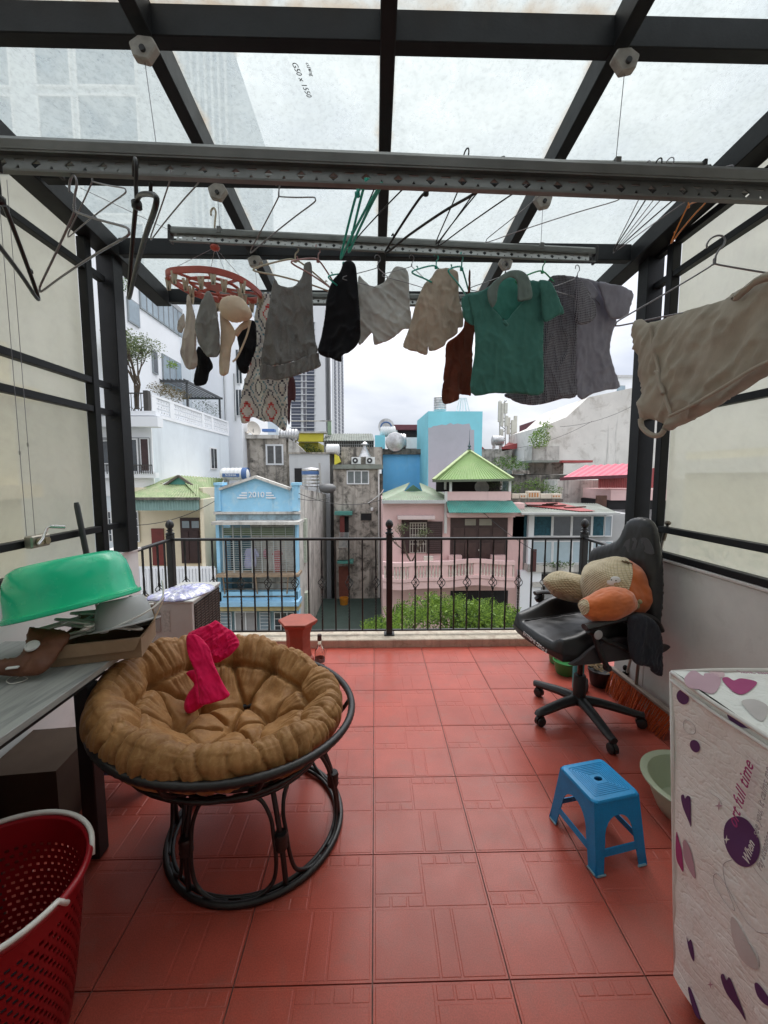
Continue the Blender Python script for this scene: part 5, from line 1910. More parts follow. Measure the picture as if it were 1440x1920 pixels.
# trees below the terrace
rnd = random.Random(5)
k = 0
for (px, py, Y, h, w_) in ((775, 1172, 12.5, 1.7, .8), (835, 1160, 13.2, 2.0, .85), (905, 1172, 12.2, 1.7, .8), (955, 1180, 13.0, 1.5, .6), (722, 1196, 11.5, .9, .6)):
    c = onY(px, py, Y)
    t = thing('leafy_tree', ('bright green tree right of the middle railing post', 'tallest bright green tree before the pink balcony', 'bright green tree under the pink house door', 'bright green tree at the right end of the clump', 'low bright green branch left of the middle railing post')[k], 'tree', (c.x, Y, GZ), group='green trees below the terrace')
    MB().tube([(c.x, Y, GZ), (c.x + .1, Y, c.z - .8), (c.x, Y, c.z)], [.12, .08, .03], 7).build('trunk', bark, t, smooth=60)
    lm = MB()
    bl = []
    for _ in range(26):
        a = rnd.uniform(0, 6.28); r_ = rnd.uniform(.2, 1) * w_
        bl.append(((c.x + r_ * math.cos(a), Y + r_ * math.sin(a) * .8, c.z + rnd.uniform(-1.0, .55) * h * .62), rnd.uniform(.22, .42)))
    leaves(lm, bl, 3000, .075, k + 60, flat=-.3)
    for _ in range(46):
        a = rnd.uniform(0, 6.28); r_ = rnd.uniform(.3, 1.0) * w_
        p = Vector((c.x + r_ * math.cos(a), Y + r_ * math.sin(a) * .8, c.z + .15 * h))
        d = Vector((rnd.gauss(0, .5), rnd.gauss(0, .4), 1)).normalized()
        for q in range(9):
            s = p + d * q * .055
            for sg in (-1, 1):
                dd = (d * .5 + Vector((sg * .9, rnd.uniform(-.3, .3), 0))).normalized()
                L = .12 * (1 - q * .05)
                sd = dd.cross(Vector((0, -1, .4))).normalized() * L * .22
                lm.add([s, s + dd * L * .5 + sd, s + dd * L, s + dd * L * .5 - sd], [(0, 1, 2, 3)])
    lm.build('crown', leaf_y, t)
    k += 1
# far roofs closing the horizon
m = MB()
rnd = random.Random(9)
for i in range(60):
    x = -120 + i * 4.6 + rnd.uniform(-1, 1); y = rnd.uniform(55, 80)
    if -22 < x < -6: pass
    m.box(x, x + rnd.uniform(3, 5), y, y + 6, GZ, rnd.uniform(-.5, 2.2))
tag(m.build('distant_houses', M('distant', (.32, .31, .30), .9, .3, .06)), 'grey distant rooftops along the skyline between the nearer houses', 'houses', kind='stuff')

# overhead cables between the houses
cbm = M('cable', (.03, .03, .03), .6)
for k, (a, b, sag, lab) in enumerate((((240, 985, 15.5), (402, 940, 16), .25, 'thin cable sagging before the cream house'), ((560, 925, 16), (722, 935, 17.4), .35, 'cable sagging from the dated gable house to the pink house'),
        ((624, 930, 23.5), (560, 935, 16.2), .15, 'short cable beside the dark rounded basin'), ((905, 960, 17), (1006, 1035, 15.5), .1, 'cable running down before the glazed balcony'),
        ((1050, 800, 27), (1230, 735, 27), .5, 'long cable drooping across the stained white wall'), ((968, 840, 30), (1110, 790, 29), .3, 'cable rising past the yellow green bush to the stained wall'))):
    A = onY(*a); B = onY(*b)
    P = [A.lerp(B, i / 10) - Vector((0, 0, sag * 4 * (i / 10) * (1 - i / 10))) for i in range(11)]
    tag(MB().tube(P, .012, 4).build('overhead_cable', cbm), lab, 'cable')
# ================================================================== things on the terrace
# ---- papasan chair
rattan = M('rattan_black', (.009, .008, .008), .42, .4, 30, bump=.3, bscale=180, bdist=.002, spec=.6)
def suede():
    m = bpy.data.materials.new('suede_brown')
    n = nodes_of(m)
    out = n.nodes.new('ShaderNodeOutputMaterial')
    b = n.nodes.new('ShaderNodeBsdfPrincipled')
    g = n.nodes.new('ShaderNodeNewGeometry').outputs['Position']
    f1 = noise_out(n, g, 5, 6, .65, dist=.8)
    f2 = noise_out(n, g, 38, 6, .7, dist=1.2)
    c = ramp(n, f1, [(.3, (.23, .108, .034)), (.7, (.39, .196, .068))])
    c = mixc(n, ramp(n, f2, [(.48, (0, 0, 0)), (.72, (.45, .45, .45))]), c, (.55, .34, .15))  # pale patches: sheen highlights of the suede painted into the colour
    n.links.new(c, b.inputs['Base Color'])
    b.inputs['Roughness'].default_value = .58
    b.inputs['Specular IOR Level'].default_value = .3
    b.inputs['Sheen Weight'].default_value = .15
    b.inputs['Sheen Roughness'].default_value = .35
    b.inputs['Sheen Tint'].default_value = (.8, .6, .4, 1)
    n.links.new(bump_n(n, f2, .15, .004, bump_n(n, noise_out(n, g, 500, 2, .5), .2, .001)), b.inputs['Normal'])
    n.links.new(b.outputs[0], out.inputs[0])
    return m
pap = thing('papasan_chair', 'round papasan chair with brown tufted suede cushion and black rattan frame', 'chair', (-.50, 1.60, .002))
C0 = Vector((-.600, 1.650, .512))
tiltM = Matrix.Rotation(R(-2.5), 3, 'X') @ Matrix.Rotation(R(5.0), 3, 'Y')
RR = .500
def loc(p): return C0 + tiltM @ Vector(p)
# wrapped ring: little ridges around it
N = 220
vs = []; fs = []; K = 8
for i in range(N):
    a = 2 * PI * i / N
    rr = .0145 * (1 + .10 * (i % 2))
    for k in range(K):
        b_ = 2 * PI * k / K
        vs.append(loc(((RR + rr * math.cos(b_)) * math.cos(a), (RR + rr * math.cos(b_)) * math.sin(a), rr * math.sin(b_))))
for i in range(N):
    j = (i + 1) % N
    for k in range(K):
        fs.append((i * K + k, j * K + k, j * K + (k + 1) % K, i * K + (k + 1) % K))
MB().add(vs, fs).build('rim_ring', rattan, pap, smooth=180)
# bowl ribs under the cushion
for i in range(10):
    a = 2 * PI * i / 10 + .2
    pth = [loc((r_ * math.cos(a), r_ * math.sin(a), z)) for r_, z in ((.495, -.01), (.455, -.07), (.38, -.13), (.28, -.180), (.15, -.205))]
    MB().tube(smooth_path(pth, 3), .009, 6).build('bowl_rib', rattan, pap, smooth=180)
MB().tube([loc((.16 * math.cos(2 * PI * i / 24), .16 * math.sin(2 * PI * i / 24), -.207)) for i in range(24)], .010, 6, closed=True).build('bowl_ring', rattan, pap, smooth=180)
MB().tube([loc((.40 * math.cos(2 * PI * i / 40), .40 * math.sin(2 * PI * i / 40), -.128)) for i in range(40)], .010, 6, closed=True).build('bowl_ring', rattan, pap, smooth=180)
BC = Vector((-.495, 1.60, .0))
def circ(c, r, z, n=64): return [Vector((c.x + r * math.cos(2 * PI * i / n), c.y + r * math.sin(2 * PI * i / n), z)) for i in range(n)]
MB().tube(circ(BC, .345, .013), .0120, 10, closed=True).build('base_ring', rattan, pap, smooth=180)
MB().tube(circ(BC, .322, .016), .0075, 8, closed=True).build('base_ring', rattan, pap, smooth=180)
TC = Vector((-.515, 1.59, 0)); TZ = .375
MB().tube(circ(TC, .265, TZ), .0115, 10, closed=True).build('stand_ring', rattan, pap, smooth=180)
MB().tube(circ(TC, .285, TZ - .025), .008, 8, closed=True).build('stand_ring', rattan, pap, smooth=180)
legs = 6
for i in range(legs):
    a = R(-118) + 2 * PI * i / legs
    def pt(da, u, out=0):
        r_ = .335 * (1 - u) + .272 * u + .02 * math.sin(PI * u) * 1.0 + out
        c_ = BC.lerp(TC, u)
        return Vector((c_.x + r_ * math.cos(a + da), c_.y + r_ * math.sin(a + da), .018 + u * (TZ - .025)))
    MB().tube(smooth_path([pt(0, 0), pt(0, .35), pt(0, .7), pt(0, 1.03)], 4), .0098, 8).build('leg', rattan, pap, smooth=180)
    for sg in (-1, 1):
        P = [pt(sg * .46, .0), pt(sg * .30, .0), pt(sg * .13, .10), pt(sg * .075, .30), pt(sg * .07, .55), pt(sg * .075, .72), pt(sg * .16, .90), pt(sg * .34, .97), pt(sg * .48, .97)]
        MB().tube(smooth_path(P, 4), .0072, 7).build('leg_loop', rattan, pap, smooth=180)
    MB().lathe([(.021, -.03), (.025, -.02), (.022, -.01), (.025, 0), (.022, .01), (.025, .02), (.021, .03)], pt(0, .48), 10).build('leg_binding', rattan, pap, smooth=60)
# cushion
prof = [(0, -.098), (.08, -.094), (.16, -.078), (.24, -.048), (.31, -.006), (.37, .040), (.42, .074), (.46, .092), (.495, .092), (.525, .070), (.540, .042), (.537, .002), (.512, -.036), (.46, -.080), (.39, -.115), (.28, -.15), (.14, -.188), (0, -.194)]
pp = smooth_path([Vector((a * .925, b, 0)) for a, b in prof], 9)
NR = len(pp); NA = 520
tufts = []
for i in range(11):
    a = 2 * PI * i / 11 + .15; tufts.append((.335, a))
for i in range(6):
    a = 2 * PI * i / 6 + .4; tufts.append((.175, a))
tufts.append((0.02, 0))
T2 = [Vector((r_ * math.cos(a), r_ * math.sin(a))) for r_, a in tufts]
segs = []
for i in range(11):
    segs.append((T2[i], T2[(i + 1) % 11]))
for i in range(6):
    segs.append((T2[11 + i], T2[11 + (i + 1) % 6])); segs.append((T2[11 + i], T2[17]))
    for dlt in sorted(range(11), key=lambda j: (T2[j] - T2[11 + i]).length)[:2]:
        segs.append((T2[11 + i], T2[dlt]))
vs = []
def segd(p, a, b):
    ab = b - a; t = max(0, min(1, (p - a).dot(ab) / ab.length_squared))
    return (p - a - ab * t).length
for i, q in enumerate(pp):
    # profile normal
    t = (pp[min(i + 1, NR - 1)] - pp[max(i - 1, 0)])
    nn = Vector((-t.y, t.x)).normalized() if t.length > 0 else Vector((0, 1))
    if i < 2: nn = Vector((0, 1))
    topside = i < NR * .50
    for k in range(NA):
        a = 2 * PI * k / NA
        r_ = q.x; z = q.y
        d = 0
        c2 = Vector((r_ * math.cos(a), r_ * math.sin(a)))
        if r_ < .42 and topside:
            e = 0
            for tt in T2:
                dd = (c2 - tt).length_squared
                if dd < .012:
                    e = max(e, math.exp(-dd / .0011))
            g = 0
            for sa, sb in segs:
                dd = segd(c2, sa, sb)
                if dd < .04:
                    g = max(g, math.exp(-(dd / .0075) ** 2))
            puffy = .018 * noise.noise(Vector((c2.x * 7, c2.y * 7, 3)))
            d = -.052 * e - .032 * g * (1 if r_ > .02 else 0) + puffy
            w_ = noise.noise(Vector((c2.x * 24, c2.y * 24, 1.2))) * .006
            d += w_
        # gathered pleats from the outer tufts over the roll
        u = max(0, min(1, (r_ - .24) / .14)) if topside else 1
        if not topside: u = max(0, min(1, (r_ - .12) / .2))
        nz_ = noise.noise(Vector((math.cos(a) * 3.1, math.sin(a) * 3.1, i * .02)))
        ph = a * 37 / (2 * PI) + 1.1 * nz_ + .35 * noise.noise(Vector((math.cos(a) * 9, math.sin(a) * 9, i * .05)))
        v = abs(2 * (ph - math.floor(ph)) - 1)
        amp = .017 + .011 * noise.noise(Vector((math.cos(a) * 5, math.sin(a) * 5, 7)))
        d += -u * amp * (1 - math.sqrt(max(0, 1 - v ** 2.6)) * 1.0) * 1.25
        ph2 = a * 103 / (2 * PI) + 1.4 * nz_
        v2 = abs(2 * (ph2 - math.floor(ph2)) - 1)
        d += -u * .005 * v2 ** 3
        # eleven-fold swelling between outer tufts
        s_ = .5 + .5 * math.cos(11 * (a - .15) + PI)
        d += u * .014 * (s_ - .5) * (1 if topside else .5)
        d += .016 * noise.noise(Vector((math.cos(a) * 1.6 + 4, math.sin(a) * 1.6, 0))) * u
        back = .5 + .5 * math.sin(a - .7)
        zz = z + nn.y * d
        rr = max(0, r_ + nn.x * d)
        if i == 0 or i == NR - 1: rr = 0
        rs_ = .5 + .5 * math.cos(a - .7)
        rr *= 1 - .065 * rs_; zz -= .045 * rs_ ** 1.5 * min(1, r_ / .4)
        if topside: zz = max(zz, -.172)
        lift = (.085 * back ** 1.4) * max(0, (z + .03) / .13) if z > -.03 else 0
        vs.append(loc((rr * math.cos(a) - .012, rr * math.sin(a) - .012, zz + lift)))
fs = []
for i in range(NR - 1):
    for k in range(NA):
        k2 = (k + 1) % NA
        fs.append((i * NA + k, i * NA + k2, (i + 1) * NA + k2, (i + 1) * NA + k))
cu = MB().add(vs, fs)
cu.f = [tuple(reversed(f)) for f in cu.f]
cushion = cu.build('cushion', suede(), pap, smooth=180)
MB().ell(loc((-.002, -.010, -.160)), (.024, .024, .012), n=14, m=8).build('tuft_button', MATS.get('x') or M('suede_button', (.17, .088, .032), .8), pap, smooth=180)
# ---- pink scarf over the cushion
pink = fabric('scarf_pink', (.78, .008, .10))
vd = (onY(400, 1230, 1.6) - _C).normalized()
nS = (-vd + Vector((0, -.15, .5))).normalized()
m = cloth_mb([(352, 1188), (372, 1178), (396, 1170), (405, 1164), (414, 1170), (430, 1180), (445, 1195), (449, 1208), (440, 1222), (424, 1234), (405, 1243), (388, 1240), (378, 1226), (362, 1214), (352, 1202)],
             onY(400, 1205, 1.83), nS, res=.005, puff=.028, fold=.022, ffreq=34, seed=3, bulge=.05, fdir=(.6, -.8), crease=.007)
m = cloth_mb([(352, 1190), (372, 1192), (392, 1214), (400, 1240), (412, 1268), (424, 1290), (431, 1302), (420, 1311), (398, 1318), (382, 1322), (374, 1318), (372, 1290), (366, 1262), (354, 1232), (349, 1208)],
             onY(395, 1260, 1.66), nS, res=.005, puff=.006, fold=.010, ffreq=30, seed=5, bulge=.015, fdir=(.9, .4), mb=m)
m = cloth_mb([(349, 1262), (360, 1256), (374, 1262), (378, 1284), (392, 1304), (384, 1322), (366, 1334), (352, 1338), (345, 1328), (347, 1312), (356, 1296), (364, 1284), (356, 1272)],
             onY(370, 1300, 1.70), nS, res=.005, puff=.018, fold=.014, ffreq=34, seed=8, bulge=.03, mb=m)
tag(m.build('scarf', pink, smooth=180), 'bright pink knitted scarf lying across the brown papasan cushion', 'scarf')

# ---- blue plastic stool
bl = M('plastic_blue', (.0, .26, .58), .42, .10, 14, c2=(.03, .32, .60), t=(.6, .85), spec=.5, fine=.1)
def stool(name, label, loc_, rz, col_, sx=1, h=.262):
    t = thing(name, label, 'stool', loc_, rz)
    tw, tl, bw, bl_ = .100 * sx, .095 * sx, .112 * sx, .137 * sx
    z1 = h
    m = MB()
    # seat: rounded slab with ribs and a hole
    def rr(wx, wy, r_, z, n=5):
        out = []
        for cx, cy, a0 in ((wx - r_, wy - r_, 0), (-wx + r_, wy - r_, 90), (-wx + r_, -wy + r_, 180), (wx - r_, -wy + r_, 270)):
            for i in range(n + 1):
                a = R(a0 + 90 * i / n)
                out.append(Vector((cx + r_ * math.cos(a), cy + r_ * math.sin(a), z)))
        return out
    rings = [rr(tw + .004, tl + .004, .022, z1 - .014), rr(tw + .004, tl + .004, .022, z1 - .006), rr(tw, tl, .020, z1 - .001), rr(tw - .006, tl - .006, .017, z1)]
    hole = []
    nn = len(rings[0])
    for k in range(nn):
        a = R(90 * (k // 6) + 15 * (k % 6 + .5))
        hole.append(Vector((.017 * math.cos(a), .010 * math.sin(a) * 1.2, z1)))
    rings.append(hole)
    rings.append([p + Vector((0, 0, -.008)) for p in hole])
    vs = [p for q in rings for p in q]; fs = []
    for j in range(len(rings) - 1):
        for k in range(nn):
            k2 = (k + 1) % nn
            fs.append((j * nn + k, j * nn + k2, (j + 1) * nn + k2, (j + 1) * nn + k))
    m.add(vs, fs)
    lo = rr(tw - .006, tl - .006, .017, z1 - .009)
    hl = [p + Vector((0, 0, -.008)) for p in hole]
    m.add(lo + hl, [(k, k + nn, (k + 1) % nn + nn, (k + 1) % nn) for k in range(nn)])
    m.build('seat', col_, t, local=True, smooth=40)
    for i in range(7):
        f = .30 + i * .09
        q = rr((tw - .006) * f, (tl - .006) * f, .004, z1 + .0006, 1)
        MB().tube(q, .0011, 4, closed=True).build('seat_rib', col_, t, local=True)
    # four aprons with arches, legs made of two flared panels each
    def side(ax, half_t, half_b, off_t, off_b):
        # panel in plane u (along side) and z, offset o(z)
        def P(u, z, dt=0):
            f = (z1 - .004 - z) / z1
            o = off_t + (off_b - off_t) * f - dt
            s_ = (half_t + (half_b - half_t) * f)
            x = u * s_
            return Vector((x, o, z)) if ax == 0 else Vector((-o, x, z)) if ax == 1 else Vector((-x, -o, z)) if ax == 2 else Vector((o, -x, z))
        arch_top = z1 * .76
        zs = [z1 - .006, arch_top + .002]
        out = []
        n_ = 13
        inner = []
        for i in range(n_):
            th = PI * i / (n_ - 1)
            u = -.60 * math.cos(th)
            zz = z1 * .40 + (arch_top - z1 * .40) * math.sin(th) ** .75
            inner.append((u, zz))
        m = MB()
        outer = []
        for (u, zz) in inner:
            outer.append((max(-1, min(1, u * 1.66)), z1 - .006 if abs(u) < .599 else z1 - .006))
        # build strip quads between inner arch and outer frame
        A = [P(*q) for q in inner] ; B = [P(*q) for q in outer]
        A2 = [P(*q, .004) for q in inner]; B2 = [P(*q, .004) for q in outer]
        k0 = len(A)
        m.add(A + B, [(i, i + 1, k0 + i + 1, k0 + i) for i in range(k0 - 1)])
        m.add(A2 + B2, [(i, k0 + i, k0 + i + 1, i + 1) for i in range(k0 - 1)])
        m.add(A + A2, [(i, k0 + i, k0 + i + 1, i + 1) for i in range(k0 - 1)])
        for sg in (-1, 1):
            L = [P(sg * .60, z1 * .40), P(sg * .66, z1 * .2), P(sg * .70, .003)]
            O = [P(sg, z1 - .006), P(sg, z1 * .2), P(sg * 1.02, .003)]
            L2 = [P(sg * .60, z1 * .40, .004), P(sg * .66, z1 * .2, .004), P(sg * .70, .003, .004)]
            O2 = [P(sg, z1 - .006, .004), P(sg, z1 * .2, .004), P(sg * 1.02, .003, .004)]
            V = L + O + L2 + O2
            F = [(0, 1, 4, 3), (1, 2, 5, 4), (6, 9, 10, 7), (7, 10, 11, 8), (0, 6, 7, 1), (1, 7, 8, 2), (2, 8, 11, 5)]
            m.add(V, F)
        m.build('side_panel', col_, t, local=True, smooth=50)
        # stretcher
        za, zb = z1 * .24, z1 * .34
        q = [P(-.68, za), P(.68, za), P(.68, za, .004), P(-.68, za, .004), P(-.66, zb), P(.66, zb), P(.66, zb, .004), P(-.66, zb, .004)]
        MB().hexa(q).build('stretcher', col_, t, local=True)
        return P
    side(0, tw, bw, tl, bl_); side(2, tw, bw, tl, bl_)
    side(1, tl, bl_, tw, bw); side(3, tl, bl_, tw, bw)
    for sx_ in (-1, 1):
        for sy_ in (-1, 1):
            c = Vector((sx_ * bw * 1.0, sy_ * bl_ * 1.0, 0))
            m = MB()
            pth = [c + Vector((-sx_ * .040, 0, .004)), c + Vector((-sx_ * .008, 0, .004)), c + Vector((0, -sy_ * .008, .004)), c + Vector((0, -sy_ * .045, .004))]
            m.tube(pth, .0042, 6)
            m.build('foot', M('plastic_worn_blue', (.22, .36, .42), .6), t, local=True)
    return t
stool('plastic_stool', 'low blue plastic stool with oval hole in its ribbed seat', (.884, 1.487, .001), R(12), bl)

# ---- pale green wash basin
pg_ = M('plastic_pale_green', (.42, .47, .34), .4, .08, 8, spec=.4)
def basin(label, c, r, h, mat, sx=1, sy=1, rot=None, foot=.68, name='wash_basin', rim=.02):
    t = thing(name, label, 'basin', c)
    pf = [(r * foot * .2, .004), (r * foot * .85, .004), (r * foot, .0), (r * (foot + .08), .01), (r * (foot + .2), h * .45), (r * .96, h * .93), (r + rim * .5, h * .97), (r + rim, h * .96), (r + rim, h), (r + rim * .4, h * 1.015),
          (r * .95, h * .98), (r * (foot + .17), h * .45), (r * (foot + .03), .016), (r * foot * .8, .012), (0, .012)]
    MB().lathe([(0, .004)] + pf, c, 48, rot=rot, sx=sx, sy=sy).build('basin_body', mat, t, smooth=40)
    return t
basin('pale green plastic wash basin on the floor beside the covered washing machine', (1.385, 1.60, .001), .19, .145, pg_)

# ---- covered washing machine
def cover_mat():
    m = bpy.data.materials.new('quilted_cover')
    n = nodes_of(m)
    out = n.nodes.new('ShaderNodeOutputMaterial')
    b = n.nodes.new('ShaderNodeBsdfPrincipled')
    g = n.nodes.new('ShaderNodeNewGeometry').outputs['Position']
    c = ramp(n, noise_out(n, g, 6, 5, .6), [(.3, (.82, .84, .82)), (.7, (.88, .90, .88))])
    def meander(scale, st):
        q = math_n(n, 'ABSOLUTE', math_n(n, 'SUBTRACT', noise_out(n, g, scale, 2, .4, st), .5))
        return ramp(n, q, [(0, (0, 0, 0)), (.055, (1, 1, 1))])
    q1 = meander(20, (1, .8, 1.9)); q2 = meander(31, (1, 1.1, 1.3))
    n.links.new(c, b.inputs['Base Color'])
    b.inputs['Roughness'].default_value = .75
    b1 = bump_n(n, q1, .32, .004)
    b2 = bump_n(n, q2, .18, .003, b1)
    n.links.new(bump_n(n, noise_out(n, g, 14, 4, .6), .5, .012, b2), b.inputs['Normal'])
    n.links.new(b.outputs[0], out.inputs[0])
    return m
wmch = thing('washing_machine', 'washing machine under a quilted white cover printed with purple hearts and words', 'washing machine', (1.15, .80, .002))
X0, X1, Y0, Y1, ZB, ZT = .845, 1.44, .42, 1.085, .060, .905
MB().box(X0 + .03, X1 - .02, Y0 + .02, Y1 - .075, .002, ZT - .02).build('machine_body', M('machine_dark', (.03, .028, .03), .5, .2), wmch, bevel=.01)
cm = cover_mat()
m = MB()
def wob(p, n):
    a = noise.noise(p * 5) * .009 + noise.noise(p * 13) * .004
    e = max(0, (.25 - p.z) / .25) * .012 * math.sin(p.y * 20 + p.x * 16)
    return p + n * (a + e)
def gridf(fn, nu, nv, n):
    vs = [wob(fn(i / nu, j / nv), Vector(n)) for j in range(nv + 1) for i in range(nu + 1)]
    m.add(vs, [(j * (nu + 1) + i, j * (nu + 1) + i + 1, (j + 1) * (nu + 1) + i + 1, (j + 1) * (nu + 1) + i) for j in range(nv) for i in range(nu)])
def cz(y): return ZB + .022 * math.sin(y * 9)
def XL(z): return X0 + .006 * (ZT - z) / (ZT - ZB)
def YL(z): return Y1 - .085 * (ZT - z) / (ZT - ZB)
gridf(lambda u, v: Vector((XL(ZB + (ZT - ZB) * v), YL(ZB + (ZT - ZB) * v) + (Y0 - Y1) * u, ZB + (ZT - ZB) * v)), 60, 70, (-1, 0, 0))
gridf(lambda u, v: Vector((X1, Y0 + (Y1 - Y0) * u, ZB + (ZT - ZB) * v)), 24, 30, (1, 0, 0))
gridf(lambda u, v: Vector((X1 + (XL(ZB + (ZT - ZB) * v) - X1) * u, YL(ZB + (ZT - ZB) * v), ZB + (ZT - ZB) * v)), 40, 50, (0, 1, 0))
gridf(lambda u, v: Vector((X0 + (X1 - X0) * u, Y0, ZB + (ZT - ZB) * v)), 40, 50, (0, -1, 0))
gridf(lambda u, v: Vector((X0 + (X1 - X0) * u, Y0 + (Y1 - Y0) * v, ZT + .012 * math.sin(PI * u) * math.sin(PI * v))), 50, 50, (0, 0, 1))
cv = m.build('cover', cm, wmch, smooth=50)
pipm = M('cover_piping', (.72, .71, .69), .7, .05)
for z in (ZT + .001, ZT - .022):
    MB().tube(smooth_path([(X0 - .004, Y1, z), (X0 - .009, .95, z - .003), (X0 - .006, .8, z), (X0 - .008, .6, z - .002), (X0 - .004, Y0, z)], 5), .0055, 8).build('seam', pipm, wmch, smooth=180)
MB().tube(smooth_path([(X0, Y1 + .004, ZT), (1.0, Y1 + .007, ZT + .003), (1.25, Y1 + .005, ZT), (X1, Y1 + .004, ZT)], 5), .0055, 8).build('seam', pipm, wmch, smooth=180)
MB().tube([(XL(z) - .003, YL(z) + .003, z) for z in (ZT, .6, .3, ZB)], .005, 8).build('seam', pipm, wmch, smooth=180)
pur = M('print_purple', (.10, .035, .13), .7, .06)
mag = M('print_magenta', (.38, .05, .19), .7, .06)
mau = M('print_mauve', (.50, .33, .40), .7, .06)
gry = M('print_grey', (.42, .40, .41), .7, .05)
def wobL(p):
    q = wob(Vector((XL(p.z), p.y, p.z)), Vector((-1, 0, 0)))
    return q + Vector((-.0018, 0, 0))
def onL(px, py):
    p = onX(px, py, X0)
    for _ in range(4): p = onX(px, py, XL(p.z))
    return p
def decal(pts, mat, nm='print', surf='L'):
    P2 = []
    for q in pts:
        p = onL(q[0], q[1]) if surf == 'L' else onZ(q[0], q[1], ZT + .006)
        P2.append((p.y, p.z) if surf == 'L' else (p.x, p.y))
    sm = smooth_path([Vector((a, b, 0)) for a, b in P2], 4, True)
    vv, tri, D = poly_fill([(p.x, p.y) for p in sm], .010, 1)
    V = []
    for p in vv:
        if surf == 'L':
            V.append(wobL(Vector((X0, p.x, p.y))))
        else:
            u = (p.x - X0) / (X1 - X0); v = (p.y - Y0) / (Y1 - Y0)
            q = wob(Vector((p.x, p.y, ZT + .012 * math.sin(PI * u) * math.sin(PI * v))), Vector((0, 0, 1)))
            V.append(q + Vector((0, 0, .002)))
    MB().add(V, tri).build(nm, mat, wmch)
def ellp(cx, cy, rx, ry, rot=0, n=14):
    out = []
    for i in range(n):
        a = 2 * PI * i / n
        x, y = rx * math.cos(a), ry * math.sin(a)
        c_, s_ = math.cos(R(rot)), math.sin(R(rot))
        out.append((cx + x * c_ - y * s_, cy + x * s_ + y * c_))
    return out
decal(ellp(1283, 1307, 11, 14, -20), pur)
decal(ellp(1303, 1399, 9, 12, -20), pur)
decal(ellp(1390, 1578, 29, 50, -22), pur)
decal([(1280, 1493), (1285, 1490), (1288, 1497), (1292, 1492), (1298, 1500), (1300, 1548), (1296, 1540), (1284, 1512)], pur)
decal([(1293, 1755), (1297, 1765), (1301, 1762), (1307, 1785), (1307, 1803), (1300, 1785)], pur)
decal([(1354, 1832), (1361, 1826), (1366, 1838), (1372, 1832), (1380, 1850), (1396, 1912), (1384, 1895), (1362, 1862)], pur)
decal([(1298, 1855), (1303, 1856), (1320, 1908), (1312, 1902)], pur)
decal([(1419, 1845), (1428, 1846), (1450, 1880), (1442, 1885), (1425, 1868)], pur)
decal([(1366, 1340), (1376, 1341), (1400, 1362), (1408, 1366), (1388, 1362), (1372, 1352)], pur)
decal([(1272, 1560), (1278, 1578), (1283, 1600), (1284, 1634), (1276, 1622), (1271, 1604)], mag)
decal([(1285, 1580), (1291, 1576), (1302, 1600), (1308, 1646), (1297, 1634), (1286, 1606)], mau)
decal([(1374, 1722), (1386, 1728), (1420, 1790), (1424, 1818), (1396, 1800), (1378, 1760)], M('print_pale', (.55, .52, .52), .7))
decal([(1283, 1273), (1300, 1256), (1318, 1268), (1322, 1262), (1345, 1262), (1352, 1278), (1338, 1300), (1310, 1292), (1290, 1288)], mau, surf='T')
decal([(1330, 1256), (1345, 1249), (1358, 1258), (1356, 1270), (1340, 1264)], M('print_rose', (.58, .42, .46), .7), surf='T')
decal([(1354, 1273), (1364, 1268), (1376, 1274), (1390, 1270), (1418, 1276), (1414, 1286), (1392, 1301), (1372, 1294)], mag, surf='T')
decal([(1390, 1315), (1415, 1310), (1440, 1325), (1430, 1350), (1405, 1335)], M('print_pale', (.55, .52, .52)), surf='T')
def star(px, py, s, mat):
    pts = []
    for i in range(8):
        a = PI / 4 * i; r_ = s if i % 2 == 0 else s * .28
        pts.append((px + r_ * math.cos(a) * .7, py + r_ * math.sin(a)))
    P = [wobL(onL(a, b)) + Vector((-.0012, 0, 0)) for a, b in pts]
    c = sum(P, Vector()) / 8
    MB().add(P + [c], [(i, (i + 1) % 8, 8) for i in range(8)]).build('print_star', mat, wmch)
star(1348, 1511, 10, mau); star(1364, 1574, 9, pipm); star(1334, 1846, 8, mau)
def loop(pts):
    P = [wobL(onL(a, b)) for a, b in pts]
    MB().tube(smooth_path(P, 5), .0007, 4).build('print_line', gry, wmch)
loop([(1284, 1352), (1290, 1350), (1303, 1360), (1304, 1374), (1294, 1376), (1283, 1366), (1284, 1352)])
loop([(1375, 1612), (1362, 1618), (1360, 1630), (1366, 1660), (1380, 1700), (1378, 1706), (1362, 1690), (1344, 1660), (1342, 1642), (1352, 1640), (1372, 1670), (1395, 1715), (1420, 1745), (1445, 1750)])
loop([(1415, 1625), (1430, 1645), (1445, 1660)])
loop([(1324, 1480), (1336, 1490), (1345, 1496), (1352, 1508)])
loop([(1395, 1760), (1410, 1770), (1425, 1790), (1428, 1812)])
def wtext(s, pa, pb, size, mat, shear=.25, lift=.009):
    A = onL(*pa); B = onL(*pb)
    xd = (B - A).normalized(); n_ = Vector((-1, 0, -.05)); yd = n_.cross(xd)
    mid = (A + B) / 2; mid = wobL(mid)
    mid.x = XL(mid.z) - lift
    return text_mesh('print_text', s, mat, wmch, mid, xd, yd, size, .0006, shear, 1.04)
wtext('ort full time', (1383, 1545), (1414, 1430), .036, mag, lift=.012)
wtext('When', (1409, 1616), (1420, 1578), .024, pipm, lift=.013)
wtext('see you, it calms me', (1424, 1575), (1452, 1430), .020, gry, lift=.012)
wtext('Pay attention', (1433, 1630), (1452, 1560), .018, gry, lift=.012)
text_mesh('print_text', 'your smell', mau, wmch, onZ(1418, 1262, ZT + .014), (1, -.12, 0), (-.12, -1, 0), .020, .0006, .2)

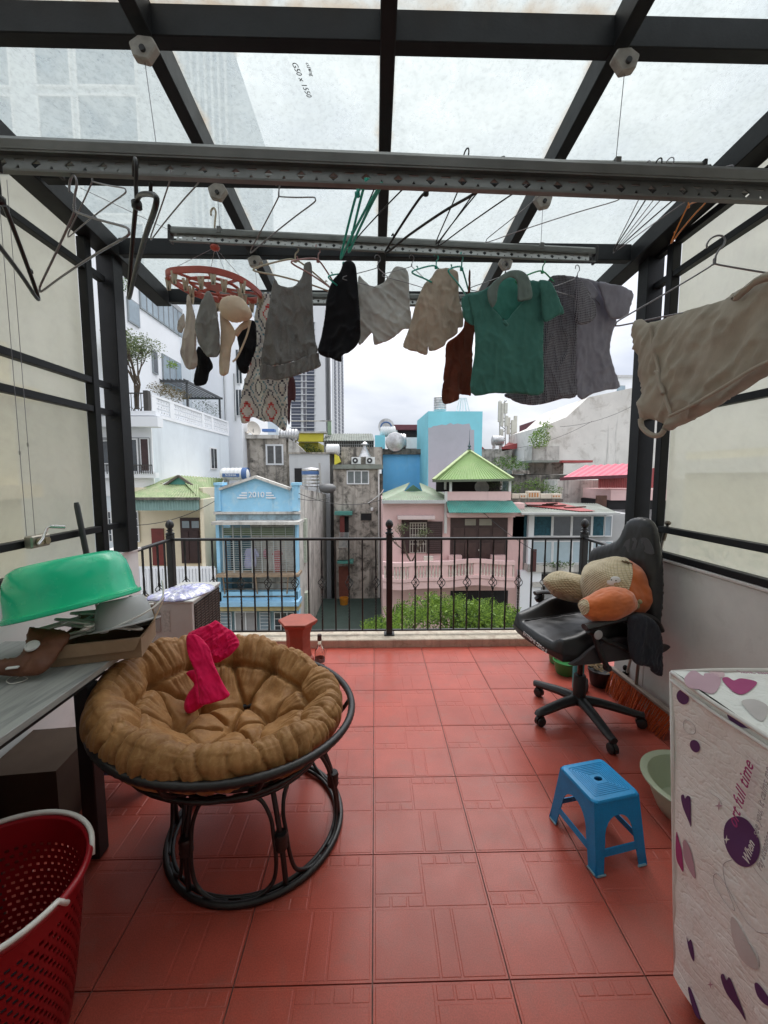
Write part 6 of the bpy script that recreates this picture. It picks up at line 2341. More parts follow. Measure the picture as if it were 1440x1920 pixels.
# ---- red laundry basket
red = M('plastic_red', (.28, .004, .010), .35, .12, 8, spec=.5)
white_pl = M('plastic_white', (.74, .72, .68), .4, .1, 10)
bk = thing('laundry_basket', 'red perforated plastic laundry basket with white handles, cut by the left edge', 'basket', (-.975, .93, .002))
c = Vector((-.975, .935, .002)); rt, rb_, h = .205, .150, .44
m = MB()
NA_, NZ = 120, 46
def bp_(i, j, off=0):
    a = 2 * PI * i / NA_; u = j / NZ
    r_ = rb_ + (rt - rb_) * u ** .8 + off
    return c + Vector((r_ * math.cos(a) * 1.04, r_ * math.sin(a), .004 + h * u))
for off in (0, -.003):
    V = [bp_(i, j, off) for j in range(NZ + 1) for i in range(NA_)]
    F = []
    for j in range(NZ):
        for i in range(NA_):
            holed = 4 < j < NZ - 6 and (i % 2 == (j // 2) % 2) and (j % 2 == 0)
            if holed:
                continue
            i2 = (i + 1) % NA_
            q = (j * NA_ + i, j * NA_ + i2, (j + 1) * NA_ + i2, (j + 1) * NA_ + i)
            F.append(q if off == 0 else tuple(reversed(q)))
    m.add(V, F)
m.build('basket_wall', red, bk, smooth=60)
MB().lathe([(0, 0), (rb_, 0), (rb_, .006), (0, .006)], c, 40, sx=1.04).build('basket_bottom', red, bk)
MB().tube([c + Vector(((rt + .006) * 1.04 * math.cos(2 * PI * i / 60), (rt + .006) * math.sin(2 * PI * i / 60), h)) for i in range(60)], .009, 8, closed=True).build('rim', red, bk, smooth=180)
for a0, a1 in ((28, 170), (-150, -6)):
    P = [c + Vector(((rt + .012) * 1.04 * math.cos(R(a0 + (a1 - a0) * i / 24)), (rt + .012) * math.sin(R(a0 + (a1 - a0) * i / 24)), h + .015)) for i in range(25)]
    P[0] = P[0] - Vector((0, 0, .03)); P[-1] = P[-1] - Vector((0, 0, .03))
    MB().tube(P, .0065, 8).build('handle', white_pl, bk, smooth=180)
m = MB().ell(c + Vector((-.02, 0, .10)), (.12, .11, .07), fn=lambda q: 1 + .25 * noise.noise(q * 2.5))
tag(m.build('dark_laundry', M('laundry_dark', (.02, .018, .022), .9), smooth=180), 'heap of dark laundry at the bottom of the red basket', 'laundry')

# ---- table at left and what lies on and under it
tb = thing('table', 'table with grey wood-grain top and black legs at the left edge', 'table', (-1.30, 1.10, .002))
def wood_grey():
    m = bpy.data.materials.new('wood_grey')
    n = nodes_of(m)
    out = n.nodes.new('ShaderNodeOutputMaterial')
    b = n.nodes.new('ShaderNodeBsdfPrincipled')
    g = n.nodes.new('ShaderNodeNewGeometry').outputs['Position']
    f = noise_out(n, g, 22, 7, .65, (1, .10, 1), dist=1.5)
    c = ramp(n, f, [(.3, (.17, .18, .18)), (.5, (.30, .31, .30)), (.72, (.40, .41, .39))])
    n.links.new(c, b.inputs['Base Color'])
    b.inputs['Roughness'].default_value = .45
    n.links.new(bump_n(n, f, .15, .002), b.inputs['Normal'])
    n.links.new(b.outputs[0], out.inputs[0])
    return m
MB().box(-1.59, -1.02, .35, 1.72, .728, .752).build('table_top', wood_grey(), tb, bevel=.002)
blk = M('table_black', (.012, .012, .013), .5, .2)
for x, y in ((-1.08, 1.47), (-1.54, 1.47), (-1.08, .45), (-1.54, .45)):
    MB().box(x - .028, x + .028, y - .028, y + .028, .002, .69).build('leg', blk, tb, bevel=.003)
for y in (.45, 1.47):
    MB().box(-1.52, -1.10, y - .018, y + .018, .69, .726).build('apron', blk, tb)
MB().box(-1.10, -1.06, .40, 1.55, .6905, .727).build('apron', blk, tb)
cardb = M('cardboard', (.30, .20, .125), .85, .12, 5, c2=(.24, .155, .09), t=(.5, .8), bump=.1)
def rbox(parent, name, c, sx, sy, sz, rz, mat, open_=True, th=.004):
    rot = Matrix.Rotation(rz, 3, 'Z')
    m = MB()
    def P(x, y, z): return Vector(c) + rot @ Vector((x, y, z))
    def bx(x0, x1, y0, y1, z0, z1):
        m.hexa([P(x0, y0, z0), P(x1, y0, z0), P(x1, y1, z0), P(x0, y1, z0), P(x0, y0, z1), P(x1, y0, z1), P(x1, y1, z1), P(x0, y1, z1)])
    bx(-sx, sx, -sy, sy, 0, th)
    bx(-sx, sx, -sy, -sy + th, th, sz); bx(-sx, sx, sy - th, sy, th, sz)
    bx(-sx, -sx + th, -sy + th, sy - th, th, sz); bx(sx - th, sx, -sy + th, sy - th, th, sz)
    if not open_: bx(-sx, sx, -sy, sy, sz, sz + th)
    return m.build(name, mat, parent), P
t = thing('cardboard_box', 'open cardboard box full of white plastic hangers on the table', 'box', (-1.18, 1.55, .753))
o, PB = rbox(t, 'box_body', (-1.09, 1.62, .7535), .150, .115, .080, R(16), cardb)
for sg, ang in ((1, 25), (-1, -60)):
    pass
MB().hexa([PB(.152, -.115, .081), PB(.156, -.115, .081), PB(.156, .115, .081), PB(.152, .115, .081), PB(.195, -.10, .14), PB(.199, -.10, .14), PB(.195, .11, .17), PB(.191, .11, .17)]).build('flap', cardb, t)
MB().hexa([PB(-.15, -.119, .079), PB(.15, -.119, .079), PB(.15, -.116, .079), PB(-.15, -.116, .079), PB(-.13, -.128, .035), PB(.13, -.128, .035), PB(.13, -.125, .038), PB(-.13, -.125, .038)]).build('flap', cardb, t)
MB().hexa([PB(-.15, .115, .081), PB(.15, .115, .081), PB(.15, .118, .081), PB(-.15, .118, .081), PB(-.14, .135, .13), PB(.14, .135, .13), PB(.14, .138, .13), PB(-.14, .138, .13)]).build('flap', cardb, t)
# tangle of white plastic hangers
def hanger_mb(kind, Wd=.20, Hn=.165, r_=None):
    """hook at the origin, hanger hanging in its local XZ plane"""
    m = MB()
    if kind == 'wire':
        r_ = r_ or .0015
        hook = [Vector((.017 * math.sin(a), 0, -.017 + .017 * math.cos(a))) for a in [R(x) for x in (-110, -80, -40, 0, 40, 80, 120, 150)]]
        hook += [Vector((.002, 0, -.045)), Vector((0, 0, -.062))]
        m.tube(smooth_path(hook, 3), r_, 5)
        P = [(0, 0, -.062), (.012, 0, -.070), (Wd * .5, 0, -.112), (Wd - .012, 0, -Hn + .014), (Wd, 0, -Hn + .004), (Wd - .008, 0, -Hn - .003), (Wd * .5, 0, -Hn), (0, 0, -Hn + .001), (-Wd * .5, 0, -Hn), (-Wd + .008, 0, -Hn - .003), (-Wd, 0, -Hn + .004), (-Wd + .012, 0, -Hn + .014), (-Wd * .5, 0, -.112), (-.012, 0, -.070), (0, 0, -.060)]
        m.tube(smooth_path(P, 3), r_, 5)
        for i in range(4):
            m.tube([(.003, 0, -.050 - i * .004), (-.003, 0, -.053 - i * .004)], r_, 5)
    else:
        r_ = r_ or .0042
        hook = [Vector((.018 * math.sin(a), 0, -.018 + .018 * math.cos(a))) for a in [R(x) for x in (-95, -50, 0, 50, 95, 130)]] + [Vector((.002, 0, -.045)), Vector((0, 0, -.075))]
        m.tube(smooth_path(hook, 4), r_ * .85, 7)
        P = [(0, 0, -.075), (.03, 0, -.078), (Wd * .55, 0, -.115), (Wd, 0, -Hn), (Wd - .01, 0, -Hn - .012), (Wd * .4, 0, -Hn - .004), (-Wd * .4, 0, -Hn - .004), (-Wd + .01, 0, -Hn - .012), (-Wd, 0, -Hn), (-Wd * .55, 0, -.115), (-.03, 0, -.078)]
        m.tube(smooth_path(P, 4, True), r_, 7, closed=True)
        m.lathe([(.0, -.086), (.009, -.083), (.009, -.072), (0, -.069)], (0, 0, 0), 8)
        for sg in (-1, 1):
            m.tube([(sg * Wd * .8, 0, -.138), (sg * Wd * .8 + sg * .004, 0, -.128), (sg * Wd * .86, 0, -.132)], r_ * .7, 5)
    return m
HM = {}
def hanger_mesh(kind, mat):
    k = (kind, mat.name)
    if k not in HM:
        o = hanger_mb('wire' if kind == 'thin' else 'plastic' if kind == 'thick' else kind, r_=.0022 if kind == 'thin' else .0078 if kind == 'thick' else None).build('hanger_mesh', mat, smooth=180)
        HM[k] = o.data
        bpy.data.objects.remove(o)
    return HM[k]
def hang(label, at, ang, kind, mat, scale=1, group=None, tilt=(0, 0), cat='hanger'):
    o = bpy.data.objects.new('clothes_hanger', hanger_mesh(kind, mat))
    col.objects.link(o)
    o.location = at
    o.rotation_euler = (tilt[0], tilt[1], ang)
    o.scale = (scale,) * 3
    WM[o.name] = Matrix.Identity(4)
    return tag(o, label, cat, group)
rnd = random.Random(11)
for i, lab in enumerate(('lowest', 'upper', 'tilted', 'front', 'rear', 'twisted', 'topmost')):
    p = PB(rnd.uniform(-.06, .06), rnd.uniform(-.10, .03), .092 + .009 * i)
    o = hang('white plastic hangers tangled in the cardboard box on the table', p, R(20 + rnd.uniform(-60, 60)), 'thick', white_pl, .72, group='white hangers heaped in the box', tilt=(R(82 + rnd.uniform(-14, 14)), R(rnd.uniform(-12, 12))))
# white plastic pegs
t = thing('peg_bundle', 'cream plastic clip pegs beside the brown bag at the left edge', 'pegs', (-1.50, 1.50, .753))
for i in range(5):
    x = -1.555 + (i % 3) * .045; y = 1.44 + (i // 3) * .05; z = .765 + (i // 3) * .02
    MB().tube([(x, y, z), (x + .006, y + .01, z + .075)], [.013, .017], 10).build('peg', white_pl, t, smooth=40)
# brown bag
bagm = M('bag_brown', (.13, .045, .02), .55, .25, 7, c2=(.19, .075, .035), t=(.5, .8), bump=.35, bscale=26, bdist=.008)
bg_ = thing('neck_bag', 'crumpled brown pouch with a round white button on the table', 'bag', (-1.30, 1.42, .753))
nB = Vector((.1, -.55, .83)).normalized()
m = cloth_mb([(0, 1237), (32, 1232), (48, 1210), (55, 1178), (75, 1180), (105, 1180), (128, 1186), (131, 1196), (118, 1214), (102, 1240), (86, 1256), (66, 1266), (40, 1268), (0, 1266), (-40, 1270), (-40, 1240)], Vector((-1.24, 1.37, .785)), nB, res=.007, puff=.022, fold=.007, ffreq=22, seed=4, bulge=.05)
m.build('bag_body', bagm, bg_, smooth=180)
c = onP(67, 1220, Vector((-1.24, 1.37, .785)), nB) + nB * .030
rotB = nB.to_track_quat('Z', 'Y').to_matrix()
MB().lathe([(0, -.004), (.020, -.004), (.023, 0), (.021, .005), (.014, .006), (.013, .004), (0, .004)], c, 24, rot=rotB).build('button', tankw, bg_, smooth=40)
c2_ = onP(27, 1262, Vector((-1.24, 1.37, .785)), nB) + nB * .03
MB().beam(c2_ - Vector((.015, 0, 0)), c2_ + Vector((.02, .01, 0)), .014, .006).build('tag', tankw, bg_, bevel=.002)
P = [onZ(a, b, .757) for a, b in ((22, 1268), (12, 1276), (20, 1282), (40, 1278), (52, 1272), (40, 1268), (30, 1272))]
MB().tube(smooth_path(P, 4), .0016, 5).build('string', white_pl, bg_)
# grey tub and green basin heaped on the box
rotT = Matrix.Rotation(R(-16), 3, 'Y') @ Matrix.Rotation(R(6), 3, 'X')
basin('pale grey tub turned over under the green basin', (-1.05, 1.66, .955), .110, .11, M('plastic_pale', (.45, .46, .46), .45, .08), rot=Matrix.Rotation(R(168), 3, 'Y') @ Matrix.Rotation(R(10), 3, 'X'), name='tub')
gr = M('plastic_green', (.0, .68, .34), .24, .08, 5, spec=.6, coat=.3)
GC = Vector((-1.215, 1.63, .935))
rotG = Matrix.Rotation(R(-13), 3, 'Y') @ Matrix.Rotation(R(-6), 3, 'X')
gb = thing('wash_basin', 'bright green oval plastic basin lying upside down on the table clutter', 'basin', GC)
pf = [(.275, -.004), (.283, .000), (.283, .010), (.268, .012), (.262, .024), (.257, .075), (.246, .120), (.224, .150), (.195, .162), (.172, .161), (.164, .154), (.12, .151), (.085, .157), (.075, .153), (0, .150)]
MB().lathe([(a_, b_ * 1.18) for a_, b_ in pf + [(0, .112), (.18, .118), (.23, .09), (.25, .02), (.275, -.004)]], GC, 64, rot=rotG, sx=.84, sy=.80, cap=False).build('basin_body', gr, gb, smooth=40)
for k_ in (.035, .05):
    MB().tube([GC + rotG @ Vector(((.258 - k_ * .12) * .90 * math.cos(2 * PI * i / 60), (.258 - k_ * .12) * .80 * math.sin(2 * PI * i / 60), .012 + (k_ - .035) * .3)) for i in range(60)], .003, 6, closed=True).build('rim_ridge', gr, gb, smooth=180)
# olive bag and cloth behind the box
m = MB().ell(onY(252, 1150, 1.72), (.05, .06, .075), fn=lambda q: 1 + .2 * noise.noise(q * 2.2))
tag(m.build('olive_cloth', M('olive', (.10, .09, .045), .8, .2, 12), smooth=180), 'olive cloth bundle between the green basin and the air conditioner', 'cloth')
P = [PB(.19, .0, .09), PB(.24, .02, .18), PB(.215, .05, .25)]
MB_s = MB().tube(smooth_path([PB(.02, -.1, .11), PB(.15, -.08, .16), PB(.21, -.02, .20), PB(.2, .05, .26)], 6), .004, 6)
tag(MB_s.build('white_strap', white_pl, smooth=180), 'white plastic strap looping out of the cardboard box', 'strap')
# mop handle
pl = thing('mop', 'mop with dark grey plastic grip standing behind the green basin', 'mop', (-1.53, 2.30, .002))
a, b = onY(143, 942, 2.2), onY(164, 1048, 2.2)
d = (b - a).normalized()
MB().tube([a, a + d * .02, b - d * .01, b], [.011, .0145, .015, .012], 10).build('grip', M('grip_grey', (.045, .05, .055), .5), pl, smooth=50)
foot = Vector((b.x + .06, 2.28, .10))
MB().tube([b, foot], .0085, 8).build('pole', alu, pl, smooth=60)
MB().ell(foot - Vector((0, 0, .02)), (.07, .09, .055), fn=lambda q: 1 + .3 * noise.noise(q * 4)).build('mop_head', M('mop_grey', (.3, .29, .27), .9), pl)
# things under the table
o, _p = rbox(None, 'cardboard_box', (-1.43, 1.68, .003), .14, .15, .28, R(6), M('cardboard_shaded', (.06, .038, .025), .9, .2), False)  # darker copy of the cardboard: under-table shade put into the colour
tag(o, 'closed cardboard box under the far end of the table', 'box')
t = thing('storage_stool', 'pale blue plastic step stool under the table behind the black leg', 'stool', (-1.19, 1.95, .002))
bls = M('plastic_periwinkle', (.16, .22, .42), .5, .1)
for sx_ in (-1, 1):
    for sy_ in (-1, 1):
        MB().beam((-1.19 + sx_ * .13, 1.92 + sy_ * .12, .003), (-1.19 + sx_ * .10, 1.92 + sy_ * .10, .25), .035, .03).build('leg', bls, t, bevel=.003)
for sy_ in (-1, 1):
    MB().beam((-1.31, 1.92 + sy_ * .115, .08), (-1.07, 1.92 + sy_ * .115, .08), .012, .025).build('stretcher', bls, t)
for sx_ in (-1, 1):
    MB().beam((-1.19 + sx_ * .122, 1.81, .08), (-1.19 + sx_ * .122, 2.03, .08), .012, .025).build('stretcher', bls, t)
MB().box(-1.31, -1.07, 1.80, 2.04, .25, .272).build('seat', bls, t, bevel=.006)
o, _p = rbox(None, 'crate', (-1.38, 1.05, .003), .15, .2, .26, 0, M('crate_shaded', (.05, .035, .03), .7), False)  # crate colour darkened to carry the shade below the table top
tag(o, 'shade-darkened storage crate under the table behind the red basket', 'crate')

# ---- outdoor air conditioner with plastic bag
ac = thing('condenser_unit', 'white air conditioner condenser with brown grille standing by the left railing', 'air conditioner', (-1.43, 3.05, .002))
acm = M('ac_white', (.52, .52, .49), .45, .08, 5, c2=(.36, .33, .28), t=(.6, .85))
ax0, ax1, ay0, ay1 = -1.585, -1.285, 2.80, 3.30
MB().box(ax0, ax1, ay0, ay1, .03, .565).build('casing', acm, ac, bevel=.012, seg=2)
MB().box(ax0 - .006, ax1 + .010, ay0 - .008, ay1 + .008, .566, .585).build('lid', acm, ac, bevel=.004)
for (x, y) in ((ax0 + .04, ay0 + .06), (ax1 - .04, ay0 + .06), (ax0 + .04, ay1 - .06), (ax1 - .04, ay1 - .06)):
    MB().box(x - .02, x + .02, y - .03, y + .03, .003, .03).build('foot', plast_dk, ac)
a = onY(277, 1148, ay0 - .004); b = onY(302, 1185, ay0 - .004)
fr = MB().box(a.x, b.x, ay0 - .008, ay0 - .0005, b.z, a.z).build('service_panel', plast_grey, ac, bevel=.003)
MB().box(a.x + .015, b.x - .02, ay0 - .011, ay0 - .0085, a.z - .05, a.z - .02).build('label_window', plast_dk, fr)
MB().box(b.x + .02, b.x + .065, ay0 - .004, ay0 - .0005, b.z, a.z + .01).build('nameplate', M('plate_grey', (.45, .45, .42), .5, .3, 60), ac)
gm_ = M('grille_brown', (.085, .06, .05), .6, .2)
MB().box(ax1 + .001, ax1 + .004, ay0 + .03, ay1 - .02, .05, .55).build('grille_back', M('grille_dark', (.03, .022, .02), .8), ac)
for i in range(24):
    z = .06 + i * .0205
    MB().box(ax1 + .005, ax1 + .010, ay0 + .03, ay1 - .02, z, z + .008).build('grille_bar', gm_, ac)
for i in range(7):
    y = ay0 + .05 + i * .068
    MB().box(ax1 + .0105, ax1 + .013, y, y + .006, .05, .55).build('grille_rod', gm_, ac)
nb_ = Vector((0, 0, 1))
m = MB()
pts = [(-1.62, 2.83), (-1.50, 2.79), (-1.40, 2.77), (-1.33, 2.80), (-1.27, 2.93), (-1.24, 3.05), (-1.26, 3.14), (-1.36, 3.18), (-1.50, 3.14), (-1.58, 3.02)]
sm = smooth_path([Vector((a, b, 0)) for a, b in pts], 4, True)
vv, tri, D = poly_fill([(p.x, p.y) for p in sm], .010, 3)
V = []
for p, d_ in zip(vv, D):
    ang = math.atan2(p.y - 2.96, p.x + 1.43)
    z = .590 + .028 * math.sqrt(min(1, d_ / .07)) + (.008 * abs(math.sin(ang * 9)) + .006 * noise.noise(Vector((p.x * 30, p.y * 30, 0)))) * min(1, d_ / .02)
    V.append((p.x, p.y, z))
m.add(V, tri)
m.add([(x, y, .588) for x, y, z in V], [tuple(reversed(t_)) for t_ in tri])
bagp = M('plastic_bag_violet', (.40, .40, .66), .12, .25, 9, c2=(.62, .63, .68), t=(.45, .6), spec=.8, coat=.8)
tag(m.build('plastic_bag', bagp, smooth=180), 'flat pack in clear and violet plastic lying on the condenser', 'plastic bag')

# ---- hexagonal clay pedestal and bottle
clay = M('clay_red', (.36, .085, .055), .55, .12, 10, c2=(.28, .07, .05), t=(.5, .8))
pd = thing('clay_pedestal', 'red hexagonal clay pedestal standing by the kerb behind the papasan', 'pedestal', (-.592, 3.02, .002))
def hexring(r_, z, a0=0): return [Vector((-.592 + r_ * math.cos(a0 + k * PI / 3), 3.03 + r_ * math.sin(a0 + k * PI / 3), z)) for k in range(6)]
def hexstack(L, name):
    vs = []; fs = []
    for r_, z in L: vs += hexring(r_, z)
    for j in range(len(L) - 1):
        for k in range(6):
            fs.append((j * 6 + k, j * 6 + (k + 1) % 6, (j + 1) * 6 + (k + 1) % 6, (j + 1) * 6 + k))
    fs.append(tuple(range(5, -1, -1))); fs.append(tuple((len(L) - 1) * 6 + k for k in range(6)))
    return MB().add(vs, fs).build(name, clay, pd, bevel=.003)
hexstack([(.135, .003), (.135, .025), (.12, .045), (.122, .06), (.105, .075)], 'base')
hexstack([(.104, .0755), (.092, .15), (.094, .25), (.108, .300), (.112, .3195)], 'column')
hexstack([(.130, .320), (.150, .345), (.151, .358), (.146, .362)], 'top_slab')
bt_ = thing('liquor_bottle', 'clear glass liquor bottle with amber liquid beside the clay pedestal', 'bottle', (-.405, 2.86, .002))
bp0 = Vector((-.405, 2.86, .002))
gl = glass_mat('clear_glass', (.93, .94, .92))
MB().lathe([(0, 0), (.034, 0), (.037, .006), (.037, .17), (.032, .195), (.016, .215), (.0135, .235), (.0135, .27), (.0125, .27), (.0125, .235), (.030, .19), (.0345, .17), (.0345, .008), (0, .008)], bp0, 24).build('glass', gl, bt_, smooth=40)
MB().lathe([(0, .009), (.0338, .009), (.0338, .075), (0, .075)], bp0, 20).build('liquid', glass_mat('amber', (.75, .25, .10), .0, 1.33), bt_, smooth=40)
MB().lathe([(.0145, .262), (.0155, .264), (.0155, .305), (.013, .308), (0, .308)], bp0, 16).build('cap', M('cap_dark', (.06, .03, .025), .4), bt_, smooth=40)
MB().lathe([(.0376, .105), (.0376, .135)], bp0 + Vector((.0005, 0, 0)), 24, cap=False).build('label', M('label_dark', (.16, .12, .12), .5, .3, 60), bt_, smooth=60)
# ---- black gaming-style office chair
blackp = M('plastic_black', (.018, .018, .019), .5, .15, 20, bump=.15, bscale=300, bdist=.0006)
leath = M('leatherette_black', (.016, .016, .017), .36, .15, 12, bump=.25, bscale=420, bdist=.0008, spec=.5)
plum = M('plastic_plum', (.045, .038, .042), .5, .1, 10)
oc = thing('office_chair', 'black high-back swivel armchair on five casters beside the right wall', 'chair', (1.235, 2.32, .002))
CC = Vector((1.22, 2.36, 0)); Fv = Vector((-.98, -.2, 0)).normalized(); Sv = Vector((Fv.y * -1, Fv.x, 0)) 
Sv = Vector((.2, -.98, 0)).normalized()
def W_(a, b, z): return CC + Fv * a + Sv * b + Vector((0, 0, z))
B0 = Vector((1.235, 2.32, 0))
MB().lathe([(.045, .085), (.05, .09), (.05, .125), (.036, .135), (.034, .26), (.030, .265)], B0, 20).build('hub', blackp, oc, smooth=40)
MB().tube([B0 + Vector((0, 0, .26)), B0 + Vector((0, 0, .43))], .015, 12).build('gas_column', M('steel_dark', (.05, .03, .025), .3, metal=.6), oc, smooth=60)
for (x, y) in ((1.249, 1.985), (1.545, 2.20), (.965, 2.23), (1.085, 2.545), (1.42, 2.60)):
    e = Vector((x, y, 0)); d = (e - B0).normalized()
    P = [B0 + d * .03 + Vector((0, 0, .108)), B0 + d * .12 + Vector((0, 0, .106)), B0 + d * .24 + Vector((0, 0, .088)), B0 + d * .30 + Vector((0, 0, .078)), B0 + d * ((e - B0).length + .012) + Vector((0, 0, .076))]
    MB().tube(smooth_path(P, 3), [.030 - .012 * i / 12 for i in range(13)], 8, sx=1.1).build('base_leg', blackp, oc, smooth=45)
    sd = Vector((-d.y, d.x, 0))
    cs = MB()
    MB().tube([e + Vector((0, 0, .056)), e + Vector((0, 0, .074))], .009, 8).build('caster_stem', blackp, oc)
    ca = MB()
    rot = sd.to_track_quat('Z', 'Y').to_matrix()
    for o_ in (-.022, .006):
        ca.lathe([(0, 0), (.022, 0), (.0275, .004), (.0275, .012), (.022, .016), (0, .016)], e + Vector((0, 0, .0285)) + sd * o_, 18, rot=rot)
    k_ = ca.build('caster', blackp, oc, smooth=40)
    MB().lathe([(.018, -.006), (.030, -.006), (.030, .006), (.018, .006)], e + Vector((0, 0, .034)), 14, rot=rot).build('caster_hood', blackp, oc, smooth=40)
# seat
NA_, NB_ = 60, 60
def seat_pt(u, v, bot=False):
    a = -.25 + .56 * u; b = -.275 + .55 * v
    # round the outline
    fu = abs(2 * u - 1); fv = abs(2 * v - 1)
    k = 1 - .10 * max(0, fu - .55) * max(0, fv - .55) / .2
    b *= k
    if u > .8: a -= .035 * fv ** 2 * (u - .8) / .2
    env = math.exp(-((a + .02) / .15) ** 2)
    bo = max(0, min(1, (abs(b) - .150) / .06)); bo = bo * bo * (3 - 2 * bo)
    edge = min(u, 1 - u, v, 1 - v)
    rd = 1 - max(0, (.07 - edge) / .07) ** 2.2
    zc = .560 - .03 * (u - .35)
    z = zc + bo * (.035 + .075 * env)
    if bot:
        return W_(a, b, .455 + .05 * (1 - rd))
    z = .475 + (z - .475) * rd
    z += .003 * noise.noise(Vector((a * 16, b * 16, 0)))
    return W_(a, b, z)
vs = [seat_pt(i / NA_, j / NB_) for j in range(NB_ + 1) for i in range(NA_ + 1)]
n0 = len(vs)
vs += [seat_pt(i / NA_, j / NB_, True) for j in range(NB_ + 1) for i in range(NA_ + 1)]
fs = []
w1 = NA_ + 1
for j in range(NB_):
    for i in range(NA_):
        q = j * w1 + i
        fs.append((q, q + w1, q + w1 + 1, q + 1)); fs.append((n0 + q, n0 + q + 1, n0 + q + w1 + 1, n0 + q + w1))
for i in range(NA_):
    for q in (i, NB_ * w1 + i):
        fs.append((q, q + 1, n0 + q + 1, n0 + q))
    for q in (i * w1, i * w1 + NA_):
        fs.append((q, q + w1, n0 + q + w1, n0 + q))
MB().add(vs, fs).build('seat', leath, oc, smooth=60)
for b in (-.158, .158):
    MB().tube([W_(a, b, .0) + Vector((0, 0, .562 - .03 * ((a + .25) / .56 - .35) + .002)) for a in [-.22 + .47 * i / 12 for i in range(13)]], .0035, 6).build('seat_piping', leath, oc, smooth=180)
MB().prism([W_(-.14, -.12, .42), W_(.12, -.12, .42), W_(.12, .12, .42), W_(-.14, .12, .42)], (0, 0, .04)).build('seat_mechanism', blackp, oc, bevel=.01)
# side shells
for b, sg in ((.272, 1), (-.285, -1)):
    arc = [(.24, .462), (.20, .50), (.12, .555), (.02, .588), (-.08, .588), (-.16, .56), (-.24, .535), (-.36, .52), (-.37, .495), (-.25, .465)]
    sm = smooth_path([Vector((x, z, 0)) for x, z in arc], 3, True)
    MB().prism([W_(p.x, b, p.y) for p in sm], Sv * .022).build('side_shell', plum, oc, bevel=.004)
text_o = onP(986, 1190, W_(.316, 0, .5), Fv); text_e = onP(1020, 1218, W_(.316, 0, .5), Fv)
xd = (text_e - text_o).normalized()
text_mesh('lettering', 'EXTREME ZERO S', tankw, oc, (text_o + text_e) / 2 + Fv * .002, xd, Fv.cross(xd), .030, .0008, .15)
# backrest
PBk = W_(-.285, 0, .85); nBk = (Fv + Vector((0, 0, .10))).normalized()
outl = [(1107, 1056), (1110, 1035), (1124, 1024), (1149, 1018), (1163, 1009), (1171, 993), (1180, 977), (1195, 970), (1213, 971), (1226, 981), (1233, 1004), (1238, 1040), (1241, 1080), (1240, 1130), (1233, 1180), (1214, 1206), (1170, 1212), (1132, 1200), (1116, 1160), (1108, 1105)]
m = cloth_mb(outl, PBk, nBk, res=.011, puff=.042, fold=0, crease=.002, seed=2, bulge=.07)
m.build('backrest', leath, oc, smooth=180)
for hole in ([(1168, 1034), (1174, 1014), (1194, 1009), (1190, 1032)], [(1202, 1010), (1216, 1012), (1226, 1038), (1208, 1034)]):
    P = [onP(a, b, PBk + nBk * .040, nBk) for a, b in hole]
    sm = smooth_path(P, 3, True)
    MB().prism([p - nBk * .004 for p in sm], nBk * .006).build('slot', M('slot_grey', (.06, .06, .065), .7), oc)
def armp(pts, b, r, nm, mat=blackp, sx=1.0):
    P = [onP(x, y, W_(0, b, .6), Sv) for x, y in pts]
    MB().tube(smooth_path(P, 4), r, 8, sx=sx).build(nm, mat, oc, smooth=60)
armp([(1096, 1176), (1115, 1172), (1139, 1166), (1177, 1157), (1202, 1154), (1226, 1162), (1238, 1182)], .315, .017, 'armrest', sx=1.5)
armp([(1116, 1184), (1121, 1192), (1139, 1202), (1160, 1210), (1180, 1219), (1200, 1226)], .305, .014, 'arm_strut')
armp([(1113, 1186), (1120, 1210), (1129, 1232), (1139, 1251)], .31, .015, 'arm_strut')
armp([(1103, 1180), (1118, 1188), (1121, 1192)], .31, .022, 'arm_joint')
armp([(1135, 1250), (1142, 1254)], .31, .018, 'arm_joint')
armp([(1003, 1113), (1019, 1110), (1049, 1113), (1082, 1127)], -.315, .015, 'armrest', sx=1.5)
armp([(1012, 1116), (1015, 1130), (1018, 1150)], -.31, .020, 'arm_strut')
armp([(1006, 1120), (1010, 1126)], -.31, .018, 'arm_joint')
c = onP(1121, 1190, W_(0, .34, .6), Sv)
MB().lathe([(0, 0), (.023, 0), (.025, .004), (.022, .008), (0, .009)], c, 20, rot=Sv.to_track_quat('Z', 'Y').to_matrix()).build('joint_cap', M('cap_grey2', (.42, .42, .42), .5), oc, smooth=40)
# towel
navy = fabric('towel_navy', (.045, .05, .065))
m = cloth_mb([(1180, 1157), (1200, 1151), (1222, 1160), (1236, 1178), (1242, 1205), (1242, 1250), (1237, 1267), (1224, 1261), (1216, 1250), (1196, 1247), (1183, 1234), (1178, 1205), (1178, 1178)], W_(0, .345, .6), Sv, res=.007, puff=.018, fold=.012, ffreq=26, seed=9)
tag(m.build('towel', navy, smooth=180), 'dark navy towel hanging over the near armrest of the office chair', 'towel')
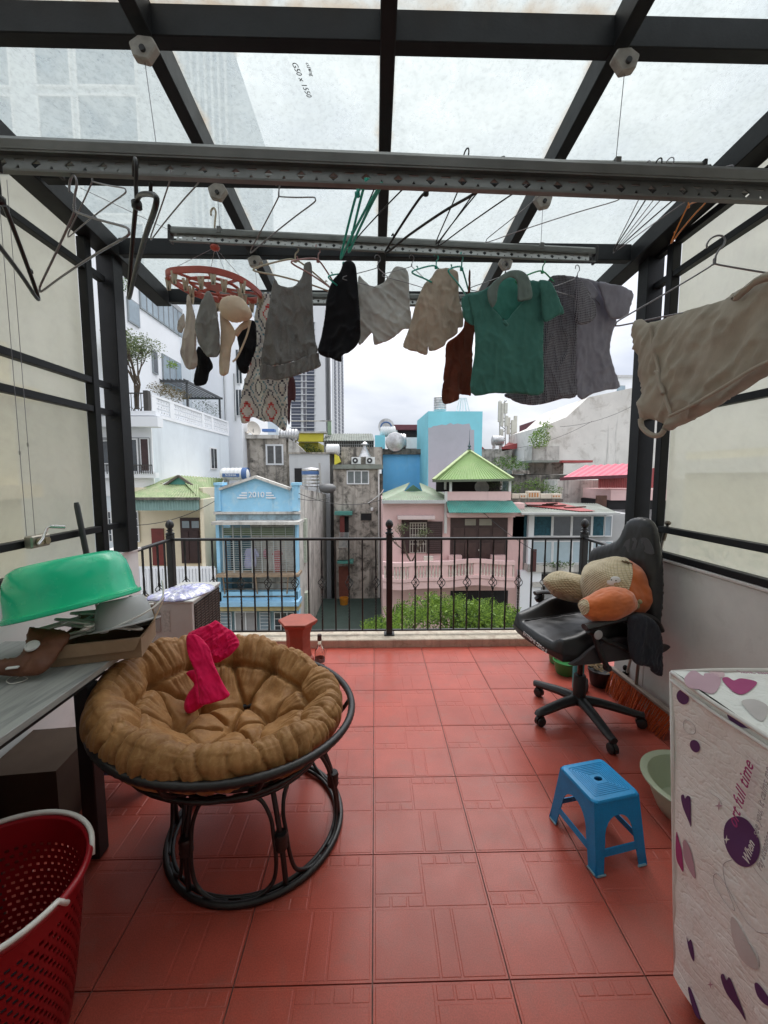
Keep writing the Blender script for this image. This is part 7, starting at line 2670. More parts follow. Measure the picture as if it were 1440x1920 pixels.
# ---- orange and beige reading pillow
def plush(name, c, quilt=False):
    m = bpy.data.materials.new(name)
    n = nodes_of(m)
    out = n.nodes.new('ShaderNodeOutputMaterial')
    b = n.nodes.new('ShaderNodeBsdfPrincipled')
    g = n.nodes.new('ShaderNodeNewGeometry').outputs['Position']
    f = noise_out(n, g, 16, 4, .6)
    cc = ramp(n, f, [(.3, [x * .88 for x in c]), (.7, [min(1, x * 1.1) for x in c])])
    nb = bump_n(n, noise_out(n, g, 260, 3, .6), .25, .002)
    if quilt:
        hs = []
        for rot in ((.41, -.64, .64), (-.17, -.74, -.64)):
            dp = n.nodes.new('ShaderNodeVectorMath'); dp.operation = 'DOT_PRODUCT'
            n.links.new(g, dp.inputs[0]); dp.inputs[1].default_value = rot
            s = math_n(n, 'ABSOLUTE', math_n(n, 'SINE', math_n(n, 'MULTIPLY', dp.outputs['Value'], 270)))
            hs.append(s)
        h = math_n(n, 'MULTIPLY', hs[0], hs[1])
        cc = mixc(n, ramp(n, h, [(0, (.7, .7, .7)), (.35, (0, 0, 0))]), cc, [x * .55 for x in c])
        nb = bump_n(n, h, .6, .008)
    n.links.new(cc, b.inputs['Base Color'])
    b.inputs['Roughness'].default_value = .9
    b.inputs['Sheen Weight'].default_value = .5
    n.links.new(nb, b.inputs['Normal'])
    n.links.new(b.outputs[0], out.inputs[0])
    return m
org = plush('plush_orange', (.58, .135, .025)); bei = plush('plush_beige', (.56, .46, .28), True)
pw = thing('reading_pillow', 'orange plush reading pillow with quilted beige front resting on the office chair', 'pillow', (1.30, 2.3, .70))
def pil(nm, c, r, rot, thr, d=(-1, .1, .3), ns=.11, seed=0):
    d = Vector(d).normalized()
    m = MB()
    fn = lambda q: 1 + ns * noise.noise(q * 1.5 + Vector((seed, 0, 0))) + .02 * noise.noise(q * 6)
    m.ell(c, r, rot=rot, n=112, m=80, fn=fn)
    n_ = 112
    k = 0
    for i in range(80):
        for j in range(n_):
            th = PI * (i + .5) / 80; a = 2 * PI * (j + .5) / n_
            q = Vector((math.sin(th) * math.cos(a), math.sin(th) * math.sin(a), math.cos(th)))
            m.m[k] = 1 if q.dot(d) > thr else 0
            k += 1
    e1 = d.orthogonal().normalized(); e2 = d.cross(e1)
    P = []
    for i in range(60):
        q = d * thr + (e1 * math.cos(2 * PI * i / 60) + e2 * math.sin(2 * PI * i / 60)) * math.sqrt(max(0, 1 - thr * thr))
        k_ = fn(q) * 1.0
        P.append(c + (rot @ Vector((q.x * r[0] * k_, q.y * r[1] * k_, q.z * r[2] * k_))))
    MB().tube(P, .004, 6, closed=True).build('seam_piping', bei, pw, smooth=180)
    return m.build(nm, [org, bei], pw, smooth=180)
cb = onY(1154, 1101, 2.33)
pil('pillow_body', cb, (.182, .22, .180), Matrix.Rotation(R(12), 3, 'Y'), .30)
pil('pillow_arm', onY(1140, 1134, 2.10), (.160, .095, .085), Matrix.Rotation(R(-13), 3, 'Y') @ Matrix.Rotation(R(8), 3, 'Z'), .90, seed=3)
pil('pillow_arm', onY(1070, 1100, 2.48), (.172, .11, .088), Matrix.Rotation(R(14), 3, 'Y'), -.25, d=(-.5, -.7, .2), seed=5)
def onbody(q): return cb + Matrix.Rotation(R(12), 3, 'Y') @ Vector((q[0] * .191, q[1] * .231, q[2] * .189))
qd = Vector((-.66, -.70, .30)).normalized(); pc_ = onbody(qd)
rotP = qd.to_track_quat('Z', 'Y').to_matrix()
MB().ell(pc_, (.036, .024, .006), rot=rotP @ Matrix.Rotation(R(30), 3, 'Z')).build('patch', tankw, pw, smooth=180)
for dx in (-.010, .012):
    MB().ell(pc_ + rotP @ Vector((dx, .004, .0055)), (.0035, .0035, .002), rot=rotP).build('patch_eye', dark_in, pw)
q2 = Vector((-.12, -.92, -.22)).normalized()
MB().ell(onbody(q2), (.030, .022, .016), rot=rotP).build('applique_paw', M('paw_olive', (.36, .32, .17), .8), pw, smooth=180)
MB().ell(onbody((.02, -.93, -.10)), (.018, .015, .012), rot=rotP).build('applique_paw', M('paw_olive', (.3, .3, .1)), pw, smooth=180)
for k in (0, 1):
    MB().tube([onbody(Vector((-.30 + .1 * k, -.35, .91)).normalized()), onbody(Vector((-.16 + .1 * k, -.48, .88)).normalized())], .004, 6).build('stitched_mark', M('mark_brown', (.12, .07, .03), .8), pw)
# ---- pots and bottle by the right corner
def pot(label, c, r, h, mat, nm='flower_pot'):
    t = thing(nm, label, 'pot', c)
    MB().lathe([(0, 0), (r * .72, 0), (r * .8, h * .1), (r, h * .9), (r * 1.06, h * .9), (r * 1.06, h), (r * .94, h), (r * .9, h * .85), (0, h * .82)], c, 24).build('pot_body', mat, t, smooth=40)
    return t
p1 = pot('green plastic flower pot behind the office chair base', onZ(1060, 1262, .002), .085, .10, M('pot_green', (.04, .22, .06), .4))
p2 = pot('small black flower pot with dried leaves beside the teal bottle', onZ(1124, 1284, .002), .075, .115, M('pot_black', (.015, .015, .017), .4))
m = MB(); leaves(m, [(onZ(1124, 1284, .002) + Vector((0, 0, .125)), .07, .07, .025)], 60, .028, 2)
m.build('dry_leaves', leaf_mat('leaf_dry', (.12, .07, .03), (.45, .34, .2)), p2)
c = onZ(1083, 1292, .002)
t = thing('drinks_bottle', 'teal insulated bottle standing between the flower pots', 'bottle', c)
MB().lathe([(0, 0), (.030, 0), (.036, .012), (.036, .20), (.030, .225), (.020, .235), (0, .235)], c, 24).build('bottle_body', M('teal_bottle', (.03, .36, .38), .35, .1), t, smooth=40)
MB().lathe([(.021, .236), (.024, .24), (.024, .275), (0, .278)], c, 18).build('cap', plast_dk, t)
MB().tube([c + Vector((-.004 + .009 * math.cos(PI * i / 6), -.0365, .16 + .009 * math.sin(PI * i / 6))) for i in range(12)], .001, 4, closed=True).build('round_mark', tankw, t)
t = thing('aloe_plant', 'spiky green aloe in a pot, seen between seat and armrest', 'plant', (1.50, 3.0, .002))
MB().lathe([(0, 0), (.09, 0), (.12, .19), (.125, .2), (.11, .2), (0, .17)], (1.46, 3.02, .003), 22).build('pot', M('pot_green2', (.05, .20, .07), .4), t, smooth=40)
rnd = random.Random(2)
for i in range(22):
    a = rnd.uniform(0, 6.28); el = rnd.uniform(.25, 1.1); L = rnd.uniform(.20, .34)
    b0 = Vector((1.46, 3.02, .22)); d = Vector((math.cos(a) * math.cos(el), math.sin(a) * math.cos(el), math.sin(el)))
    P = [b0, b0 + d * L * .5 + Vector((0, 0, .03)), b0 + d * L + Vector((0, 0, -.02 + .03 * rnd.random()))]
    MB().tube(smooth_path(P, 4), [.014 * (1 - (k / 8) ** 1.5) + .001 for k in range(9)], 5, sx=.4).build('leaf', leaf_mat('aloe_leaf', (.07, .13, .05), (.20, .30, .12)) if i == 0 else MATS['aloe_leaf'], t, smooth=180)
t = thing('aloe_plant', 'low green plant poking up beside the right railing post', 'plant', (1.62, 3.1, .002))
MB().lathe([(0, 0), (.08, 0), (.10, .5), (.105, .52), (0, .5)], (1.66, 3.12, .003), 20).build('pot', M('pot_black', (.02, .02, .02)), t, smooth=40)
for i in range(18):
    a = rnd.uniform(0, 6.28); el = rnd.uniform(.35, 1.2); L = rnd.uniform(.14, .24)
    b0 = Vector((1.66, 3.12, .52)); d = Vector((math.cos(a) * math.cos(el), math.sin(a) * math.cos(el), math.sin(el)))
    MB().tube([b0, b0 + d * L * .5, b0 + d * L], [.010, .008, .001], 5, sx=.4).build('leaf', MATS['aloe_leaf'], t, smooth=180)
# ---- broom, squeegee pole
bm_ = thing('broom', 'broom with orange bristles lying on its side against the right wall', 'broom', (1.60, 2.35, .002))
obr = M('bristle_orange', (.46, .085, .018), .6, .5, 160)
A = Vector((1.615, 2.62, .155)); B = Vector((1.645, 2.06, .145))
MB().beam(A, B, .035, .022).build('head', M('broom_head', (.24, .20, .17), .5), bm_, bevel=.004)
m = MB()
for i in range(120):
    u = (i + rnd.random()) / 120
    for r_ in range(1):
        p = A.lerp(B, u) + Vector((-.012 + .02 * r_, 0, -.011))
        q = p + Vector((-.035 - .03 * rnd.random() + .02 * r_, (u - .5) * .07 + rnd.gauss(0, .011), -.132))
        q.z = max(q.z, .004)
        m.tube([p, q], .0026, 3, cap=False)
o = m.build('bristles', obr, bm_); o['kind'] = 'stuff'
MB().tube([A.lerp(B, .42) + Vector((0, 0, .01)), Vector((1.675, 2.42, .75)), Vector((1.69, 2.45, 1.16))], .0095, 8).build('handle', M('pole_bronze', (.20, .17, .14), .3, metal=.7), bm_, smooth=60)
sq = thing('mop_pole', 'thin metal mop pole with knob leaning on the wall beside the office chair', 'pole', (1.64, 2.50, .16))
tp = onY(1252, 982, 2.32); bt2 = Vector((1.655, 2.52, .17))
MB().tube([bt2, tp], .008, 8).build('pole', M('pole_steel', (.45, .43, .40), .3, metal=.8), sq, smooth=60)
MB().ell(tp + Vector((0, 0, .004)), (.017, .017, .014)).build('knob', M('pole_bronze', (.2, .17, .14)), sq, smooth=180)
for u in (.93, .80, .35):
    q = bt2.lerp(tp, u); d = (tp - bt2).normalized()
    MB().tube([q - d * .03, q + d * .03], .012, 10).build('sleeve', M('pole_bronze', (.2, .17, .14)), sq, smooth=60)
m = MB()
for i in range(9):
    m.ell(onY(1172 + (i % 3) * 7 - (i // 3) * 3, 1252 + (i // 3) * 9 + (i % 2) * 3, 2.58), (.016, .012, .020), n=8, m=6)
tag(m.build('headphones_strap', M('rubber_black', (.012, .012, .012), .6), smooth=180), 'knot of black straps dangling under the back of the office chair', 'straps')

# ================================================================== hangers and washing
hb = M('hanger_black', (.012, .012, .014), .35, .1)
ht = M('hanger_teal', (.03, .42, .34), .35, .1)
hg = M('hanger_green', (.05, .42, .20), .35, .1)
ho = M('hanger_orange', (.70, .25, .04), .4, .1)
hbe = M('hanger_beige', (.56, .50, .38), .4, .1)
hpk = M('hanger_pink', (.42, .22, .22), .4, .1)
def hangAB(label, a, b, ze, kind, mat, group=None, ph=None):
    A = onZ(*a, ze); B = onZ(*b, ze)
    d = (A - B); ang = math.atan2(d.y, d.x)
    L = .40
    mid = B + d.normalized() * L / 2
    return hang(label, Vector((mid.x, mid.y, ze + (.168 if kind != 'plastic' else .170))), ang, kind, mat, 1.0, group)
hangAB('grey wire hanger pointing at the silver rail above the gray camisole', (607, 365), (470, 475), 2.27, 'thin', wire_m)
hangAB('bright teal plastic hanger above the black shorts', (695, 375), (640, 480), 2.27, 'plastic', ht)
hangAB('second teal hanger pressed against the first above the black shorts', (702, 372), (655, 468), 2.27, 'plastic', ht)
hangAB('thick black hanger at the middle rafter', (860, 378), (725, 470), 2.27, 'plastic', hb)
hangAB('thin black hanger just left of the middle rafter', (740, 372), (655, 462), 2.27, 'thin', hb)
hangAB('thin black hanger right of the middle rafter', (940, 380), (822, 462), 2.27, 'thin', hb)
hangAB('thin black hanger crossing the thick one at the middle rafter', (885, 376), (818, 458), 2.27, 'thin', hb)
hangAB('grey wire hanger in front of the right rafter', (1108, 392), (912, 455), 2.27, 'wire', wire_m)
hangAB('dark wire hanger left of the right column top, leftmost of its three', (1225, 392), (1150, 475), 2.27, 'wire', wire_m)
hangAB('black hanger left of the right column top, middle of its three', (1245, 392), (1152, 472), 2.27, 'thin', hb)
hangAB('dark wire hanger left of the right column top, rightmost of its three', (1268, 392), (1156, 470), 2.27, 'wire', wire_m)
hangAB('grey wire hanger left of the upper left column, the larger of the two', (222, 372), (128, 445), 2.27, 'thin', wire_m)
hangAB('grey wire hanger just right of the upper left column top', (352, 367), (283, 450), 2.27, 'thin', wire_m)
hangAB('thick black hanger at the left edge on the nearest rail', (-20, 440), (70, 555), 1.872, 'plastic', hb)
hangAB('grey wire hanger spread wide on the left of the nearest rail', (258, 430), (75, 548), 1.872, 'thin', wire_m)
hangAB('thick black hanger seen nearly edge-on at the left of the nearest rail', (285, 400), (242, 553), 1.872, 'plastic', hb)
hangAB('orange plastic hanger beside the right column top', (1312, 365), (1232, 465), 2.27, 'plastic', ho)
_o = bpy.data.objects[[o.name for o in sc.objects if o.get('label', '').startswith('orange plastic hanger')][0]]
_o.scale = (.55, .55, .55); _o.location = onY(1292, 362, 1.40)
o = hangAB('grey wire hanger carrying the large taupe shirt', (1530, 545), (1155, 612), 1.862, 'thin', wire_m)
def front_hanger(label, px, py, Y, yaw, kind, mat, sc_=.9):
    p = onY(px, py, Y)
    return hang(label, p, R(yaw), kind, mat, sc_)
front_hanger('cream plastic hanger holding the grey ruffled camisole', 553, 458, 2.0, 32, 'plastic', hbe, .95)
front_hanger('pale pink clip hanger between the ruffled camisole and the black shorts', 596, 460, 2.0, 60, 'plastic', hpk)
front_hanger('pale teal hanger under the black shorts', 645, 492, 2.0, 70, 'plastic', ht, .8)
front_hanger('wire hanger holding the pale grey top', 708, 478, 2.0, 30, 'thin', wire_m)
front_hanger('second wire hanger holding the pale grey top', 772, 478, 2.0, 30, 'thin', wire_m, .8)
front_hanger('pale teal hanger holding the khaki shorts', 818, 474, 2.0, 45, 'plastic', ht, .85)
front_hanger('teal hanger holding the brown camisole', 866, 474, 2.0, 62, 'plastic', ht, .95)
front_hanger('steel hanger inside the collar of the green polo shirt', 948, 490, 2.0, 20, 'thin', wire_m, .95)
front_hanger('green plastic hanger in the checked shirt', 1018, 483, 2.0, 28, 'plastic', hg, .85)
front_hanger('wire hanger holding the violet grey shirt', 1083, 497, 2.0, 28, 'thin', wire_m)

def cpx(ox, oy, s, pts): return [(ox + a / s, oy + b / s) for a, b in pts]
def garment(name, label, out, Y, yaw, mat, cat='clothes', **kw):
    cx = sum(p[0] for p in out) / len(out); cy = sum(p[1] for p in out) / len(out)
    P, n_ = plane_at(cx, cy, Y, yaw)
    kw['puff'] = .002 + kw.get('puff', .012) * .1; kw['bulge'] = .01; kw['crease'] = kw.get('crease', .004) * .6; kw['fold'] = kw.get('fold', .01) * 1.5
    m = cloth_mb(out, P, n_, **kw)
    return tag(m.build(name, mat, smooth=180), label, cat)
def line_n(n, g, d, f, th, soft=.02):
    dp = n.nodes.new('ShaderNodeVectorMath'); dp.operation = 'DOT_PRODUCT'
    n.links.new(g, dp.inputs[0]); dp.inputs[1].default_value = d
    return ramp(n, math_n(n, 'FRACT', math_n(n, 'MULTIPLY', dp.outputs['Value'], f)), [(th, (1, 1, 1)), (th + soft, (0, 0, 0))])
def pat_check(n, g, c):
    a = line_n(n, g, (1, .3, 0), 130, .25, .15); b = line_n(n, g, (0, 0, 1), 130, .25, .15)
    f = mixc(n, 1.0, a, b, 'LIGHTEN')
    return mixc(n, math_n(n, 'MULTIPLY', f, .8), c, (.42, .41, .46))
def pat_heather(n, g, c):
    f = noise_out(n, g, 330, 3, .8)
    return mixc(n, ramp(n, f, [(.5, (0, 0, 0)), (.68, (1, 1, 1))]), c, (.36, .36, .36))
def pat_boho(n, g, c):
    sp = n.nodes.new('ShaderNodeSeparateXYZ'); n.links.new(g, sp.inputs[0])
    x, z = sp.outputs[0], sp.outputs[2]
    ax = math_n(n, 'ABSOLUTE', math_n(n, 'SUBTRACT', math_n(n, 'FRACT', math_n(n, 'MULTIPLY', x, 8.5)), .5))
    zz = math_n(n, 'ABSOLUTE', math_n(n, 'SUBTRACT', math_n(n, 'FRACT', math_n(n, 'MULTIPLY', z, 4.2)), .5))
    # stepped diamonds
    sx = math_n(n, 'DIVIDE', math_n(n, 'FLOOR', math_n(n, 'MULTIPLY', ax, 18)), 18)
    sz = math_n(n, 'DIVIDE', math_n(n, 'FLOOR', math_n(n, 'MULTIPLY', zz, 24)), 24)
    d = math_n(n, 'ADD', sx, sz)
    r_ = n.nodes.new('ShaderNodeValToRGB'); r_.color_ramp.interpolation = 'CONSTANT'
    e = r_.color_ramp.elements
    st = [(0, (.95, .93, .90)), (.12, (.75, .06, .06)), (.19, (.95, .93, .90)), (.38, (.04, .05, .10)), (.44, (.95, .93, .90)), (.56, (.16, .36, .46)), (.60, (.95, .93, .90)), (.74, (.05, .05, .10)), (.79, (.95, .93, .90))]
    while len(e) < len(st): e.new(.5)
    for k, (p, cc) in enumerate(st):
        e[k].position = p; e[k].color = (*cc, 1)
    n.links.new(d, r_.inputs[0])
    dash = line_n(n, g, (0, 0, 1), 70, .5, .02)
    return mixc(n, math_n(n, 'MULTIPLY', dash, .35), r_.outputs[0], (.86, .84, .80))
boho = fabric('towel_patterned', (.8, .78, .76), pat=pat_boho)
f_cam = fabric('camisole_grey', (.27, .265, .26), pat=pat_heather)
f_blk = fabric('cloth_black', (.012, .012, .016))
f_lgr = fabric('cloth_pale_grey', (.66, .65, .63))
f_kha = fabric('cloth_khaki', (.62, .52, .43))
f_brn = fabric('cloth_brown', (.24, .075, .048))
f_grn = fabric('polo_green', (.085, .26, .225))
f_col = fabric('polo_collar', (.24, .31, .29))
f_chk = fabric('shirt_checked', (.06, .058, .085), pat=pat_check)
f_vio = fabric('shirt_violet_grey', (.34, .33, .40))
f_tau = fabric('shirt_taupe', (.54, .49, .42))
f_bei = fabric('underwear_beige', (.80, .66, .52))
f_bg2 = fabric('underwear_stone', (.66, .59, .53))
f_dgr = fabric('underwear_grey', (.32, .32, .31))
C4 = lambda p: cpx(300, 420, 3.6, p)
C5 = lambda p: cpx(560, 420, 3.6, p)
C6 = lambda p: cpx(820, 420, 2.3226, p)
garment('patterned_towel', 'white towel with red, navy and teal zigzag pattern behind the grey camisole', C4([(668, 478), (650, 560), (638, 660), (650, 800), (610, 930), (575, 1040), (552, 1150), (543, 1260), (556, 1345), (600, 1335), (622, 1300), (700, 1330), (760, 1340), (845, 1400), (862, 1300), (862, 1100), (885, 1000), (850, 700), (760, 480)]), 2.12, -8, boho, res=.008, fold=.022, ffreq=24, seed=2, cat='towel')
garment('mauve_cloth', 'strip of mauve cloth showing behind the patterned towel', C4([(860, 1030), (905, 1040), (916, 1120), (912, 1195), (885, 1200), (878, 1340), (862, 1320)]), 2.18, -8, fabric('cloth_mauve', (.16, .07, .08)), res=.012, seed=3)
g = garment('camisole', 'dark grey heather camisole with ruffled hem on a cream hanger', C4([(772, 378), (755, 420), (745, 500), (735, 580), (712, 700), (695, 830), (682, 945), (760, 960), (860, 945), (960, 905), (1062, 870), (1050, 790), (1038, 680), (1032, 540), (1026, 400), (1022, 268), (975, 268), (965, 330), (935, 390), (890, 425), (835, 425), (800, 405), (785, 378)]), 1.97, -6, f_cam, res=.007, fold=.014, ffreq=26, seed=4, puff=.012)
garment('camisole_hem', 'dark grey gathered ruffle along the bottom of the heather camisole', C4([(684, 948), (672, 1010), (680, 1052), (740, 1050), (800, 1055), (880, 1035), (960, 1010), (1030, 985), (1085, 958), (1075, 910), (1062, 868), (960, 902), (860, 942), (760, 958)]), 1.955, -6, f_cam, res=.006, fold=.016, ffreq=70, seed=5, hang=.3, puff=.01)
for nm in ('camisole_hem',):
    h_ = bpy.data.objects[nm]; h_.name = 'ruffle'; h_.data.name = 'ruffle'
    for k in ('label', 'category'): del h_[k]
    h_.parent = g
garment('black_shorts', 'black shorts folded over a hanger beside the pale grey top', C5([(300, 262), (345, 246), (382, 275), (395, 360), (405, 480), (415, 620), (415, 750), (385, 820), (330, 875), (292, 895), (288, 932), (215, 905), (132, 868), (150, 760), (180, 620), (195, 480), (225, 390), (280, 320)]), 1.93, 4, f_blk, res=.008, fold=.014, ffreq=14, seed=6, puff=.02, bulge=.05)
garment('crumpled_top', 'pale grey crumpled top slung over two wire hangers', C5([(402, 362), (440, 378), (470, 408), (510, 420), (590, 375), (640, 300), (685, 284), (738, 318), (745, 420), (752, 560), (765, 690), (700, 718), (640, 770), (525, 815), (505, 790), (495, 740), (462, 765), (405, 812), (400, 600)]), 2.0, -4, f_lgr, res=.007, fold=.016, ffreq=11, fdir=(.65, .75), seed=7, puff=.012, crease=.009)
garment('khaki_shorts', 'crumpled khaki shorts hanging left of the brown camisole', C5([(935, 305), (1000, 298), (1060, 312), (1080, 360), (1086, 500), (1098, 560), (1112, 620), (1110, 690), (1078, 700), (1070, 740), (1000, 790), (975, 830), (890, 862), (870, 830), (864, 884), (790, 855), (705, 832), (735, 730), (765, 640), (790, 540), (845, 410), (895, 360)]), 1.98, -6, f_kha, res=.007, fold=.013, ffreq=20, seed=8, crease=.007, puff=.016)
garment('brown_camisole', 'rust brown camisole half hidden behind the green polo shirt', C5([(1148, 325), (1162, 325), (1160, 480), (1185, 560), (1212, 655), (1180, 760), (1170, 900), (1162, 1140), (1135, 1155), (1085, 1150), (1070, 1192), (970, 1205), (980, 1000), (992, 820), (1060, 760), (1110, 700), (1128, 600), (1140, 500)]), 2.06, -10, f_brn, res=.008, fold=.014, ffreq=22, seed=9)
# polo: body, collar and sleeves
po = thing('polo_shirt', 'green polo shirt with grey collar, largest garment in the middle right', 'clothes', onY(950, 520, 1.95))
def gp(parent, nm, out, Y, yaw, mat, **kw):
    cx = sum(p[0] for p in out) / len(out); cy = sum(p[1] for p in out) / len(out)
    P, n_ = plane_at(950 if parent is po else cx, 620 if parent is po else cy, Y, yaw)
    kw['puff'] = .002 + kw.get('puff', .012) * .2; kw['bulge'] = .012; kw['fold'] = kw.get('fold', .01) * 1.1; kw['crease'] = .003; kw['ffreq'] = kw.get('ffreq', 16) * .7
    return cloth_mb(out, P, n_, **kw).build(nm, mat, parent, smooth=180)
gp(po, 'shirt_body', C6([(238, 262), (205, 285), (160, 300), (135, 318), (160, 440), (162, 560), (148, 735), (250, 737), (350, 738), (455, 738), (460, 600), (463, 425), (500, 300), (478, 262), (440, 250), (405, 250), (385, 320), (340, 372), (298, 420), (262, 385), (232, 350), (222, 300)]), 1.93, -5, f_grn, res=.008, fold=.009, ffreq=14, seed=10, puff=.02, bulge=.06)
gp(po, 'back_panel', C6([(245, 262), (300, 232), (370, 232), (420, 260), (390, 330), (345, 380), (298, 428), (258, 390), (228, 340)]), 1.975, -5, fabric('polo_inside', (.10, .36, .30)), res=.009, fold=.004, seed=11, puff=.004)
gp(po, 'collar', C6([(240, 364), (222, 330), (218, 290), (238, 258), (268, 232), (300, 210), (330, 201), (366, 204), (395, 228), (412, 280), (412, 322), (382, 333), (352, 335), (350, 292), (346, 250), (322, 232), (292, 242), (270, 266), (262, 300), (258, 335)]), 1.905, -5, f_col, res=.007, fold=.003, seed=12, puff=.006)
gp(po, 'sleeve', C6([(440, 248), (490, 250), (515, 290), (535, 345), (552, 388), (520, 402), (468, 428), (455, 380), (452, 310)]), 1.90, -5, f_grn, res=.008, fold=.006, seed=14, puff=.02)
gp(po, 'sleeve', C6([(165, 298), (120, 312), (105, 330), (112, 400), (130, 430), (160, 440), (170, 380)]), 1.94, -5, f_grn, res=.008, fold=.006, seed=15, puff=.015)
gp(po, 'placket', C6([(286, 410), (300, 424), (312, 438), (300, 446), (286, 432)]), 1.90, -5, f_grn, res=.008, seed=16, puff=.006, fold=.001)
cs_ = thing('checked_shirt', 'black and white checked shirt between the green polo and the violet grey shirt', 'clothes', onY(1060, 520, 2.03))
gp(cs_, 'shirt_body', C6([(500, 226), (560, 224), (612, 236), (628, 300), (612, 420), (606, 560), (610, 738), (540, 762), (450, 786), (380, 785), (330, 768), (290, 742), (380, 700), (440, 500), (455, 350), (480, 262)]), 2.04, -12, f_chk, res=.009, fold=.014, ffreq=20, seed=17)
gp(cs_, 'sleeve', C6([(600, 232), (625, 245), (655, 295), (685, 350), (692, 392), (670, 425), (630, 438), (604, 425), (598, 330)]), 1.98, -16, f_chk, res=.008, fold=.006, seed=18, puff=.028, bulge=.04)
vs_ = thing('violet_shirt', 'violet grey t-shirt hung last on the right of the silver rail', 'clothes', onY(1120, 520, 2.1))
gp(vs_, 'shirt_body', C6([(606, 238), (650, 238), (700, 256), (725, 290), (745, 350), (780, 412), (762, 480), (752, 545), (770, 620), (793, 708), (740, 722), (680, 738), (608, 752), (600, 500), (598, 330)]), 2.10, -12, f_vio, res=.009, fold=.010, ffreq=16, seed=19)
gp(vs_, 'sleeve', C6([(700, 254), (760, 262), (812, 272), (856, 304), (840, 360), (826, 402), (778, 414), (745, 392), (722, 330)]), 2.07, -12, f_vio, res=.009, fold=.007, seed=20, puff=.02)
gp(vs_, 'collar', C6([(620, 238), (665, 250), (700, 300), (672, 330), (650, 300), (630, 260)]), 2.05, -12, f_vio, res=.009, seed=21, puff=.01, fold=.002)
# near taupe shirt on the right: hangs along the view
ts = thing('taupe_shirt', 'large crumpled taupe shirt on the nearest rail cut by the right edge', 'clothes', (.66, .9, 1.84))
nT = Vector((-1, .13, 0)).normalized() * 1.0
PT = Vector((.655, .88, 1.7))
nT = Vector((-.985, -.17, 0)).normalized()
to = C6([(862, 432), (885, 414), (908, 420), (930, 432), (1000, 412), (1080, 385), (1150, 360), (1240, 335), (1300, 305), (1360, 262), (1420, 222), (1500, 190), (1560, 180), (1570, 620), (1500, 630), (1440, 660), (1300, 750), (1180, 822), (1080, 868), (1005, 900), (985, 870), (930, 848), (888, 850), (893, 740), (886, 640), (872, 540)])
cloth_mb(to, PT, nT, res=.0065, fold=.017, ffreq=16, fdir=(.8, -.6), seed=22, puff=.022, bulge=.05, crease=.006, hang=.7).build('shirt_body', f_tau, ts, smooth=180)
def tp(pts, off, r_, nm):
    P = [onP(a, b, PT + nT * off, nT) for a, b in C6(pts)]
    MB().tube(smooth_path(P, 5), r_, 7).build(nm, f_tau, ts, smooth=180)
tp([(886, 848), (890, 880), (915, 908), (945, 922), (975, 915), (988, 895)], .01, .006, 'strap')
tp([(930, 440), (938, 520), (955, 600), (975, 690), (1000, 780), (1018, 830)], .026, .0035, 'side_seam')
tp([(1010, 838), (1090, 800), (1180, 750), (1280, 690), (1360, 640), (1440, 600), (1520, 570)], .032, .0035, 'hem_seam')
tp([(948, 645), (958, 650), (966, 690), (985, 740)], .030, .0045, 'side_slit')
cloth_mb(C6([(1275, 330), (1290, 312), (1340, 270), (1400, 225), (1500, 180), (1500, 225), (1400, 262), (1340, 305), (1300, 335)]), PT + nT * .03, nT, res=.008, fold=.004, puff=.012, seed=23).build('rolled_hem', f_tau, ts, smooth=180)
# ---- red clip ring with small laundry
cr2 = thing('clip_dryer', 'red oval clip dryer with pegs hung from the left end of the silver rail', 'clip dryer', onY(403, 470, 2.0))
redp = M('plastic_coral', (.48, .10, .075), .4, .15, 12)
CD = Vector(onZ(404, 538, 2.375)); rx, ry = .215, .175
def ov(t_, k=1.0, z=0): 
    c_, s_ = math.cos(t_), math.sin(t_)
    e = 2 / 2.6
    return CD + Matrix.Rotation(R(-14), 3, 'Z') @ Vector((rx * k * math.copysign(abs(c_) ** e, c_), ry * k * math.copysign(abs(s_) ** e, s_), z - .03 * c_ * k))
NN = 60
vs = []; fs = []
sec = [(1.0, -.012), (1.0, .014), (.965, .018), (.93, .012), (.93, -.010), (.965, -.014)]
for i in range(NN):
    for k_, z in sec: vs.append(ov(2 * PI * i / NN, k_, z))
for i in range(NN):
    j = (i + 1) % NN
    for k_ in range(6):
        fs.append((i * 6 + k_, j * 6 + k_, j * 6 + (k_ + 1) % 6, i * 6 + (k_ + 1) % 6))
MB().add(vs, fs).build('rim', redp, cr2, smooth=40)
MB().tube([ov(2 * PI * i / NN, .55, .0) for i in range(NN)], .007, 6, closed=True).build('inner_ring', redp, cr2, smooth=180)
MB().prism([ov(2 * PI * i / 24, .26, -.004) for i in range(24)], (0, 0, .008)).build('centre_plate', redp, cr2)
for i in range(8):
    a = 2 * PI * i / 8 + .3
    MB().beam(ov(a, .24), ov(a, .95), .016, .006).build('spoke', redp, cr2)
hk = onY(403, 464, 2.0)
MB().ell(hk, (.022, .022, .014), n=14, m=8).build('hub', redp, cr2, smooth=180)
MB().tube(smooth_path([hk + Vector(p) for p in ((0, 0, .01), (0, 0, .05), (.004, 0, .11), (.010, 0, .155), (.0, 0, .172), (-.012, 0, .158), (-.012, 0, .14))], 4), .0045, 7).build('hook', hbe, cr2, smooth=180)
for a in (.8, 2.3, 3.9, 5.4):
    MB().tube([hk, ov(a, .95, .012)], .0012, 4).build('cord', wire_m, cr2)
for i in range(16):
    a = 2 * PI * i / 16; q = ov(a, .97 if i % 2 else .62, -.012)
    m = MB()
    for sg in (-1, 1):
        m.beam(q + Vector((sg * .010, 0, .012)), q + Vector((sg * .002, 0, -.045)), .006, .012)
    m.build('peg', hbe, cr2)
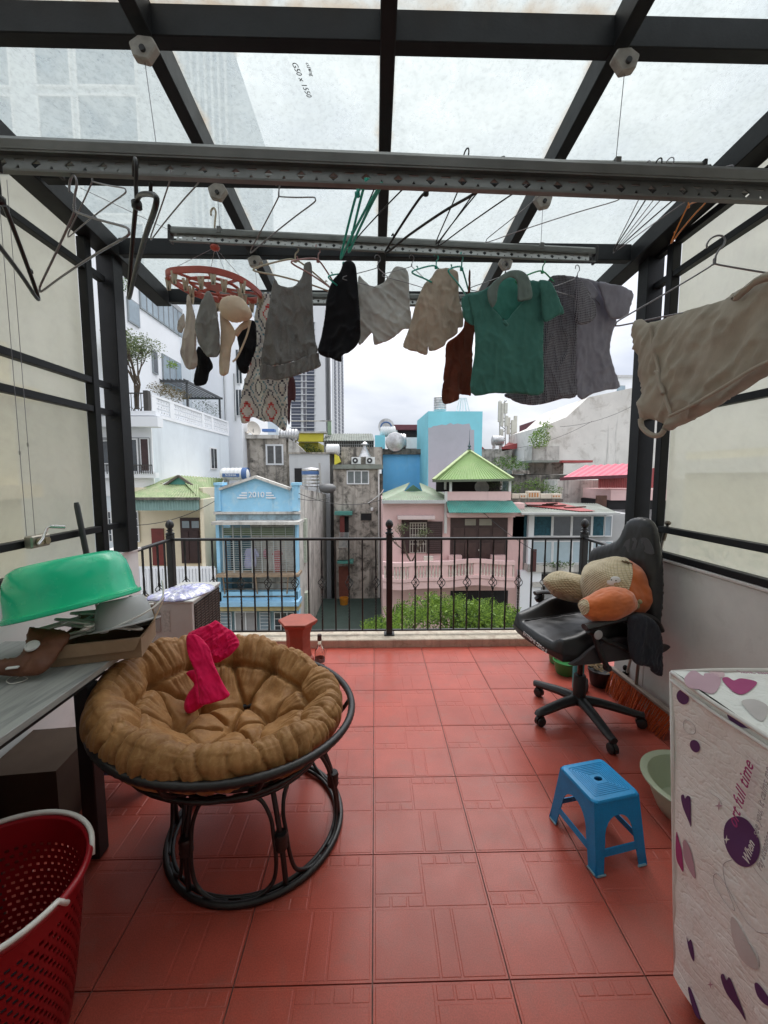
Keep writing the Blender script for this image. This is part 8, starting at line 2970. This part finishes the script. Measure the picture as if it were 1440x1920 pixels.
for nm, lab, o_, Yo, mt, sd in (
    ('beige_briefs', 'stone beige vest hanging leftmost on the red clip dryer', C4([(180, 485), (198, 485), (215, 540), (245, 650), (250, 745), (248, 850), (250, 950), (215, 985), (170, 962), (145, 880), (148, 800), (160, 700), (172, 590)]), 1.90, f_bg2, 1),
    ('stone_cloth', 'small mauve grey cloth at the far left under the red clip dryer', C4([(140, 620), (165, 610), (170, 700), (150, 740), (120, 720), (118, 680)]), 2.0, f_bg2, 2),
    ('grey_bra', 'dark grey top clipped second on the red clip dryer', C4([(315, 455), (345, 465), (375, 545), (395, 640), (405, 770), (402, 850), (378, 900), (320, 895), (265, 820), (240, 720), (240, 645), (262, 560), (290, 500)]), 1.84, f_dgr, 3),
    ('black_lace', 'black garment hanging lowest under the red clip dryer', C4([(255, 830), (300, 860), (335, 900), (358, 965), (330, 1020), (312, 1080), (240, 1092), (228, 1030), (240, 960)]), 1.96, f_blk, 4),
    ('black_bra', 'black lace garment right of the beige bra', C4([(520, 735), (590, 655), (640, 660), (652, 760), (648, 850), (610, 930), (585, 1005), (545, 1000), (520, 930), (535, 850)]), 2.02, f_blk, 5)):
    garment(nm if nm != 'black_lace' else 'black_garment', lab, o_, Yo, 0, mt, res=.007, fold=.010, ffreq=30, seed=sd + 30, puff=.014, bulge=.03)
br = thing('beige_bra', 'beige padded bra hanging folded on the right of the red clip dryer', 'clothes', onY(440, 560, 1.86))
def gq(nm, o_, Yo, **kw):
    P, n_ = plane_at(440, 600, Yo, 0)
    cloth_mb(o_, P, n_, **kw).build(nm, f_bei, br, smooth=180)
gq('cup', C4([(410, 535), (440, 500), (495, 488), (550, 500), (590, 545), (622, 605), (600, 640), (560, 652), (500, 662), (440, 640), (408, 600)]), 1.84, res=.006, puff=.045, bulge=.05, fold=.002, crease=.002, seed=40)
gq('band', C4([(405, 600), (440, 640), (470, 660), (510, 740), (485, 830), (468, 930), (462, 1012), (402, 1010), (402, 850), (410, 720)]), 1.86, res=.006, puff=.010, fold=.008, ffreq=34, seed=41)
gq('wing', C4([(505, 720), (560, 660), (605, 640), (600, 690), (555, 720), (520, 760)]), 1.87, res=.006, puff=.010, seed=42, fold=.005)
MB().tube(smooth_path([onY(*q, 1.85) for q in C4([(612, 650), (590, 740), (555, 830), (520, 900), (490, 930)])], 5), .0045, 6, sx=.5).build('strap', f_bei, br, smooth=180)
